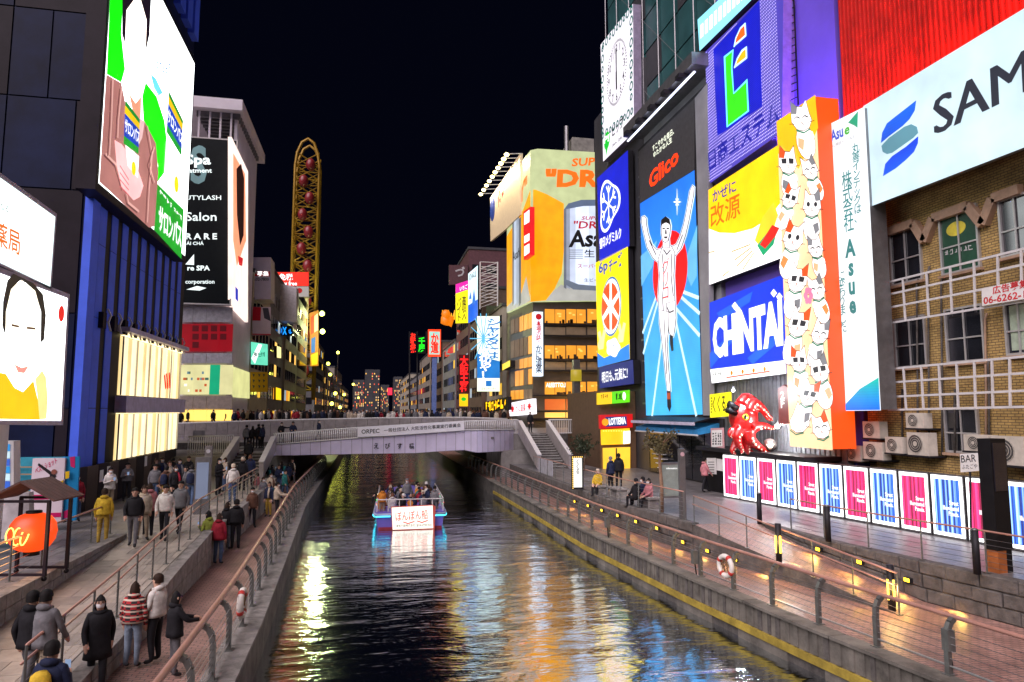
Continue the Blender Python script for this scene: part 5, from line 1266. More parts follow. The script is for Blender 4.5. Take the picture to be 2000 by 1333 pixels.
# ------------------------------------------------------------------ beer building, far buildings on the right bank
M_brown = mat('dark_brown_panel', (.075, .06, .05), .45, .1, .3, .6); M_tan = mat('tan_blind_panel', (.30, .22, .13), .7, 0, .2, 1)
WIN_W = glow((235, 165, 60), .95); WIN_B = glow((250, 200, 110), 1.1)
FY = 71.5; fpl = PY(FY); cxr = at(1036, 500, y=FY).x
tk, o_ = box_building('restaurant_building', 'restaurant building with amber lit windows under the beer billboard', cxr + .35, cxr + 14, FY + .35, FY + 15, 4.2, 19.0, M_brown)
fr = Face(PY(FY + .3), tk, o_)
sd = Face(PX(cxr + .3), tk, o_)
for (y0, y1, m_, lit) in ((604, 632, WIN_W, 1), (639, 655, M_tan, 0), (675, 701, WIN_W, 1), (707, 723, M_tan, 0), (746, 771, WIN_W, 1), (780, 801, None, 2), (806, 816, WIN_B, 1)):
    for xa, xb in ((1064, 1104), (1106, 1144), (1147, 1178)):
        if m_ is None: fr.rect('poster', (xa, y0), (xb, y1), glow((210, 110, 50), .8), .03, .03); continue
        w = fr.rect('window' if lit else 'blind', (xa, y0), (xb, y1), m_, .03, .03)
        if lit and y0 < 800:
            for k in range(3):
                px = xa + (xb - xa) * random.uniform(.1, .85); py = y0 + (y1 - y0) * random.uniform(.2, .5)
                fr.rect('lamp_glow', (px, py), (px + 5, py + 3), WIN_B, .045, .01).parent = w
            for k in range(4):
                px = xa + (xb - xa) * random.uniform(.05, .9); fr.rect('interior_shape', (px, y1 - random.uniform(4, 9)), (px + random.uniform(3, 7), y1), mat('dark_interior_shape', (.05, .025, .01), .6), .042, .008).parent = w
            fr.rect('glazing_bar', (xa + 19, y0), (xa + 20, y1), M_frame, .06, .03).parent = w
    fr.rect('floor_ledge', (1040, y1 + 1.5), (1180, y1 + 4), M_frame, .35, .34)
fr.text('LOTTERIA', (1104, 757), (1066, 757), (1104, 748), W1, .07, .02, 'reflected_lettering')
for (y0, y1, g0, g1) in ((610, 640, 605, 622), (655, 690, 645, 680), (697, 716, 676, 696), (720, 750, 700, 735), (760, 778, 748, 770)):
    for i in range(5):
        xa = 998 + i * 8.6; t0 = i / 5.; yy0 = y0 + (g0 - y0) * 0; ofs = (1043 - xa) * .62 * ((803 - y0) / 200.0) * .62
        sd.poly('window', [(xa, y0 + ofs), (xa + 7.4, y0 + ofs - 4 * (803 - y0) / 200), (xa + 7.4, y1 + ofs * .85 - 4 * (803 - y1) / 200), (xa, y1 + ofs * .85)], WIN_W if random.random() < .55 else M_tan, .04, .04)
# vertical restaurant sign on the corner, crab sign
t, fc = sign_thing('crab_restaurant_sign', 'tall white lit vertical sign with red and black lettering on the restaurant corner', 'sign', PY(FY - .6), (1043, 736))
fc.rect('panel', (1043, 609), (1061, 735), glow((225, 240, 255), 1.2), 0, .9)
fc.text('本場の味', (1047, 668), (1057, 668), (1047, 626), glow((200, 20, 40), .9), .012, .02, vert=True); fc.text('かに道楽', (1046, 729), (1059, 729), (1046, 674), glow((20, 30, 80), .6), .012, .02, vert=True)
fc.disc('emblem', (1052, 619), (1052, 613), glow((190, 20, 40), .9), .012)
t, fc = sign_thing('crab_sign', 'white lit sign with red crabs above the bridge crowd', 'sign', PX(cxr - .4), (995, 813))
fc.poly('panel', [(994, 788), (1040, 779), (1041, 809), (995, 813)], glow((252, 248, 255), 1.3), 0, .4)
RED = glow((215, 25, 35), 1.0)
fc.text('かに道楽', (1007, 806), (1027, 804), (1007, 791), RED, .012, .02)
for cx_ in (1001, 1034):
    cy_ = 799 if cx_ < 1010 else 794; fc.poly('crab_body', [(cx_ + 3 * math.cos(k * .785), cy_ + 5.5 * math.sin(k * .785)) for k in range(8)], RED, .012)
    fc.lines('crab_leg', [[(cx_, cy_ + j), (cx_ + s_ * 5, cy_ + j * 1.4 - 3)] for j in (-6, -2, 2, 6) for s_ in (-1, 1)], .07, RED, .014)
# beer billboard: front face and canal face meet in a corner
bb = thing('beer_billboard', 'huge corner billboard of a silver beer can and golden beer with orange lettering', 'billboard', (cxr, FY, 17.8)); ob_ = Vector(bb.location)
ff = Face(fpl, bb, ob_); fs_ = Face(PX(cxr), bb, ob_)
GRN_ = glow((196, 204, 160), .95, .22); BEER = glow((226, 160, 14), 1.25, .22); FOAM = glow((190, 190, 185), .8, .15); OR_ = glow((240, 120, 20), 1.05)
ff.poly('front_print', [(1036, 294), (1050, 291), (1200, 300), (1200, 588), (1036, 590)], GRN_, 0, .3)
ff.poly('beer_picture', [(1036, 371), (1046, 371), (1068, 380), (1101, 398), (1103, 470), (1097, 535), (1083, 565), (1066, 587), (1036, 590)], BEER, .012)
ff.poly('foam_picture', [(1066, 588), (1080, 570), (1096, 556), (1110, 562), (1130, 556), (1150, 566), (1200, 560), (1200, 588)], FOAM, .014)
cols_ = [(1101, 1106, 120), (1106, 1113, 160), (1113, 1124, 205), (1124, 1150, 232), (1150, 1175, 215), (1175, 1200, 170)]
for a, c, v_ in cols_: ff.poly('can_picture', [(a, 400 + 10 * abs(a - 1155) / 55), (c, 400 + 10 * abs(c - 1155) / 55), (c, 565), (a, 562)], glow((v_ * .92, v_ * .96, min(255, v_ * 1.05)), 1.15, .12), .026)
ff.poly('can_rim', [(1101, 410), (1110, 398), (1135, 391), (1200, 390), (1200, 402), (1140, 403), (1112, 408)], glow((110, 125, 150), .8), .03)
ff.poly('can_rim', [(1102, 545), (1130, 556), (1200, 562), (1200, 570), (1120, 566), (1104, 556)], glow((120, 130, 145), .8), .03)
ff.text('SUPER', (1116, 326), (1192, 322), (1118, 310), OR_, .02, .03); ff.text('"DRY"', (1064, 366), (1220, 366), (1066, 330), OR_, .02, .05)
RD = glow((190, 20, 40), .9)
ff.text('SUPER', (1135, 430), (1178, 430), (1137, 423), RD, .04, .02); ff.text('"DRY"', (1119, 447), (1190, 447), (1121, 432), RD, .04, .02); ff.text('Asahi', (1110, 484), (1206, 482), (1113, 450), INK, .04, .03)
ff.text('生', (1141, 503), (1161, 503), (1141, 488), INK, .04, .01); ff.text('スーパードライ', (1128, 524), (1200, 524), (1128, 516), RD, .04, .01); ff.text('生ビール', (1141, 551), (1178, 551), (1141, 544), INK, .04)
ff.lines('small_print', [[(1112, 489 + i * 4), (1138, 489 + i * 4)] for i in range(5)], .06, INK, .04)
fs_.poly('side_print', [(1036, 294), (1036, 590), (990, 612), (990, 352)], GRN_, 0, .3)
fs_.poly('beer_picture', [(1036, 371), (1022, 410), (990, 462), (990, 606), (1036, 589)], BEER, .012)
fs_.poly('foam_picture', [(990, 600), (1000, 590), (1018, 575), (1028, 540), (1036, 588), (990, 611)], FOAM, .014)
for a, c, v_ in ((1001, 1004, 130), (1004, 1009, 225), (1009, 1014, 190), (1014, 1018, 120)): fs_.poly('can_picture', [(a, 428), (c, 424), (c, 592), (a, 598)], glow((v_ * .88, v_ * .93, v_), .85), .026)
fs_.text('Asahi', (1002, 512), (1017, 500), (1002, 494), INK, .04, .02)
fs_.text('SUPER', (1001, 372), (1020, 345), (1001, 357), OR_, .02, .03); fs_.text('"DRY"', (992, 428), (1030, 383), (992, 392), OR_, .02, .04)
t, fc = sign_thing('red_neon_sign', 'red and white lit vertical sign on the side of the beer billboard', 'sign', PX(cxr - .5), (1023, 508))
fc.poly('panel', [(1022, 414), (1036, 404), (1036, 498), (1023, 508)], glow((220, 30, 40), 1.0), 0, .45)
fc.polys('white_block', [[(1024, 418), (1034, 410), (1034, 434), (1024, 440)], [(1024, 462), (1034, 456), (1034, 470), (1024, 476)], [(1024, 482), (1034, 476), (1034, 494), (1024, 501)]], W1, .014)
t, fc = sign_thing('white_lamp_board', 'pale board with blue oval and red lettering lit by lamps on booms', 'billboard', PX(cxr + .1), (962, 470))
fc.poly('panel', [(961, 388), (1021, 300), (1021, 420), (990, 450), (962, 472)], printed((238, 220, 185)), .3, .3)
fc.poly('blue_oval', [(966 + 5 * math.cos(k * .5236), 409 + 24 * math.sin(k * .5236) - 4 * math.cos(k * .5236)) for k in range(12)], printed((30, 60, 150)), .314)
fc.scribble((976, 412), (990, 392), (976, 378), 2, printed((200, 30, 30)), .314)
for i in range(10):
    px, py = 939 + i * 5.6, 380 - i * 8.6; Y_ = 96 - i * 2.4; p = at(px, py, y=Y_); q = at(px + 30, py - 2, y=Y_)
    t = thing('boom_lamp', 'lamp on a long boom over the pale board', 'lamp', p, 'boom lamps over the pale board')
    b = MB(); b.tube([(0, 0, 0.1), q - p], .05, 5); b.build('boom', M_white_metal, t)
    b = MB(); b.ball((0, 0, 0), (.3, .3, .22), 8, 6); b.build('bulb', glow((255, 235, 170), 7.0), t, True)
    ld = bpy.data.lights.new('boom_light', 'SPOT'); ld.energy = 420; ld.color = (1, .85, .55); ld.spot_size = R(120); ld.spot_blend = .6; ld.shadow_soft_size = .2; lo = bpy.data.objects.new('boom_light', ld); col.objects.link(lo); lo.parent = t; lo.rotation_mode = 'QUATERNION'; lo.rotation_quaternion = ((q - p) + Vector((0, -.5, -2.2))).to_track_quat('-Z', 'Y'); lo.location = ((q - p).normalized() + Vector((0, 0, -.8))) * .35
rt, ro = box_building('rooftop_plant', 'grey rooftop machinery hut with chimney behind the beer billboard', at(1118, 270, y=78).x, at(1160, 270, y=78).x, 78, 82, 19, at(1118, 268, y=78).z, M_concrete)
b = MB(); b.tube([Vector((-2.0, -1.5, 0)), Vector((-2.0, -1.5, at(1118, 268, y=78).z - 17.5))], .3, 8); b.build('chimney', M_grey_metal, rt)
# silver lamp pylon on the bridge end, amber wall lamps
t = thing('lamp_pylon', 'silver square pylon with round yellow-lit head near the stairs', 'pylon', at(1126, 818, y=58)); po = Vector(t.location)
b = MB(); b.box((-.3, -.3, -.9), (.3, .3, at(1126, 745, y=58).z - po.z)); b.build('column', M_steel, t)
b = MB(); zt = at(1126, 745, y=58).z - po.z; b.tube([(0, 0, zt), (0, 0, zt + 1.0)], .48, 14); b.build('head', glow((200, 180, 60), .6), t, True); b = MB(); b.box((-.28, -.28, zt + 1.0), (.28, .28, zt + 1.9)); b.build('cap', M_steel, t)
for px, py, lab in ((1137, 796, 'amber wall lamp nearer the pylon'), (1166, 795, 'amber wall lamp next to the fast food shop')):
    point_lamp('wall_lamp', lab, at(px, py, y=69), (1, .6, .15), 300, .28, 6, None, 'lamp', (255, 190, 60))

# far row on the right bank: each building with its own windows
def row_building(label, side, x, y0, y1, h, m, depth=14, zb=4.2, lit=.3, storey=3.0, bay=2.4, wm=None):
    """building in the canal-side row: wall, windows on canal face and on the face towards the viewer, roof edge"""
    sgn = 1 if side == 'r' else -1
    xa, xb = (x, x + depth) if sgn > 0 else (x - depth, x)
    t, o = box_building('row_building', label, xa, xb, y0, y1, zb, zb + h, m)
    cf = Plane((x, 0, 0), (-sgn, 0, 0)); frp = PY(y0); f1 = Face(cf, t, o); f2 = Face(frp, t, o)
    n = int(h / storey)
    for r in range(n):
        z = zb + .9 + r * storey; y = y0 + .5
        while y + bay < y1:
            u = -y if sgn > 0 else y; u2 = -(y + bay * .7) if sgn > 0 else y + bay * .7
            litw = random.random() < lit
            f1.rectuv('window', min(u, u2), z, max(u, u2), z + 1.5, (wm or random.choice((WIN_W, WIN_B, glow((200, 215, 225), .5), glow((250, 205, 80), .8)))) if litw else M_dkglass, .05, .05); y += bay
        xx = xa + .6 if sgn > 0 else xb - .6 - bay * .7
        for k in range(2):
            xk = xx + k * bay * sgn; litw = random.random() < lit
            f2.rectuv('window', xk, z, xk + bay * .7, z + 1.5, random.choice((WIN_W, WIN_B)) if litw else M_dkglass, .05, .05)
    b = MB(); b.box(Vector((xa - .15, y0 - .15, zb + h)) - o, Vector((xb + .15, y1 + .15, zb + h + .4)) - o); b.build('roof_edge', M_dkwall, t)
    return t
M_beige = mat('beige_render', (.26, .23, .19), .8, 0, .25, .5); M_brn2 = mat('brown_tile', (.13, .085, .06), .7, 0, .25, .6); M_gry2 = mat('grey_render', (.17, .17, .18), .8, 0, .25, .5); M_cream = mat('cream_render', (.36, .33, .26), .8, 0, .2, .5)
random.seed(5)
row_building('narrow pale building right behind the shutter sign', 'r', 16.9, 86.9, 99, 15.5, M_cream, lit=.08)
row_building('dark tall building behind the yellow and blue signs', 'r', 16.2, 99.2, 112, 20, M_brn2, lit=.1)
row_building('maroon tower with pale script emblem on top', 'r', 16.0, 112.2, 128, 29, mat('maroon_panel', (.10, .04, .05), .5), lit=.04)
row_building('grey building beside the red neon sign', 'r', 15.8, 128.2, 150, 15, M_gry2, lit=.08)
row_building('dark building under the glowing orange ornament', 'r', 15.6, 150.2, 178, 17, M_brn2, lit=.1)
row_building('beige building behind the orange crab sign', 'r', 15.4, 178.2, 215, 17, M_beige, lit=.09)
row_building('low grey building beyond the orange crab sign', 'r', 15.2, 215.4, 265, 13, M_gry2, lit=.09)
row_building('pale far building at the end of the right bank', 'r', 15.0, 265.4, 340, 16, M_cream, lit=.09)
def far_sign(name, label, plane, pp, front, depth=.5, cat='sign', casing=None):
    p = min(pp, key=lambda q: -q[1]); t, fc = sign_thing(name, label, cat, plane, p); board(fc, pp, front, depth, casing); return t, fc
t, fc = far_sign('shutter_sign', 'pale blue lit sign with brush lettering over blue rays', PY(86), [(932, 618), (976, 618), (976, 765), (932, 765)], glow((240, 248, 225), 1.15), .6)
BL_ = glow((20, 130, 200), 1.0)
fc.polys('blue_field', [[(932, 690), (952, 700), (976, 706), (976, 739), (932, 739)]], BL_, .012)
fc.lines('ray', [[(944, 662), (944 + 26 * math.cos(a), 662 + 50 * math.sin(a))] for a in [k * .45 for k in range(14)]], .12, glow((110, 190, 225), 1.0), .013)
fc.text('シャッターは', (945, 700), (974, 702), (951, 622), BL_, .03, .02, vert=True); fc.text('文化や！', (938, 742), (962, 736), (934, 682), W1, .034, .03, vert=True)
fc.poly('logo', [(949, 744), (960, 744), (960, 755), (949, 755)], BL_, .014); fc.text('文化シヤッター', (940, 762), (969, 762), (940, 757), INK, .014)
t, fc = far_sign('yellow_job_sign', 'yellow lit sign with black lettering and magenta top', PY(100), [(890, 556), (914, 548), (914, 631), (890, 632)], glow((250, 236, 20), 1.15), .5)
fc.poly('magenta_top', [(890, 556), (914, 548), (914, 566), (890, 574)], glow((225, 40, 170), 1.1), .012); fc.text('いちご', (898, 569), (913, 564), (898, 560), W1, .03, .02)
fc.text('高収入', (902, 626), (911, 626), (902, 578), INK, .014, .02, vert=True); fc.text('バイト', (892, 628), (901, 628), (892, 582), INK, .014, .02, vert=True)
t, fc = far_sign('white_blue_sign', 'white and blue lit sign beside the steel sign tower', P2((13.5, 99), (16, 92)), [(914.5, 535), (933, 519), (933, 622), (914.5, 632)], glow((215, 240, 248), 1.15), .5)
fc.poly('blue_base', [(914.5, 597), (933, 585), (933, 622), (914.5, 632)], glow((20, 110, 215), 1.0), .012); fc.scribble((917, 550), (930, 540), (917, 538), 4, INK); fc.polys('figure_picture', [[(922, 595), (926, 562), (929, 592)], [(916, 585), (919, 570), (921, 584)]], glow((60, 130, 215), .9), .014)
t = thing('sign_tower', 'white lattice steel tower carrying the white and blue sign', 'sign tower', (16.5, 90, 16.5)); to_ = Vector(t.location)
tt = [at(x_, y_, y=yy_) - to_ for x_, y_, yy_ in ((938, 512, 90), (972, 512, 90), (938, 512, 93), (972, 512, 93))]
for p in tt: b = MB(); b.tube([Vector((p.x, p.y, 3.6)), p], .10, 5); b.build('leg', M_white_metal, t)
b = MB()
for k in range(6):
    z0_, z1_ = 3.8 + k * (tt[0].z - 3.8) / 6, 3.8 + (k + 1) * (tt[0].z - 3.8) / 6
    for a, c in ((0, 1), (2, 3), (0, 2), (1, 3)):
        b.tube([Vector((tt[a].x, tt[a].y, z0_)), Vector((tt[c].x, tt[c].y, z1_))], .05, 4); b.tube([Vector((tt[a].x, tt[a].y, z1_)), Vector((tt[c].x, tt[c].y, z1_))], .05, 4)
b.build('bracing', M_white_metal, t)
t, fc = far_sign('maroon_script_sign', 'dark maroon rooftop sign with grey script character', PY(111.8), [(877, 518), (914, 518), (914, 556), (877, 556)], mat('maroon_board', (.09, .035, .045), .5), .8)
fc.text('づ', (889, 541), (908, 541), (889, 521), mat('pale_grey_letter', (.45, .45, .47), .5), .02, .03)
t, fc = far_sign('red_neon_kanji_sign', 'vertical red neon sign of large kanji beside the shutter sign', PY(93), [(896, 693), (917, 693), (917, 768), (896, 768)], mat('dark_red_board', (.10, .01, .01), .4), .4)
fc.text('大阪王将', (898, 766), (915, 766), (898, 695), glow((255, 40, 40), 2.0), .03, .02, vert=True)
fc.poly('yellow_panel', [(897, 770), (914, 770), (914, 794), (897, 794)], glow((240, 190, 20), 1.1), .02); fc.poly('green_mark', [(905.5 + 5 * math.cos(k * .785), 780 + 4 * math.sin(k * .785)) for k in range(8)], glow((30, 190, 60), 1.0), .034)
t, fc = far_sign('orange_crab_sign', 'orange framed pale sign with red neon kana', PY(150), [(836, 644), (861, 644), (861, 697), (836, 697)], glow((250, 80, 30), 1.3), .8)
fc.rect('panel_face', (838.5, 648), (858.5, 693), glow((170, 215, 205), .9), .03); fc.text('か道', (841, 691), (857, 691), (841, 651), glow((250, 50, 20), 1.5), .05, .04, vert=True)
b = MB(); b.box(Vector((at(849, 700, y=150).x - .5, 150.2, 4.2)) - fc.org, Vector((at(849, 700, y=150).x + .5, 151, at(849, 697, y=150).z)) - fc.org); b.build('pillar', mat('blue_pillar', (.1, .15, .4), .5), t)
t, fc = far_sign('red_kana_neon', 'red neon vertical lettering on a dark rooftop frame', PY(205), [(800, 650), (813, 650), (813, 690), (800, 690)], M_black, .4)
fc.text('お好み焼', (801, 689), (812, 689), (801, 651), glow((255, 50, 30), 1.9), .03, .03, vert=True)
t, fc = far_sign('green_kanji_neon', 'green neon lettering on a dark rooftop frame', PY(205), [(815, 657), (832, 657), (832, 691), (815, 691)], M_black, .4)
fc.text('千房', (817, 688), (830, 688), (817, 659), glow((30, 220, 40), 1.6), .03, .03, vert=True)
t = thing('neon_frame', 'dark rooftop frame holding the red and green neon letters', 'sign frame', at(800, 703, y=206.5)); no = Vector(t.location)
for px in (800, 815, 833): b = MB(); b.tube([at(px, 800, y=206.5) - no, at(px, 648, y=206.5) - no], .25, 5); b.build('leg', M_frame, t)
t = thing('roof_ornament', 'glowing orange figure ornament on a dark roof edge', 'ornament', at(877, 637, y=150)); so_ = Vector(t.location)
b = MB(); b.tube([at(868 + k * 3, 634 - 9 * abs(math.sin(k * 1.1)) - k * .8, y=150) - so_ for k in range(7)], [.9, 1.3, 1.0, 1.2, .9, .8, .3], 8); b.ball(at(871, 614, y=149.6) - so_, 1.0, 10, 8); b.build('body', glow((225, 130, 15), 1.0), t, True)
b = MB()
for k in range(5): b.tube([at(866 + k * 5, 624, y=149.8) - so_, at(864 + k * 6, 606 + k % 2 * 6, y=149.8) - so_], [.35, .05], 5)
b.build('spikes', glow((250, 180, 40), 1.2), t)
t, fc = far_sign('yellow_neon_strip', 'yellow neon lettering strip over the street by the crab sign', PX(cxr - 2.2), [(946, 786), (992, 775), (992, 801), (946, 806)], M_black, .4)
fc.scribble((948, 803), (991, 797), (948, 787), 7, glow((255, 200, 20), 1.7), .03, False, .22, 'neon_strokes')
t, fc = far_sign('red_edge_sign', 'small pink red lit sign at the far end of the canal', PY(300), [(757, 758), (766, 758), (766, 772), (757, 772)], glow((235, 60, 90), 1.2), .8)
t, fc = far_sign('yellow_wall_sign', 'yellow and white sign boxes on the narrow pale building', PX(16.6), [(981, 712), (996, 704), (996, 716), (981, 724)], glow((245, 215, 30), 1.0), .6)
# far towers
for px0, px1, yt, Y_, lab in ((713, 742, 722, 620, 'dark far tower block with scattered lit windows'), (770, 786, 736, 500, 'dark far tower at the canal end'), (744, 760, 752, 560, 'low dark far block beside the tower'), (690, 712, 742, 560, 'dark far block left of the tower')):
    a = at(px0, yt, y=Y_); c = at(px1, yt, y=Y_); t, o = box_building('far_tower', lab, a.x, c.x, Y_, Y_ + 25, 3.9, a.z, M_dkwall); f_ = Face(PY(Y_), t, o); n_ = 0
    for i in range(7):
        for j in range(14):
            if random.random() < .32:
                xw = a.x + (c.x - a.x) * (i + .3) / 7; zw = 8 + (a.z - 10) * j / 14; f_.rectuv('window', xw, zw, xw + (c.x - a.x) / 16, zw + 1.2, random.choice((WIN_B, glow((255, 220, 170), .8), glow((255, 120, 90), .7))), .1, .1)
# ------------------------------------------------------------------ left bank: blue building with LED screen, billboards, white building, far row, wheel
random.seed(21)
M_blue = mat('royal_blue_facade_panel', (.07, .15, .85), .5, 0, .2, .5, spec=.2); M_navy = mat('dark_navy_tile', (.005, .010, .040), .5, 0, .5, .6, spec=.12); M_navy2 = mat('brown_black_panel', (.016, .012, .018), .5, 0, .4, .6, spec=.12)
XL = -11.5
tb, ob = box_building('blue_building', 'tall dark blue building with blue fins, LED screen and lit shop window', -30, XL - .3, 31.0, 46.3, 2.0, 44, M_navy)
# end wall panels facing the viewer
z = 2.2; r = 0
while z < 40:
    h = (3.9, 3.9, 5.2)[r % 3]; x = -30.0; k = 0
    while x < XL - .5:
        w = (2.6, 1.5, 3.4)[(k + r) % 3]; xb = min(x + w, XL - .4)
        b = MB(); b.box(Vector((x + .03, 30.93, z + .03)) - ob, Vector((xb - .03, 30.99, z + h - .03)) - ob); b.build('cladding_panel', (M_navy, M_navy, M_navy2)[(k * 2 + r) % 3], tb); x = xb + .001; k += 1
    z += h; r += 1
for j in range(3):
    b = MB()
    for i in range(16): b.box(Vector((-20.5 + j * 2.2, 30.88, 14 + j * 5 + i * .16)) - ob, Vector((-19.4 + j * 2.2, 30.92, 14.09 + j * 5 + i * .16)) - ob)
    b.build('louvre', M_grey_metal, tb)['kind'] = 'stuff'
fb = Face(PX(XL, True), tb, ob)
b = MB(); b.box(Vector((XL - .32, 31.7, 2.0)) - ob, Vector((XL - .14, 46.2, 16.7)) - ob); b.build('slot_backing', M_black, tb)
# blue corner strip, then fins with dark slots between
b = MB(); b.box(Vector((XL - .3, 30.9, 2.0)) - ob, Vector((XL + .02, 31.7, 40)) - ob); b.build('corner_strip', M_blue, tb)
for i in range(10):
    y0 = 32.05 + i * 1.38
    for (za, zb) in ((2.0, 6.1), (6.13, 10.0), (10.03, 13.2), (13.23, 16.6)):
        if y0 > 34.6 and za < 9.0: continue
        b = MB(); b.box(Vector((XL - .135, y0, za)) - ob, Vector((XL - .1, y0 + .78, zb)) - ob); b.build('fin_panel', M_blue, tb)
    p = [Vector((XL + .05, y0 + .9, 10.5)), Vector((XL + .2, y0 + .9, 10.2)), Vector((XL + .1, y0 + .9, 9.9)), Vector((XL + .22, y0 + .9, 9.5))]
    b = MB()
    for a, c in zip(p, p[1:]): b.prism([a - ob, a + Vector((.07, 0, 0)) - ob, c + Vector((.07, 0, 0)) - ob, c - ob], (0, .08, 0))
    b.build('zigzag_bracket', M_white_metal, tb)
    b = MB(); b.box(Vector((XL - .1, y0 + .45, 9.6)) - ob, Vector((XL + .1, y0 + .85, 10.3)) - ob); b.build('bracket_box', M_navy2, tb)
for i in range(9):
    b = MB(); b.box(Vector((XL - .3, 31.8 + i * 1.6, 30)) - ob, Vector((XL + .1, 32.9 + i * 1.6, 42)) - ob); b.build('fin_panel', M_blue, tb)
# lit shop window with curtains, two storeys
CUR = glow((255, 238, 200), 1.1); CUR2 = glow((240, 212, 155), .95)
for (za, zb, nm) in ((6.75, 9.55, 'upper'), (3.7, 5.85, 'lower')):
    y = 35.4; k = 0
    while y < 45.6:
        w = random.uniform(.25, .5); b = MB(); d = .05 * (k % 2)
        b.box(Vector((XL - .35, y, za)) - ob, Vector((XL - .12 + d, y + w, zb)) - ob); b.build('curtain', CUR if k % 3 else CUR2, tb); y += w + .004; k += 1
    for i in range(6): b = MB(); b.box(Vector((XL - .02, 35.4 + i * 2.04, za)) - ob, Vector((XL + .04, 35.46 + i * 2.04, zb)) - ob); b.build('window_mullion', M_steel, tb)
    b = MB(); b.box(Vector((XL - .1, 35.3, zb + .02)) - ob, Vector((XL + .06, 45.7, zb + .14)) - ob); b.build('strip_light', glow((255, 235, 180), 2.0), tb)
b = MB(); b.box(Vector((XL - .3, 35.2, 5.9)) - ob, Vector((XL + .35, 45.8, 6.7)) - ob); b.build('lilac_band', mat('lilac_fascia', (.42, .38, .55), .4), tb)
b = MB(); b.box(Vector((XL - .3, 35.0, 9.72)) - ob, Vector((XL + .4, 45.9, 9.95)) - ob); b.build('lilac_ledge', mat('lilac_fascia', (.42, .38, .55), .4), tb)
fm = Face(PX(XL + .06, True), tb, ob); fm.lines('red_mark', [[(321, 735), (323, 757)], [(325, 732), (327, 757)], [(330, 731), (331, 756)]], .25, glow((235, 60, 30), 1.0), .02)
# the LED screen
ps = PX(XL + .55, True)
u0, z0 = ps.uv(193, 358); u1, z1 = ps.uv(370, 105); ur, _ = ps.uv(361, 505)
t = thing('led_screen', 'huge LED advertising screen with green, white and pink picture on the blue building', 'screen', ps.to3(u0, z0)); fl = Face(ps, t, t.location)
fl.rectuv('casing', u0 - .3, z0 - .35, ur + .2, z1 + .3, M_navy2, -.012, .75)
fl.rectuv('white_picture', u0, z0, ur, z1, glow((250, 255, 255), 3.0), 0, .01)
Z1 = lambda l: [(x / 2.962, y / 2.962) for x, y in l]
LG = glow((20, 225, 10), 1.5)
def clipz(pp): return [p for p in pp]
fl.poly('green_picture', Z1([(640, -90), (712, -60), (700, 200), (722, 400), (700, 478), (617, 430)]), LG, .012)
fl.poly('jacket_picture', Z1([(614, 432), (700, 482), (722, 590), (770, 660), (835, 705), (900, 830), (914, 1000), (893, 1310), (862, 1318), (574, 1052)]), glow((190, 135, 130), .85), .014)
for q in ([(640, 470), (632, 700), (620, 900)], [(690, 520), (672, 700), (668, 800)], [(600, 900), (660, 960), (700, 1100)], [(840, 740), (868, 900), (850, 1100), (840, 1290)], [(880, 860), (850, 960), (880, 1060)], [(720, 1130), (730, 1180), (790, 1230)]): fl.lines('jacket_fold', [Z1(q)], .10, glow((140, 88, 88), .7), .017); fl.lines('jacket_highlight', [[(x_ + 4, y_ - 2) for x_, y_ in Z1(q)]], .12, glow((225, 180, 172), .95), .0165)
fl.poly('shirt_picture', Z1([(722, 590), (770, 660), (835, 705), (820, 800), (770, 900), (735, 760)]), glow((225, 190, 190), 1.0), .018)
fl.poly('hair_picture', Z1([(706, -60), (872, -30), (862, 200), (838, 310), (846, 120), (800, -40), (728, 60), (720, 250), (704, 200)]), glow((45, 25, 50), .5), .026)
fl.poly('face_picture', Z1([(726, 40), (800, -50), (845, 110), (842, 330), (826, 500), (782, 600), (742, 540), (722, 380), (720, 180)]), glow((255, 240, 228), 2.4), .022)
fl.poly('neck_picture', Z1([(745, 540), (782, 600), (815, 560), (812, 690), (770, 660)]), glow((235, 170, 140), 1.0), .019)
fl.poly('green_picture', Z1([(842, 480), (905, 560), (950, 700), (962, 800), (950, 1000), (905, 1060), (914, 960), (892, 840), (830, 700), (822, 560)]), LG, .013)
fl.poly('hand_picture', Z1([(660, 812), (700, 835), (745, 900), (800, 1000), (826, 1075), (806, 1140), (770, 1160), (700, 1080), (672, 950)]), glow((255, 190, 190), 1.2), .03)
fl.lines('finger_line', [Z1([(690, 960 + k * 40), (740, 1040 + k * 30)]) for k in range(4)], .05, glow((210, 110, 120), .9), .034)
for q in ([(722, 582), (804, 692), (796, 892), (712, 832)], [(974, 528), (1056, 700), (1046, 905), (960, 765)]):
    A, B, C, D = q; mix = lambda f: ((A[0] + (D[0] - A[0]) * f, A[1] + (D[1] - A[1]) * f), (B[0] + (C[0] - B[0]) * f, B[1] + (C[1] - B[1]) * f))
    for f0, f1, c in ((0, .12, (20, 150, 60)), (.12, .3, (240, 200, 20)), (.3, .82, (20, 80, 190)), (.82, 1, (30, 170, 60))):
        (a, b_), (d, c_) = mix(f0), mix(f1); fl.poly('packet_picture', Z1([a, b_, c_, d]), glow(c, 1.0), .036)
    (a, b_), (d, c_) = mix(.4), mix(.72); fl.text('サロンパス', Z1([d])[0], Z1([c_])[0], Z1([a])[0], W1, .048, .02)
fl.poly('plaster_picture', Z1([(722, 840), (800, 905), (792, 1030), (735, 960)]), W1, .036); fl.poly('plaster_picture', Z1([(958, 820), (1044, 920), (1038, 1180), (945, 1040)]), W1, .036)
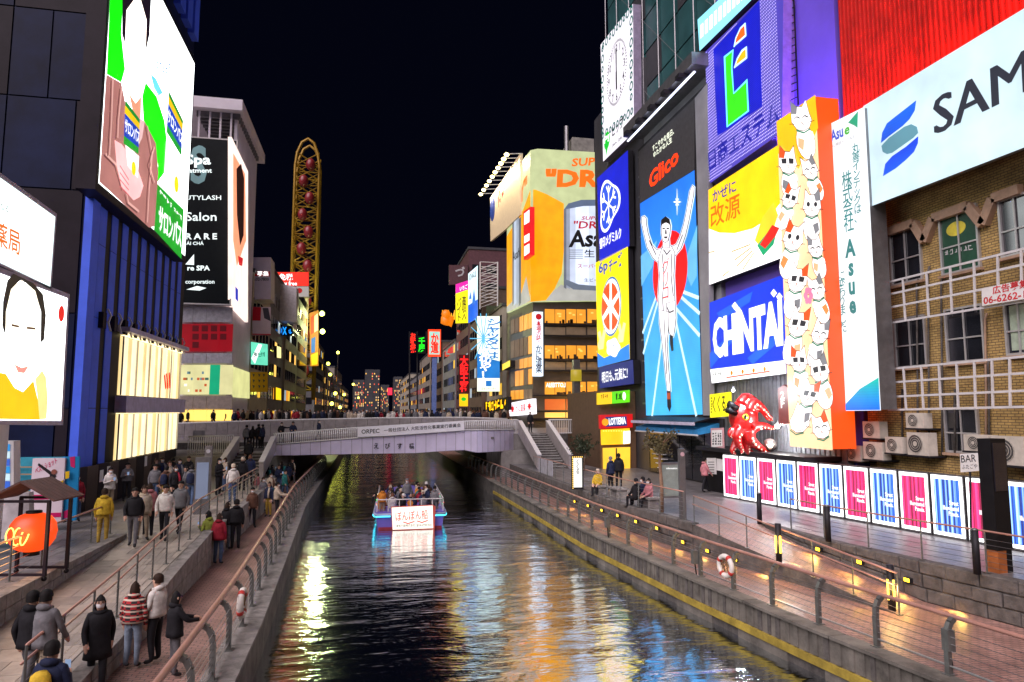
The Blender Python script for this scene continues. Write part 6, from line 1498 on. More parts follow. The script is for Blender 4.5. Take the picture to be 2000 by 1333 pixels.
fl.disc('yellow_dot', (768 / 2.962, 975 / 2.962), (768 / 2.962, 935 / 2.962), glow((250, 215, 10), 1.1), .048, sx=.9); fl.disc('yellow_dot', (1016 / 2.962, 1068 / 2.962), (1016 / 2.962, 1020 / 2.962), glow((250, 215, 10), 1.1), .048, sx=.9)
fl.poly('green_picture', Z1([(905, 1060), (1062, 1215), (1048, 1500), (890, 1330)]), glow((10, 170, 50), 1.0), .013)
fl.text('サロンパス', Z1([(912, 1330)])[0], Z1([(1044, 1440)])[0], Z1([(918, 1180)])[0], W1, .03, .03); fl.scribble(Z1([(920, 1120)])[0], Z1([(1050, 1280)])[0], Z1([(920, 1090)])[0], 7, W1, .03)
fl.poly('blue_splash', Z1([(870, 430), (900, 455), (940, 540), (915, 555), (890, 510)]), glow((120, 210, 230), 1.1), .02); fl.scribble(Z1([(882, 400)])[0], Z1([(985, 430)])[0], Z1([(884, 340)])[0], 6, glow((90, 150, 190), .9), .02)
# two billboards on a white post
pb = PX(-10.0, True)
t = thing('pharmacy_billboard', 'white lit billboard with orange kanji above the portrait billboard', 'billboard', pb.to3(*pb.uv(100, 562))); f_ = Face(pb, t, t.location)
f_.poly('casing', [(-120, 250), (112, 418), (101, 566), (-120, 462)], mat('lilac_grey_frame', (.4, .36, .48), .4), -.012, .5); f_.poly('panel', [(-120, 262), (108, 424), (98, 560), (-120, 456)], glow((226, 244, 240), 1.5), 0, .01)
f_.text('薬局', (-12, 478), (38, 500), (-12, 428), glow((225, 120, 20), 1.0), .014, .012); f_.text('になる。', (-9, 405), (20, 418), (-9, 392), INK, .014)
t = thing('portrait_billboard', 'bright lit billboard with a close-up face in yellow clothes on a white post', 'billboard', pb.to3(*pb.uv(122, 828))); f_ = Face(pb, t, t.location)
f_.poly('casing', [(-120, 476), (137, 575), (124, 831), (-120, 828)], mat('lilac_grey_frame', (.4, .36, .48), .4), -.012, .5)
f_.poly('panel', [(-120, 490), (132, 583), (119, 822), (-120, 820)], glow((250, 255, 255), 3.0), 0, .01)
Z2 = lambda l: [(x / 2.962, 400 + y / 2.962) for x, y in l]
f_.poly('hair_picture', Z2([(10, 700), (15, 560), (40, 440), (75, 400), (190, 455), (245, 520), (262, 640), (252, 780), (232, 800), (235, 620), (200, 500), (120, 430), (60, 490), (30, 620), (28, 760)]), glow((50, 45, 35), .5), .02)
f_.poly('face_picture', Z2([(30, 620), (60, 480), (125, 440), (200, 500), (232, 620), (226, 820), (190, 960), (130, 1050), (70, 990), (36, 820)]), glow((255, 246, 225), 2.2), .016)
f_.polys('eye_picture', [Z2([(62, 690), (105, 700), (104, 712), (64, 704)]), Z2([(150, 706), (200, 712), (198, 724), (152, 720)])], glow((120, 90, 70), .7), .026)
f_.poly('mouth_picture', Z2([(80, 925), (120, 945), (160, 935), (135, 975), (100, 970)]), glow((235, 150, 140), 1.1), .026)
f_.poly('cloth_picture', Z2([(-60, 960), (30, 980), (80, 1060), (130, 1085), (190, 1020), (215, 1130), (225, 1245), (-60, 1240)]), glow((240, 195, 10), 1.05), .02)
f_.poly('hand_picture', Z2([(200, 1010), (240, 960), (262, 1000), (272, 1120), (265, 1240), (225, 1243), (215, 1120)]), glow((250, 205, 140), 1.3), .024)
f_.disc('red_logo', (119, 613), (119, 597), glow((220, 40, 30), 1.0), .02, sx=.8)
b = MB(); b.box(pb.to3(*pb.uv(2, 830), -.3) - t.location, pb.to3(*pb.uv(26, 830), -.1) - t.location + Vector((0, 0, -3.4))); b.build('post', M_white_metal, t)
# low things at the left edge
t = thing('turquoise_hoarding', 'turquoise painted wall with railing behind the dance poster', 'wall', at(100, 1000, z=2.0)); o_ = Vector(t.location)
f_ = Face(PY(29.0), t, o_); f_.poly('wall', [(-60, 895), (146, 893), (146, 985), (-60, 1000)], mat('turquoise_paint', (.02, .30, .42), .6), 0, .2)
f_.lines('rail', [[(20, 912), (66, 912)], [(20, 926), (66, 926)], [(20, 960), (66, 960)]], .05, M_tan, .2, .04)
t = thing('poster_column', 'narrow glazed column with lit blue posters at the terrace edge', 'poster column', at(12, 1060, z=2.0)); o_ = Vector(t.location); f_ = Face(PY(23.0), t, o_)
f_.poly('frame', [(-40, 862), (26, 862), (26, 972), (-40, 972)], M_white_metal, -.02, .4)
for i in range(7): f_.poly('poster', [(3, 868 + i * 14.5), (19, 868 + i * 14.5), (19, 881 + i * 14.5), (3, 881 + i * 14.5)], glow(((40, 150, 210), (200, 225, 235), (60, 110, 200))[i % 3], .9), 0, .01)
f_.poly('base_wall', [(-60, 975), (58, 962), (60, 1045), (-60, 1062)], mat('pale_base_wall', (.5, .48, .5), .7), .05, .3)
t = thing('dance_poster', 'white poster of a leaping dancer with magenta band and blue side', 'poster', at(70, 1022, z=2.0)); o_ = Vector(t.location); pd = PY(26.0); f_ = Face(pd, t, o_)
f_.rect('panel', (64, 896), (119, 1022), printed((238, 225, 235), .85), 0, .15); f_.rect('magenta_band', (64, 967), (119, 975), printed((215, 20, 110), .9), .012); f_.rect('magenta_band', (64, 1003), (119, 1010), printed((215, 20, 110), .9), .012)
f_.text('ベストショット', (70, 927), (112, 905), (68, 915), printed((225, 30, 110), .9), .014, .012)
f_.polys('dancer_picture', [[(88, 962), (99, 925), (106, 922), (110, 930), (103, 942), (92, 968)], [(101, 922), (76, 905), (74, 909), (98, 928)], [(86, 966), (90, 950), (95, 955), (89, 968)]], printed((40, 35, 40), .5), .016)
f_.disc('dancer_head', (106, 922), (106, 917), printed((150, 95, 80), .7), .02)
f_.rect('blue_side', (120, 893), (145, 1018), printed((30, 150, 215), .85), -.1, .1); f_.polys('pink_patch', [[(134, 894), (144, 892), (144, 915), (136, 912)], [(122, 1000), (132, 996), (132, 1012), (122, 1014)]], printed((225, 40, 120), .9), -.09); f_.polys('yellow_patch', [[(118.5, 940), (124, 938), (124, 958), (118.5, 960)], [(128, 922), (136, 920), (135, 934), (128, 936)]], printed((245, 205, 30), .9), .016)
t = thing('dark_fence', 'dark brown panel fence with pasted notices along the terrace', 'fence', (-11.15, 30.0, 2.0)); o_ = Vector(t.location)
for i in range(12): b = MB(); b.box((0, i * 1.2 - 1.5, 0), (.08, i * 1.2 - .34, 1.75 + .02 * (i % 2))); b.build('fence_panel', M_navy2 if i % 2 else mat('dark_brown_fence', (.05, .03, .025), .5), t)
for i, (y, z) in enumerate(((2.2, 1.0), (3.0, 1.1), (8.1, 1.2))): b = MB(); b.box((.085, y, z), (.092, y + .4, z + .5)); b.build('notice', mat('white_board_paint', (.78, .78, .76), .5), t)
# paper lantern in its roofed stand
lp = at(58, 1128, z=2.0); t = thing('lantern_stand', 'roofed dark timber stand on wheels holding the orange lantern', 'stand', lp, None, R(-12))
for sx in (-.62, .62):
    for sy in (-.4, .4):
        b = MB(); b.box((sx - .035, sy - .035, .12), (sx + .035, sy + .035, 1.85)); b.build('post', M_navy2, t); b = MB(); b.ball((sx, sy, .06), .06, 8, 6); b.build('wheel', M_black, t, True)
b = MB()
for sy in (-.4, .4): b.box((-.65, sy - .03, .12), (.65, sy + .03, .18)); b.box((-.65, sy - .03, 1.82), (.65, sy + .03, 1.88))
b.build('frame_rails', M_navy2, t)
M_shingle = mat('dark_timber_shingle', (.07, .03, .025), .7, 0, .4, 5)
for s_ in (-1, 1):
    for i in range(7): b = MB(); b.prism([(s_ * .82, -.55 + i * .16, 1.86), (0, -.55 + i * .16, 2.3), (0, -.55 + i * .16, 2.35), (s_ * .86, -.55 + i * .16, 1.90)], (0, .145, 0)); b.build('roof_board', M_shingle, t)
t = thing('paper_lantern', 'big round orange paper lantern with glowing brush lettering in the timber stand', 'lantern', lp + Vector((0, 0, .55)), None, R(-12))
b = MB()
rings = []
for i in range(15):
    a = math.pi * i / 14 - math.pi / 2; rr = .50 * max(.22, math.cos(a) ** .7) + (.012 if i % 2 else 0); rings.append([Vector((rr * math.cos(2 * math.pi * k / 20), rr * math.sin(2 * math.pi * k / 20), .52 + .46 * math.sin(a))) for k in range(20)])
b.ring(rings); b.build('paper_shade', glow((235, 85, 20), 1.1), t, True)
for z in (.02, .98): b = MB(); b.tube([(0, 0, z - .05), (0, 0, z + .05)], .17, 12); b.build('end_ring', M_black, t, True)
b = MB()
for k in range(3):
    b.tube([(.1 * math.cos(a + k) + (k - 1) * .17, -.52 - .012 * math.cos(a * 2), .5 + .2 * math.sin(a + k * 1.3)) for a in [q * .5 for q in range(9)]], .016, 5)
b.build('brush_lettering', glow((255, 235, 120), 2.0), t)
ld = bpy.data.lights.new('lantern_light', 'POINT'); ld.energy = 30; ld.color = (1, .5, .15); ld.shadow_soft_size = .5; lo = bpy.data.objects.new('lantern_light', ld); col.objects.link(lo); lo.parent = t; lo.location = (.2, -.7, .5)
t = thing('information_pillar', 'grey information pillar with lit map beside the ramp railing', 'information pillar', at(393, 1005, z=2.0)); b = MB(); b.box((-.28, -.1, 0), (.28, .1, 2.2)); b.build('body', M_grey_metal, t); b = MB(); b.box((-.22, -.115, .6), (.22, -.101, 2.0)); b.build('map_panel', glow((150, 160, 185), .45), t)
t = thing('information_post', 'pale post with a round symbol by the bridge stairs', 'sign post', at(404, 965, z=2.0)); b = MB(); b.box((-.16, -.1, 0), (.16, .1, 2.3)); b.build('post', M_lt_stone, t); b = MB(); b.prism([(.1 * math.cos(k * .5236), -.112, 2.05 + .1 * math.sin(k * .5236)) for k in range(12)], (0, .01, 0)); b.build('symbol', M_white_metal, t)

# white building with black sign and corner screen
SY = 63.0; sx0 = at(340, 500, y=SY).x; sx1 = at(452, 500, y=SY).x
zt = at(420, 196, y=SY).z
ts, os_ = box_building('white_building', 'white ribbed building with black spa sign and corner screen by the bridge', sx0 - 8, sx1 - .3, SY + .3, SY + 11.8, 3.6, zt - 5.5, mat('white_ribbed_cladding', (.74, .70, .76), .45, 0, .1, .5))
M_wh = mat('white_ribbed_cladding', (.74, .70, .76), .45, 0, .1, .5)
fw = Face(PY(SY), ts, os_); fz = Face(PX(sx1, True), ts, os_)
b = MB(); b.box(Vector((sx0 - 8, SY - .6, zt - 1.0)) - os_, Vector((sx1 + .5, SY + 13, zt)) - os_); b.build('roof_canopy', M_wh, ts)
for i in range(14): b = MB(); b.box(Vector((sx0 + 1.2, SY + .2 + i * .8, zt - 1.5)) - os_, Vector((sx1 + .2, SY + .55 + i * .8, zt - 1.02)) - os_); b.build('roof_louvre', M_grey_metal, ts)
for i in range(6): b = MB(); b.box(Vector((sx1 - .6 - i * .9, SY + .1, zt - 5.5)) - os_, Vector((sx1 - .45 - i * .9, SY + .25, zt - 1.0)) - os_); b.build('roof_post', M_wh, ts)
y = SY + .4
while y < SY + 11.6:
    b = MB(); b.box(Vector((sx1 - .3, y, 4.0)) - os_, Vector((sx1 - .05, y + .16, zt - 1.0)) - os_); b.build('rib', M_wh, ts); y += .42
for y0, y1, m_, nm in ((600, 630, mat('white_glass', (.6, .6, .65), .15), 'glazing'), (633, 687, glow((170, 15, 40), .6), 'red_window'), (690, 710, mat('white_glass', (.6, .6, .65), .15), 'glazing'), (713, 771, glow((225, 220, 170), .85), 'shop_window'), (774, 799, mat('beige_band', (.5, .42, .36), .5), 'band'), (801, 822, glow((255, 215, 120), 1.2), 'shop_window')):
    for xa in (352, 378, 404, 429): fw.rect(nm, (xa, y0), (xa + 24, y1), m_, 0, .1)
for i in range(22):
    xa = random.uniform(356, 425); ya = random.choice((726, 738, 750, 761)); fw.rect('shelf_goods', (xa, ya), (xa + random.uniform(3, 7), ya + 5), glow(random.choice(((250, 250, 240), (120, 150, 160), (210, 110, 60), (80, 110, 90))), .8), .01, .01)
fw.rect('green_screen', (411, 713), (428, 771), glow((30, 170, 130), .9), .03, .02)
for i in range(9): fw.rect('red_tile', (376 + (i % 4) * 18, 636 + (i // 4) * 16), (388 + (i % 4) * 18, 648 + (i // 4) * 16), glow((110, 8, 30), .5), .012, .01)
fz.poly('lit_glazing', [(455, 716), (488, 728), (488, 779), (455, 776)], glow((225, 225, 165), .85), -.02, .1)
t = thing('spa_sign', 'tall black sign with pale spa and salon lettering on the white building', 'sign', PY(SY - .5).to3(*PY(SY - .5).uv(362, 595))); f_ = Face(PY(SY - .5), t, t.location)
f_.rect('panel', (330, 266), (449, 594), mat('black_sign_face', (.012, .016, .018), .3), 0, .4); f_.frame('frame', (328, 263), (451, 597), .12, M_white_metal, .02, .44)
LW_ = glow((225, 235, 235), 1.2)
f_.text('S', (372, 360), (404, 360), (372, 284), glow((130, 160, 165), .6), .012, .03); f_.text('Spa', (362, 328), (412, 328), (362, 302), LW_, .02, .03); f_.text('Treatment', (345, 338), (414, 338), (345, 329), LW_, .02, .02)
f_.text('BEAUTYLASH', (333, 391), (432, 391), (333, 382), LW_, .014, .012); f_.text('Salon', (363, 432), (423, 432), (363, 415), LW_, .014, .01); f_.text('R A R E', (363, 468), (424, 468), (363, 456), LW_, .014, .03); f_.text('ÁI CHÁ', (364, 479), (398, 479), (364, 471), LW_, .014, .02); f_.text('re SPA', (366, 529), (410, 529), (366, 519), LW_, .014, .03); f_.text('corporation', (362, 557), (419, 557), (362, 547), LW_, .014, .02)
f_.polys('leaf_mark', [[(364, 566), (385, 559), (403, 563), (390, 568)], [(362, 517), (379, 497), (379, 518)]], LW_, .014)
pz = PX(sx1 + .25, True); t = thing('corner_screen', 'narrow bright screen with a close-up face at the corner of the white building', 'screen', pz.to3(*pz.uv(452, 596))); f_ = Face(pz, t, t.location)
f_.poly('panel', [(452, 268), (484, 335), (484, 630), (452, 596)], glow((250, 225, 215), 1.25), .02, .3); f_.poly('face_picture', [(455, 300), (478, 340), (480, 470), (462, 520), (455, 470)], glow((245, 165, 130), 1.1), .032); f_.poly('hair_picture', [(461, 330), (470, 320), (476, 350), (475, 460), (468, 480), (462, 420)], glow((60, 25, 25), .5), .044); f_.poly('lips_picture', [(464, 500), (474, 505), (472, 520), (466, 518)], glow((205, 40, 50), 1.0), .044); f_.polys('logo', [[(459, 560), (464, 566), (464, 590), (459, 584)]], glow((40, 70, 190), .9), .044)
# far row on the left bank
random.seed(9)
row_building('white building with a recruiting sign box on top', 'l', -12.2, 75.2, 88, 17, M_cream, zb=3.6, lit=.05)
row_building('grey building with blank white sign box', 'l', -12.2, 88.2, 103, 20, M_gry2, zb=3.6, lit=.08)
row_building('beige narrow building with blue roof lettering', 'l', -12.0, 103.2, 120, 15, M_beige, zb=3.6, lit=.15)
row_building('dark building under the yellow wheel', 'l', -12.3, 120.2, 142, 25, M_brn2, zb=3.6, lit=.08)
row_building('building beyond the wheel with yellow sign', 'l', -12.0, 160, 190, 18, M_gry2, zb=3.6, lit=.1)
row_building('dark low building further along the left bank', 'l', -11.8, 190.4, 235, 14, M_brn2, zb=3.6, lit=.1)
row_building('pale building near the end of the left bank', 'l', -11.5, 236, 300, 17, M_beige, zb=3.6, lit=.12)
row_building('last dark building of the left bank', 'l', -11.2, 301, 390, 13, M_gry2, zb=3.6, lit=.12)
pr = PX(-11.9, True)
t, fc = far_sign('recruit_sign_box', 'white sign box with red recruiting band and phone number', PY(76), [(494, 503), (529, 503), (529, 585), (494, 585)], printed((205, 200, 225), .75), 3.0, 'sign', M_white_metal)
fc.rect('red_band', (495, 529), (527, 541), printed((210, 20, 45), .9), .012); fc.text('募集', (502, 540), (525, 540), (502, 530), W1, .024, .01); fc.text('532-7800', (496, 549), (525, 549), (496, 543), INK, .014, .02)
t, fc = far_sign('fashion_poster', 'red, white and grey poster on the white left-bank building', PY(75), [(493, 600), (529, 600), (529, 655), (493, 655)], printed((215, 200, 215), .8), .3)
fc.rect('red_block', (494, 600), (509, 627), printed((195, 15, 45), .9), .012); fc.poly('figure_picture', [(513, 602), (524, 602), (529, 628), (516, 622)], printed((70, 70, 85), .6), .012); fc.rect('red_strip', (493, 652), (529, 655), printed((200, 20, 50), .9), .014)
t, fc = far_sign('green_led_board', 'mint green LED board above the yellow left-bank sign', PY(74.9), [(490, 668), (523, 673), (523, 714), (490, 712)], glow((120, 220, 190), 1.0), .4)
fc.polys('white_stripe', [[(491, 700), (505, 672), (512, 674), (498, 711)]], W1, .012); fc.scribble((495, 697), (517, 697), (495, 688), 6, glow((20, 110, 90), .8), .02)
t, fc = far_sign('yellow_pattern_sign', 'dull yellow patterned sign under the mint LED board', PY(74.8), [(489, 727), (523, 727), (523, 766), (489, 766)], printed((190, 140, 15), .8), .3)
fc.polys('dark_pattern', [[(x_, y_), (x_ + 5, y_ + 2), (x_ + 2, y_ + 7)] for x_ in (493, 504, 513) for y_ in (730, 741, 752)], INK, .012)
t, fc = far_sign('tax_free_sign', 'red lit rooftop sign with white lettering by the wheel', PY(112), [(538, 532), (603, 532), (603, 559), (538, 559)], glow((225, 50, 20), 1.1), 1.0)
fc.text('免税', (545, 548), (572, 548), (545, 535), W1, .02, .02); fc.text('Tax free', (545, 558), (580, 558), (545, 550), W1, .02, .02)
t, fc = far_sign('small_white_sign', 'white board with red dot under the red rooftop sign', PY(112), [(579, 560), (603, 560), (603, 580), (579, 580)], printed((215, 220, 210), .8), 1.0); fc.disc('red_dot', (585, 568), (585, 563), printed((215, 40, 40), .9), .014)
t, fc = far_sign('blank_sign_box', 'blank pale sign box standing on the grey left-bank roof', PY(97), [(538, 552), (579, 561), (579, 630), (538, 625)], mat('blank_pale_panel', (.55, .53, .56), .6), 3.0, 'sign box', M_white_metal)
t, fc = far_sign('blue_neon_sign', 'blue neon rooftop lettering on the narrow left-bank building', PY(101), [(544, 637), (572, 637), (572, 656), (544, 656)], M_black, .5); fc.text('X', (552, 654), (560, 654), (552, 639), glow((40, 160, 255), 1.6), .02, .03); fc.scribble((563, 654), (571, 654), (563, 639), 1, glow((40, 160, 255), 1.6), .02)
t, fc = far_sign('yellow_lit_sign', 'pale yellow lit vertical sign on the left bank', pr, [(541, 676), (549, 679), (549, 700), (541, 699)], glow((250, 240, 170), 1.1), .5)
t, fc = far_sign('yellow_box_sign', 'bright yellow sign box low on the left bank', pr, [(539, 757), (549, 760), (549, 782), (539, 781)], glow((250, 205, 20), 1.2), .5)
# the yellow wheel tower
M_yel = mat('yellow_painted_steel', (.30, .17, .008), .45, .2, .2, 1)
WY = 150.0; t = thing('ferris_wheel', 'tall narrow yellow ferris wheel tower with dark red gondolas', 'ferris wheel', at(597, 800, y=WY)); wo = Vector(t.location)
ztop = at(597, 278, y=WY).z - wo.z; xw0 = at(573, 500, y=WY).x - wo.x; xw1 = at(620, 500, y=WY).x - wo.x
path = lambda s: [(xw0, s, 2), (xw0, s, ztop - 6), (xw0 * .93 + xw1 * .07, s, ztop - 3.2), (xw0 * .75 + xw1 * .25, s, ztop - .9), ((xw0 + xw1) / 2, s, ztop), (xw0 * .25 + xw1 * .75, s, ztop - .9), (xw0 * .07 + xw1 * .93, s, ztop - 3.2), (xw1, s, ztop - 6), (xw1, s, 2)]
for s in (-2.0, 2.0): b = MB(); b.tube(path(s), .32, 6); b.build('track', M_yel, t, True)
b = MB()
k = 0; z = 4.0
while z < ztop - 6:
    for s in (-2.0, 2.0): b.tube([(xw0, s, z), (xw1, s, z + 3)], .14, 4); b.tube([(xw1, s, z), (xw0, s, z + 3)], .14, 4); b.tube([(xw0, s, z), (xw1, s, z)], .16, 4)
    b.tube([(xw0, -2, z), (xw0, 2, z + 3)], .14, 4); b.tube([(xw1, -2, z), (xw1, 2, z + 3)], .14, 4); z += 3
b.build('bracing', M_yel, t)
for i in range(13):
    zc = 8 + i * (ztop - 14) / 12; xc = xw0 * .62 + xw1 * .38 if i % 2 else xw0 * .35 + xw1 * .65; b = MB(); b.ball((xc, -2.9, zc), (1.0, 1.0, 1.35), 10, 8); b.build('gondola', mat('dark_red_gondola', (.20, .015, .02), .35), t, True)
t2, fc = far_sign('figure_sign', 'colourful lit relief sign in orange, blue and yellow at the foot of the wheel', PY(146), [(604, 612), (622, 606), (622, 715), (606, 716)], glow((205, 140, 30), .8), 1.2)
fc.polys('colour_patch', [[(607, 620), (613, 614), (613, 650), (607, 655)]], glow((230, 80, 30), 1.0), .02); fc.polys('blue_patch', [[(608, 662), (616, 658), (615, 688), (608, 690)]], glow((30, 120, 190), 1.0), .02); fc.polys('yellow_patch', [[(607, 694), (621, 688), (620, 712), (609, 714)]], glow((245, 205, 30), 1.1), .02); fc.polys('white_patch', [[(614, 618), (621, 612), (621, 645), (614, 650)]], glow((245, 225, 170), 1.1), .02)
for px, py, lab in ((629, 613, 'upper brilliant lamp beside the wheel'), (630, 648, 'lower brilliant lamp beside the wheel')): point_lamp('flood_lamp', lab, at(px, py, y=140), (.9, 1, .45), 2200, .5, 6, None, 'lamp', (238, 255, 130))
# street lamps along the far left bank
for i, (px, py, Y_) in enumerate(((641, 712, 120), (645, 733, 128), (660, 690, 135), (690, 752, 170), (655, 770, 120), (672, 772, 150), (648, 790, 112), (664, 797, 130), (700, 778, 210))):
    p = at(px, py, y=Y_); t = thing('street_lamp', 'lit lamp post along the far left bank', 'street lamp', (p.x, p.y, 3.6), 'lamps along the far left bank'); b = MB(); b.tube([(0, 0, 0), (0, 0, p.z - 3.6)], .09, 6); b.build('pole', M_grey_metal, t); b = MB(); b.ball((0, 0, p.z - 3.5), .3, 8, 6); b.build('globe', glow((245, 245, 110), 5), t, True)
# ------------------------------------------------------------------ people: skinned bodies in a few poses, with coat and hair as children
random.seed(33)
def cmat(name, c, rough=.8): return mat(name, c, rough, 0, .35, 7, .35, 13, spec=.2)
SKIN = [cmat('skin_light', (.55, .34, .25), .5), cmat('skin_tan', (.45, .27, .19), .5)]
HAIR = [cmat('black_hair', (.008, .007, .007), .7), cmat('dark_brown_hair', (.03, .016, .010), .7), cmat('auburn_hair', (.13, .05, .025), .45)]
SHOE = cmat('dark_shoes', (.02, .02, .022), .5)
TRO = {'black': cmat('black_trousers', (.016, .016, .02)), 'jeans': cmat('blue_jeans', (.07, .11, .20)), 'light_jeans': cmat('pale_jeans', (.22, .28, .36)), 'grey': cmat('grey_trousers', (.12, .12, .13)), 'beige': cmat('beige_trousers', (.32, .26, .19)), 'yellow': cmat('ochre_trousers', (.42, .28, .05))}
COAT = {'black': cmat('black_coat', (.014, .014, .017)), 'navy': cmat('navy_coat', (.018, .025, .06)), 'white': cmat('white_jacket', (.62, .60, .56)), 'cream': cmat('cream_coat', (.50, .42, .32)), 'red': cmat('dark_red_puffer', (.26, .015, .03)), 'green': cmat('yellow_green_jacket', (.28, .34, .06)), 'yellow': cmat('yellow_jacket', (.62, .42, .04)), 'grey': cmat('grey_coat', (.16, .16, .17)), 'brown': cmat('brown_coat', (.12, .06, .04)), 'orange': cmat('orange_jacket', (.55, .20, .03)), 'pink': cmat('pink_coat', (.5, .2, .22)), 'teal': cmat('teal_jacket', (.03, .18, .17))}
def plaid():
    m = bpy.data.materials.new('red_black_cream_plaid'); m.use_nodes = True; nt = m.node_tree; b = nt.nodes['Principled BSDF']; b.inputs['Roughness'].default_value = .85
    tc = nt.nodes.new('ShaderNodeTexCoord'); ck = nt.nodes.new('ShaderNodeTexChecker'); ck.inputs['Scale'].default_value = 9; ck.inputs['Color1'].default_value = (.38, .02, .025, 1); ck.inputs['Color2'].default_value = (.02, .014, .016, 1)
    wv = nt.nodes.new('ShaderNodeTexWave'); wv.bands_direction = 'Z'; wv.inputs['Scale'].default_value = 2.8; mx = nt.nodes.new('ShaderNodeMix'); mx.data_type = 'RGBA'; mx.inputs[7].default_value = (.55, .45, .36, 1)
    st = nt.nodes.new('ShaderNodeMath'); st.operation = 'GREATER_THAN'; st.inputs[1].default_value = .8
    nt.links.new(tc.outputs['Object'], ck.inputs['Vector']); nt.links.new(tc.outputs['Object'], wv.inputs['Vector']); nt.links.new(wv.outputs['Fac'], st.inputs[0]); nt.links.new(st.outputs[0], mx.inputs[0]); nt.links.new(ck.outputs['Color'], mx.inputs[6]); nt.links.new(mx.outputs[2], b.inputs['Base Color'])
    return m
COAT['plaid'] = plaid()
def skeleton(pose):
    """joint name -> (x, y, z, radius); the figure faces -y"""
    J = {'pelvis': (0, 0, .94, .135), 'waist': (0, .01, 1.10, .125), 'chest': (0, 0, 1.32, .15), 'neck': (0, .01, 1.47, .058), 'chin': (0, -.02, 1.545, .072), 'head': (0, -.012, 1.63, .094), 'crown': (0, .0, 1.695, .062)}
    E = [('pelvis', 'waist'), ('waist', 'chest'), ('chest', 'neck'), ('neck', 'chin'), ('chin', 'head'), ('head', 'crown')]
    arms = {'stand': [((.24, .02, 1.10), (.22, -.06, .86)), ((-.24, .02, 1.10), (-.22, -.06, .86))], 'phone': [((.24, -.02, 1.10), (.10, -.28, 1.22)), ((-.24, -.02, 1.10), (-.08, -.28, 1.20))], 'walk': [((.24, .10, 1.12), (.22, .02, .88)), ((-.24, -.08, 1.12), (-.21, -.24, .93))], 'point': [((.40, -.06, 1.34), (.66, -.12, 1.40)), ((-.24, -.02, 1.10), (-.10, -.24, 1.10))], 'sit': [((.23, -.08, 1.14), (.14, -.32, 1.02)), ((-.23, -.08, 1.14), (-.14, -.32, 1.02))], 'lean': [((.24, -.18, 1.16), (.14, -.42, 1.12)), ((-.24, -.18, 1.16), (-.14, -.42, 1.12))]}[pose]
    for s, (el, wr) in zip((1, -1), arms):
        n = 'l' if s > 0 else 'r'; w = Vector(wr); d = (w - Vector(el)).normalized()
        J['shoulder' + n] = (.165 * s, .01, 1.385, .082); J['elbow' + n] = (*el, .058); J['wrist' + n] = (*wr, .040); J['hand' + n] = (*(w + d * .075), .038); J['tip' + n] = (*(w + d * .15 + Vector((0, 0, -.01))), .018); J['thumb' + n] = (*(w + d * .09 + Vector((-.05 * s, -.02, .01))), .014)
        E += [('chest', 'shoulder' + n), ('shoulder' + n, 'elbow' + n), ('elbow' + n, 'wrist' + n), ('wrist' + n, 'hand' + n), ('hand' + n, 'tip' + n), ('wrist' + n, 'thumb' + n)]
        legs = {'walk': ((.09 * s, -.12 * s, .50), (.09 * s, .02 - .20 * s, .09)), 'sit': ((.11 * s, -.44, .96), (.11 * s, -.46, .52))}.get(pose, ((.10 * s, -.02, .50), (.105 * s, .03, .09)))
        k, a = legs; J['hip' + n] = (.088 * s, .0, .90, .105); J['knee' + n] = (*k, .075); J['ankle' + n] = (*a, .05); J['toe' + n] = (a[0] * 1.15, a[1] - .17, a[2] - .045, .040)
        E += [('pelvis', 'hip' + n), ('hip' + n, 'knee' + n), ('knee' + n, 'ankle' + n), ('ankle' + n, 'toe' + n)]
    return J, E
def body_mesh(pose):
    J, E = skeleton(pose); names = list(J); me = bpy.data.meshes.new('body'); me.from_pydata([J[n][:3] for n in names], [(names.index(a), names.index(c)) for a, c in E], [])
    o = bpy.data.objects.new('body', me); col.objects.link(o); md = o.modifiers.new('skin', 'SKIN'); md.use_smooth_shade = True
    for i, n in enumerate(names):
        sv = me.skin_vertices[0].data[i]; r = J[n][3]; sv.radius = (r * (1.18 if n in ('chest', 'waist', 'pelvis') else 1), r * (.82 if n in ('chest', 'waist', 'pelvis') else 1)); sv.use_root = n == 'pelvis'
    o.modifiers.new('sub', 'SUBSURF').levels = 1; o.modifiers['sub'].render_levels = 1
    dg = bpy.context.evaluated_depsgraph_get(); m2 = bpy.data.meshes.new_from_object(o.evaluated_get(dg)); bpy.data.objects.remove(o); bpy.data.meshes.remove(me)
    m2.materials.clear()
    for x in (SKIN[0], COAT['black'], TRO['black'], SHOE): m2.materials.append(x)
    P = {n: Vector(J[n][:3]) for n in names}; seg = []
    for a, c in E:
        k = 1
        if 'hand' in c or 'tip' in c or 'thumb' in c or c in ('chin', 'head', 'crown'): k = 0
        elif 'knee' in c or 'ankle' in c: k = 2
        elif 'toe' in c: k = 3
        elif 'hip' in c: k = 2
        seg.append((P[a], P[c], k))
    for p in m2.polygons:
        c = p.center; best = None
        for a, b_, k in seg:
            d = b_ - a; t_ = max(0, min(1, (c - a).dot(d) / d.length_squared)); q = (a + d * t_ - c).length
            if best is None or q < best[0]: best = (q, k)
        p.material_index = best[1]; p.use_smooth = True
    return m2
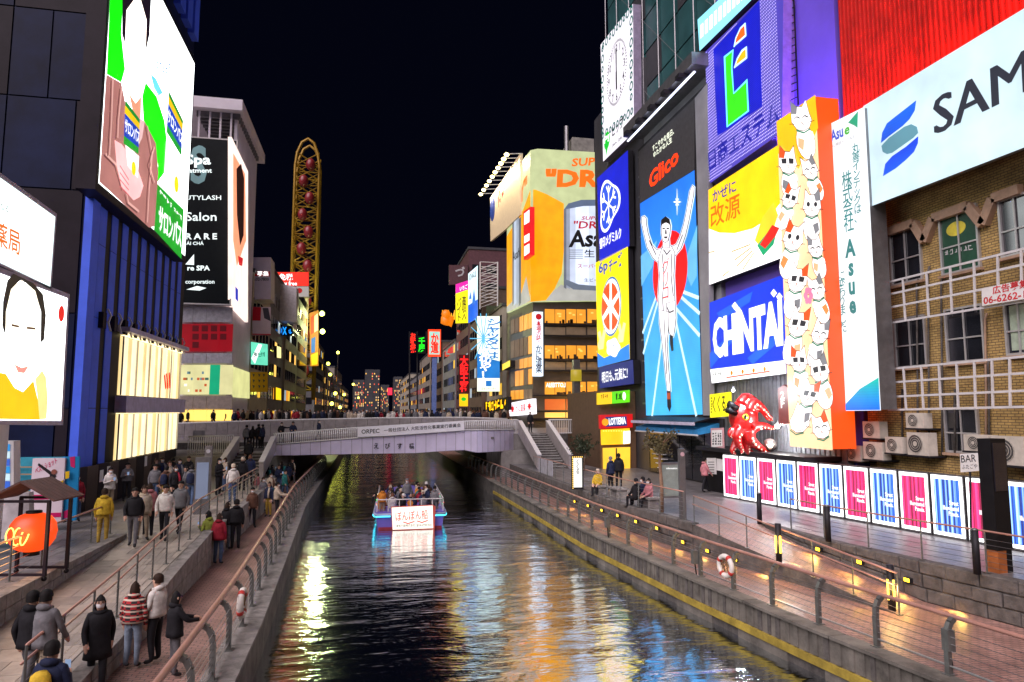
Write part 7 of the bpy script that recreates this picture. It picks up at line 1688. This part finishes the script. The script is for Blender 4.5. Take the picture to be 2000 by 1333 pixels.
def coat_mesh(pose, length, puff):
    b = MB(); rings = []; zs = [1.45, 1.42, 1.36, 1.25, 1.12, 1.0, .93] + ([.84, .74, .62] if length > 1 else [.84] if length > 0 else []); n = 16
    if pose == 'sit': zs = [1.45, 1.42, 1.36, 1.25, 1.12, 1.0, .88]
    for i, z in enumerate(zs):
        rx = (.10, .17, .215, .21, .20, .21, .22, .225, .235, .245)[i]; ry = (.07, .11, .145, .155, .15, .155, .165, .17, .18, .19)[i]; p = 1 + (.05 if puff and i % 2 else 0)
        rings.append([Vector((rx * p * math.cos(a) * (1 + .02 * math.sin(3 * a + i)), .01 + ry * p * math.sin(a) * (1 + .03 * math.cos(2 * a + i)), z)) for a in [2 * math.pi * k / n for k in range(n)]])
    b.ring(rings, 0, True); b.tube([(.088 * math.cos(a), .02 + .085 * math.sin(a), 1.47 + .025 * math.sin(a)) for a in [2 * math.pi * k / 12 for k in range(13)]], [.04 + .018 * max(0, math.sin(2 * math.pi * k / 12)) for k in range(13)], 8); return b
def hair_mesh(kind):
    b = MB(); rings = []; n = 14; low = {'short': .0, 'long': .26, 'hat': -.03}[kind]
    for i in range(9):
        f = i / 8; z = 1.765 - f * (.185 + low); rr = .098 * math.sqrt(max(.02, 1 - (1 - min(1, f * 2.0)) ** 2)); rr *= 1.0 if f < .6 else (1.0 + .06 * (f - .6))
        ring = []
        for k in range(n):
            a = 2 * math.pi * k / n; y = math.sin(a); cut = max(0, -y - .1); ring.append(Vector((rr * math.cos(a), .012 + rr * 1.08 * y * (1 if y > 0 else 1 - .12 * f), z + max(0, 1.668 - z) * min(1, cut * 2.2))))
        rings.append(ring)
    b.ring(rings, 0, False); b.f.append(tuple(range(n))); b.mi.append(0); return b
BODY_ = {p: body_mesh(p) for p in ('stand', 'phone', 'walk', 'point', 'sit', 'lean')}
_cm = {}; _hm = {}
fb_ = MB()
for s_ in (-1, 1): fb_.ball((.034 * s_, -.093, 1.637), (.015, .012, .009), 8, 5, 0); fb_.ball((.034 * s_, -.092, 1.657), (.02, .012, .005), 6, 4, 0)
fb_.tube([(0, -.092, 1.635), (0, -.108, 1.605), (0, -.112, 1.598)], [.008, .014, .010], 8, 1); fb_.ball((0, -.086, 1.567), (.024, .014, .007), 8, 5, 2)
for s_ in (-1, 1): fb_.ball((.088 * s_, .0, 1.62), (.012, .02, .03), 8, 5, 1)
_fo = fb_.build('face_features', [HAIR[0], SKIN[0], cmat('lips', (.4, .14, .12), .5)], None, True); FACE_ME = _fo.data; bpy.data.objects.remove(_fo)
MASK_ME = None
mk = MB(); mk.ring([[Vector((.07 * math.cos(a) * w_, -.03 - .075 * math.sin(a) * w_, z_)) for a in [math.pi * k / 8 for k in range(9)] + [0]] for z_, w_ in ((1.535, .8), (1.555, .98), (1.59, 1.08), (1.612, 1.0))], 0, False); _fo = mk.build('face_mask', cmat('white_mask', (.7, .7, .72), .8), None, True); MASK_ME = _fo.data; bpy.data.objects.remove(_fo)
def shared(cache, key, make, nm, m):
    if key not in cache:
        o = make().build(nm, m, None, True); cache[key] = o.data; bpy.data.objects.remove(o)
    return cache[key]
def obj_with(name, me, mats, parent):
    o = bpy.data.objects.new(name, me); col.objects.link(o); o.parent = parent
    for i, m in enumerate(mats): o.material_slots[i].link = 'OBJECT'; o.material_slots[i].material = m
    return o
def person(label, p, face, coat='black', tro='black', pose='stand', hair='short', hc=0, length=0, puff=False, h=1.68, group=None, bag=None, scarf=None, sk=0):
    """face: compass angle in degrees the figure looks to, 0 = towards the viewer (-y), 180 = away"""
    t = thing('person', label, 'person', p, group, R(face)); t.scale = (h / 1.74,) * 3
    if pose == 'sit': t.location.z -= .50 * h / 1.74
    o = obj_with('body', BODY_[pose], (SKIN[sk], COAT[coat], TRO[tro], SHOE), t)
    obj_with('coat', shared(_cm, (pose == 'sit', length, puff), lambda: coat_mesh(pose, length, puff), 'coat', COAT['black']), (COAT[coat],), t)
    obj_with('hair' if hair != 'hat' else 'hat', shared(_hm, hair, lambda: hair_mesh(hair), 'hair', HAIR[0]), (HAIR[hc] if hair != 'hat' else COAT[('black', 'cream', 'white', 'grey')[hc]],), t)
    obj_with('face', FACE_ME, (HAIR[0], SKIN[sk], FACE_ME.materials[2]), t)['kind'] = 'stuff'
    if random.random() < .5: obj_with('mask', MASK_ME, (MASK_ME.materials[0],), t)
    if bag:
        b = MB(); rg = []
        for z, s_ in ((.98, .10), (1.0, .15), (1.2, .16), (1.36, .13), (1.41, .07)): rg.append([Vector((s_ * math.cos(a) * 1.0, .23 + .09 * math.sin(a), z)) for a in [2 * math.pi * k / 10 for k in range(10)]])
        b.ring(rg); b.build('backpack', COAT[bag], t, True)
    if scarf:
        b = MB(); b.tube([(.07 * math.cos(a), .01 + .07 * math.sin(a), 1.46) for a in [k * .7 for k in range(10)]], .035, 8); b.tube([(.06, -.07, 1.45), (.09, -.17, 1.25), (.10, -.19, .95)], [.04, .05, .045], 8); b.build('scarf', COAT[scarf], t, True)
    if pose == 'phone':
        b = MB(); b.box((-.03, -.40, 1.22), (.05, -.39, 1.36)); b.build('phone', glow((150, 170, 200), .7), t)
    return t
# the near figures on the left walkway and ramp
G = lambda px, py, z: at(px, py, z=z)
person('person in red, black and cream plaid jacket and pale jeans, back turned', G(256, 1306, 1.01), 172, 'plaid', 'light_jeans', 'stand', 'long', 1, 0, True, 1.63)
person('person in white puffer jacket with brown scarf and black trousers', G(300, 1296, 1.01), 250, 'white', 'black', 'phone', 'short', 1, 0, True, 1.72, None, None, 'brown')
person('long-haired person in black puffer leaning at the canal handrail', G(338, 1322, 1.01), 120, 'black', 'grey', 'lean', 'long', 0, 1, True, 1.55)
person('person in long black coat walking at the foot of the stone wall', G(186, 1352, 1.01), 20, 'black', 'black', 'walk', 'long', 0, 2, False, 1.66)
hp = G(104, 1254, 2.85); person('person in dark coat with yellow backpack on the ramp', (hp.x, hp.y, ramp_z(hp.y) + .02), 170, 'navy', 'black', 'phone', 'short', 0, 0, False, 1.72, None, 'yellow')
hp = G(66, 1168, 2.9); person('striding person in black coat beside the terrace wall', (hp.x, hp.y, ramp_z(hp.y) + .02), 160, 'black', 'grey', 'walk', 'short', 0, 1, False, 1.72)
hp = G(92, 1162, 2.95); person('person in dark grey coat walking next to the striding one', (hp.x, hp.y, ramp_z(hp.y) + .02), 165, 'grey', 'beige', 'walk', 'short', 0, 1, False, 1.74)
def on_ramp(px, py):
    z = 1.6
    for _ in range(6): p = G(px, py, z); z = (ramp_z(p.y) if p.y < 24.5 else 2.0) + .02
    return (p.x, p.y, z)
person('person in yellow puffer jacket at the end of the terrace railing', on_ramp(199, 1064), 190, 'yellow', 'yellow', 'stand', 'short', 1, 0, True)
person('person in black jacket and dark trousers walking up the ramp', on_ramp(258, 1068), 10, 'black', 'grey', 'walk', 'short', 0, 0, False, 1.74)
person('person in cream coat behind the walker in black', on_ramp(277, 1055), 30, 'cream', 'beige', 'walk', 'long', 1, 1)
person('person in pink coat in the ramp crowd', on_ramp(288, 1048), 200, 'pink', 'black', 'walk', 'long', 1, 1)
person('person in white puffer and black trousers on the ramp', on_ramp(319, 1056), 5, 'white', 'black', 'walk', 'short', 0, 0, True, 1.7)
person('person in grey coat beside the white puffer on the ramp', on_ramp(349, 1042), 350, 'grey', 'black', 'walk', 'short', 0, 1)
person('person in white coat looking at a phone by the dark fence', on_ramp(212, 996), 40, 'white', 'beige', 'phone', 'short', 0, 1)
person('person in dark jacket holding a phone against the dark fence', on_ramp(246, 980), 20, 'grey', 'black', 'phone', 'short', 0)
person('person with brown hair in dark jacket by the dance poster', on_ramp(134, 1022), 330, 'black', 'jeans', 'stand', 'long', 2)
person('person in red-brown coat next to the dance poster', on_ramp(146, 1020), 30, 'red', 'jeans', 'stand', 'long', 1, 1)
CR = [(302, 965, 'black'), (314, 962, 'navy'), (328, 975, 'cream'), (336, 958, 'black'), (348, 968, 'navy'), (360, 985, 'black'), (372, 990, 'grey'), (384, 975, 'yellow'), (340, 992, 'black'), (322, 990, 'brown'), (300, 985, 'grey'), (366, 960, 'black')]
for i, (px, py, c) in enumerate(CR): person('person in %s coat in the crowd below the fence and stairs' % c, on_ramp(px, py), random.uniform(-40, 220), c, random.choice(list(TRO)), random.choice(('stand', 'walk', 'phone')), random.choice(('short', 'long')), random.randint(0, 1), random.randint(0, 1), False, random.uniform(1.6, 1.75), 'crowd below the fence', random.choice((None, None, 'navy', 'brown')), random.choice((None, None, 'grey', 'red')))
person('person in black with a phone at the stairs foot', G(426, 970, 2.02), 60, 'black', 'black', 'phone', 'short', 0, 0, False, 1.76)
person('person in beige coat beside the black-clad phone user', G(437, 962, 2.02), 300, 'cream', 'jeans', 'stand', 'long', 1)
person('person in white jacket and orange hat near the ramp railing', G(453, 983, 2.02), 200, 'white', 'jeans', 'stand', 'hat', 1)
person('person in black hat and dark coat near the ramp railing', G(472, 960, 2.02), 180, 'black', 'black', 'stand', 'hat', 1)
person('brown-haired person in dark coat by the stairs parapet', G(487, 952, 2.02), 190, 'navy', 'black', 'stand', 'long', 2, 1)
person('blurred dark figure climbing the stairs', (-7.3, 45.6, 2.50), 180, 'black', 'black', 'walk', 'short', 0, 1)
for i, (px, c, hh) in enumerate(((480, 'grey', 1.68), (492, 'black', 1.62), (503, 'black', 1.74), (511, 'navy', 1.72))): p = at(px, 884, y=52.0); person('person in %s coat on the landing at the stair top, %s' % (c, ('leftmost by the balusters', 'beside the grey coat', 'broad and in the middle', 'by the ribbed rail')[i]), (p.x, 52.0, 3.31), 180 + 20 * i, c, 'black', 'stand', 'long' if i == 1 else 'short', 0, 1, False, hh)
person('long-haired person in yellow-green jacket at the stone wall', G(403, 1100, 1.01), 240, 'green', 'black', 'phone', 'long', 0)
person('person in dark red long puffer and jeans, back turned', G(425, 1103, 1.01), 165, 'red', 'jeans', 'stand', 'long', 1, 1, True, 1.64)
person('person in black jacket and jeans facing the red puffer', G(441, 1074, 1.01), 150, 'black', 'light_jeans', 'stand', 'long', 1)
person('tall person in black coat and white shoes on the brick walkway', G(459, 1074, 1.01), 185, 'black', 'black', 'stand', 'short', 0, 0, False, 1.78)
person('person in brown leather coat walking on the brick walkway', G(491, 1030, 1.01), 20, 'brown', 'black', 'walk', 'short', 0, 1)
person('person in cream jacket leaning on the canal handrail', G(540, 1014, 1.01), 90, 'cream', 'black', 'lean', 'short', 0, 0, True)
UB = [(500, 985, 'pink'), (512, 1000, 'grey'), (528, 985, 'cream'), (530, 960, 'black'), (543, 965, 'navy'), (556, 975, 'teal'), (548, 950, 'black'), (562, 955, 'navy'), (520, 950, 'black'), (536, 935, 'brown'), (570, 945, 'black'), (524, 1010, 'navy')]
for i, (px, py, c) in enumerate(UB): person('person in %s coat in the walkway crowd before the bridge' % c, G(px, py, 1.01), random.uniform(0, 360), c, random.choice(list(TRO)), random.choice(('stand', 'walk', 'phone')), random.choice(('short', 'long', 'hat')), random.randint(0, 1), random.randint(0, 1), False, random.uniform(1.58, 1.76), 'walkway crowd before the bridge', random.choice((None, None, 'black', 'teal')), random.choice((None, None, 'cream', 'brown')))
# right bank
person('person in yellow hooded jacket sitting on the stone bench', G(1168, 966, 2.0) + Vector((0, 0, .0)), 320, 'yellow', 'black', 'sit', 'hat', 1, 0, True)
person('person in navy coat standing before the fast food shop', G(1193, 958, 2.01), 200, 'navy', 'black', 'stand', 'hat', 3, 1)
person('tall person in dark coat in the shop doorway light', G(1209, 954, 2.01), 160, 'black', 'black', 'stand', 'short', 0, 1, False, 1.78)
for i, (px, py, c, hr) in enumerate(((1243, 992, 'black', 'hat'), (1256, 988, 'navy', 'short'), (1268, 992, 'pink', 'long'))): person(('seated person in black coat and cap by the slim tree', 'seated person in navy coat in the middle of the bench group', 'seated person in pink coat by the slim tree')[i], G(px, py, 2.0), 200 + 40 * i, c, 'black', 'sit', hr, 0)
person('person in pinkish coat walking past the notice sheets', G(1378, 962, 2.01), 90, 'pink', 'black', 'walk', 'short', 0, 1)
person('person standing at the top of the stairs by the fast food shop', (12.6, 53.2, 4.26), 10, 'black', 'black', 'stand', 'hat', 2, 0)
# crowd behind the granite parapet, only coat and height differ
random.seed(77)
px = 345
while px < 1000:
    Y_ = random.uniform(62.5, 65.5); p = at(px, 815, y=Y_); c = random.choice(('black', 'black', 'navy', 'grey', 'white', 'brown', 'red', 'cream', 'black', 'navy'))
    person('person in %s coat in the crowd behind the granite parapet' % c, (p.x, Y_, 4.42), random.uniform(0, 360), c, 'black', random.choice(('stand', 'walk', 'stand')), random.choice(('short', 'short', 'long', 'hat')), random.randint(0, 2), 0, False, random.uniform(1.55, 1.78), 'bridge crowd behind the parapet'); px += random.uniform(5, 10)
p = at(549, 846, y=51.2); person('person pointing over the ribbed balustrade', (p.x, 51.4, 3.5), 10, 'black', 'black', 'point', 'short', 0)
p = at(572, 845, y=51.4); person('person leaning on the ribbed balustrade next to the pointing one', (p.x, 51.4, 3.55), 10, 'navy', 'black', 'lean', 'short', 0)
p = at(621, 842, y=52); person('person on the ramp behind the middle of the ribbed balustrade', (p.x, 53, 3.65), 80, 'navy', 'black', 'walk', 'hat', 3)

# ------------------------------------------------------------------ the tour boat
bt = thing('tour_boat', 'purple tour boat with cyan light strip, white rails and lettered stern sign', 'boat', (2.2, 36.0, 0), None, R(-2)); 
M_hull = mat('purple_blue_hull', (.16, .12, .50), .35, 0, .15, 1); M_dkred = mat('dark_red_waterline', (.25, .02, .04), .5)
def hull_ring(y, w, z0, z1): return [Vector((-w, y, z1)), Vector((-w * .92, y, z0)), Vector((w * .92, y, z0)), Vector((w, y, z1))]
b = MB(); b.ring([hull_ring(0, 1.72, -.3, .86), hull_ring(.5, 1.78, -.3, .86), hull_ring(7.5, 1.75, -.3, .9), hull_ring(9.5, 1.2, -.2, 1.0), hull_ring(10.6, .2, 0, 1.1)]); b.build('hull', M_hull, bt)
b = MB(); b.box((-1.6, -.02, -.1), (1.6, .0, .12)); b.build('waterline_band', M_dkred, bt)
b = MB(); b.box((-1.62, .1, .35), (1.62, 8.5, .45)); b.build('deck', mat('dark_boat_deck', (.06, .05, .05), .7), bt)
for s in (-1, 1): b = MB(); b.tube([(s * 1.76, 0, .74), (s * 1.83, .5, .74), (s * 1.80, 7.5, .78), (s * 1.25, 9.5, .88)], .07, 8); b.build('fender', mat('pale_fender', (.3, .35, .5), .5), bt, True); b = MB(); b.tube([(s * 1.80, -.04, .66), (s * 1.88, .5, .66), (s * 1.85, 7.5, .70)], .035, 6); b.build('light_strip', glow((90, 220, 245), 2.2), bt)
b = MB(); b.tube([(-1.76, -.04, .74), (1.76, -.04, .74)], .07, 8); b.build('fender', mat('pale_fender', (.3, .35, .5), .5), bt, True)
for x0, x1 in ((-1.75, -1.0), (1.0, 1.75)): b = MB(); b.tube([(x0, -.1, .66), (x1, -.1, .66)], .035, 6); b.build('light_strip', glow((90, 220, 245), 2.2), bt)
for i in range(9):
    for s in (-1, 1): b = MB(); b.tube([(s * 1.68, .15 + i * .9, .86), (s * 1.68, .15 + i * .9, 1.5)], .025, 6); b.build('rail_post', M_white_metal, bt)
for i in range(7): b = MB(); b.tube([(-1.68 + i * .56, .05, .86), (-1.68 + i * .56, .05, 1.45)], .025, 6); b.build('rail_post', M_white_metal, bt)
b = MB(); b.tube([(1.68, 7.4, 1.5), (1.68, .1, 1.5), (1.6, .05, 1.48), (-1.6, .05, 1.48), (-1.68, .1, 1.5), (-1.68, 7.4, 1.5)], .03, 6); b.build('top_rail', M_white_metal, bt, True)
for i in range(6): b = MB(); b.box((-1.4, 1.2 + i * 1.1, .45), (1.4, 1.55 + i * 1.1, .85)); b.build('bench', M_frame, bt)
for s, c in ((-1, (40, 230, 90)), (1, (60, 220, 140))):
    for i in range(10): b = MB(); b.ball((s * 1.72, .3 + i * .42, 1.25 + .18 * math.sin(i * 2.1)), .03, 6, 4); b.build('fairy_light', glow(random.choice((c, (240, 60, 60), (255, 240, 200))), 1.8), bt)
b = MB(); b.ring([[Vector((.16 * math.cos(a), .6 + .5 * 0, 1.2)) + Vector((0, 0, .16 * math.sin(a))) for a in [k * .785 for k in range(8)]], [Vector((.16 * math.cos(a), .75, 1.2 + .16 * math.sin(a))) for a in [k * .785 for k in range(8)]]]); b.build('orange_float', COAT['orange'], bt)
sg = thing('boat_sign', 'white lit stern sign with red hand lettering and phone number on the tour boat', 'sign', at(806, 1037, y=35.75)); f_ = Face(PY(35.7), sg, sg.location)
f_.poly('casing', [(764, 991), (846, 987), (851, 990), (849, 1033), (845, 1036), (766, 1036)], mat('red_white_casing', (.6, .1, .08), .5), -.012, .16); f_.poly('panel', [(765, 992), (845, 988), (846, 1032), (767, 1035)], glow((255, 248, 235), 1.1), 0, .01)
RB = glow((215, 30, 20), 1.0)
f_.text('ぽんぽん船', (773, 1019), (836, 1014), (772, 1000), RB, .012, .008); f_.lines('wave_underline', [[(788, 1020), (797, 1023), (809, 1019)], [(815, 1018), (824, 1021), (835, 1017)]], .05, RB, .012)
f_.text('一本松汽船株式会社 ☎06-6948-8263', (769, 1031), (844, 1028), (769, 1025), INK, .012, .01)
# passengers, seated in rows, and two standing crew
random.seed(55); bo = Vector(bt.location)
PC = ['orange', 'white', 'black', 'navy', 'grey', 'black', 'cream', 'brown', 'black', 'navy', 'black', 'grey', 'white', 'black', 'red', 'navy', 'black', 'brown', 'grey', 'black', 'teal', 'navy', 'black', 'white', 'black', 'grey']
k = 0
for r in range(6):
    for i in range(6):
        if i == 3 and r in (1, 2): continue
        c = PC[k % len(PC)]; k += 1; p = bo + Vector((-1.38 + i * .54 + random.uniform(-.05, .05), 1.35 + r * 1.1, .46)); person('passenger in %s coat sitting in the tour boat' % c, p, random.choice((180, 170, 90, -90, 200, 10)), c, 'black', 'sit', random.choice(('short', 'short', 'long', 'hat')), random.randint(0, 2), 0, False, random.uniform(1.55, 1.72), 'passengers seated in the tour boat')
person('person in orange jacket standing at the boat stern corner', bo + Vector((-1.42, .55, .46)), 190, 'orange', 'beige', 'lean', 'short', 0, 0, False, 1.6)
person('person in grey shirt standing at the other stern corner', bo + Vector((1.3, .6, .46)), 150, 'grey', 'grey', 'stand', 'short', 0, 0, False, 1.62)
person('guide in grey jacket and cap standing in the boat aisle', bo + Vector((.0, 3.4, .46)), 10, 'grey', 'jeans', 'stand', 'hat', 3, 0, False, 1.74)
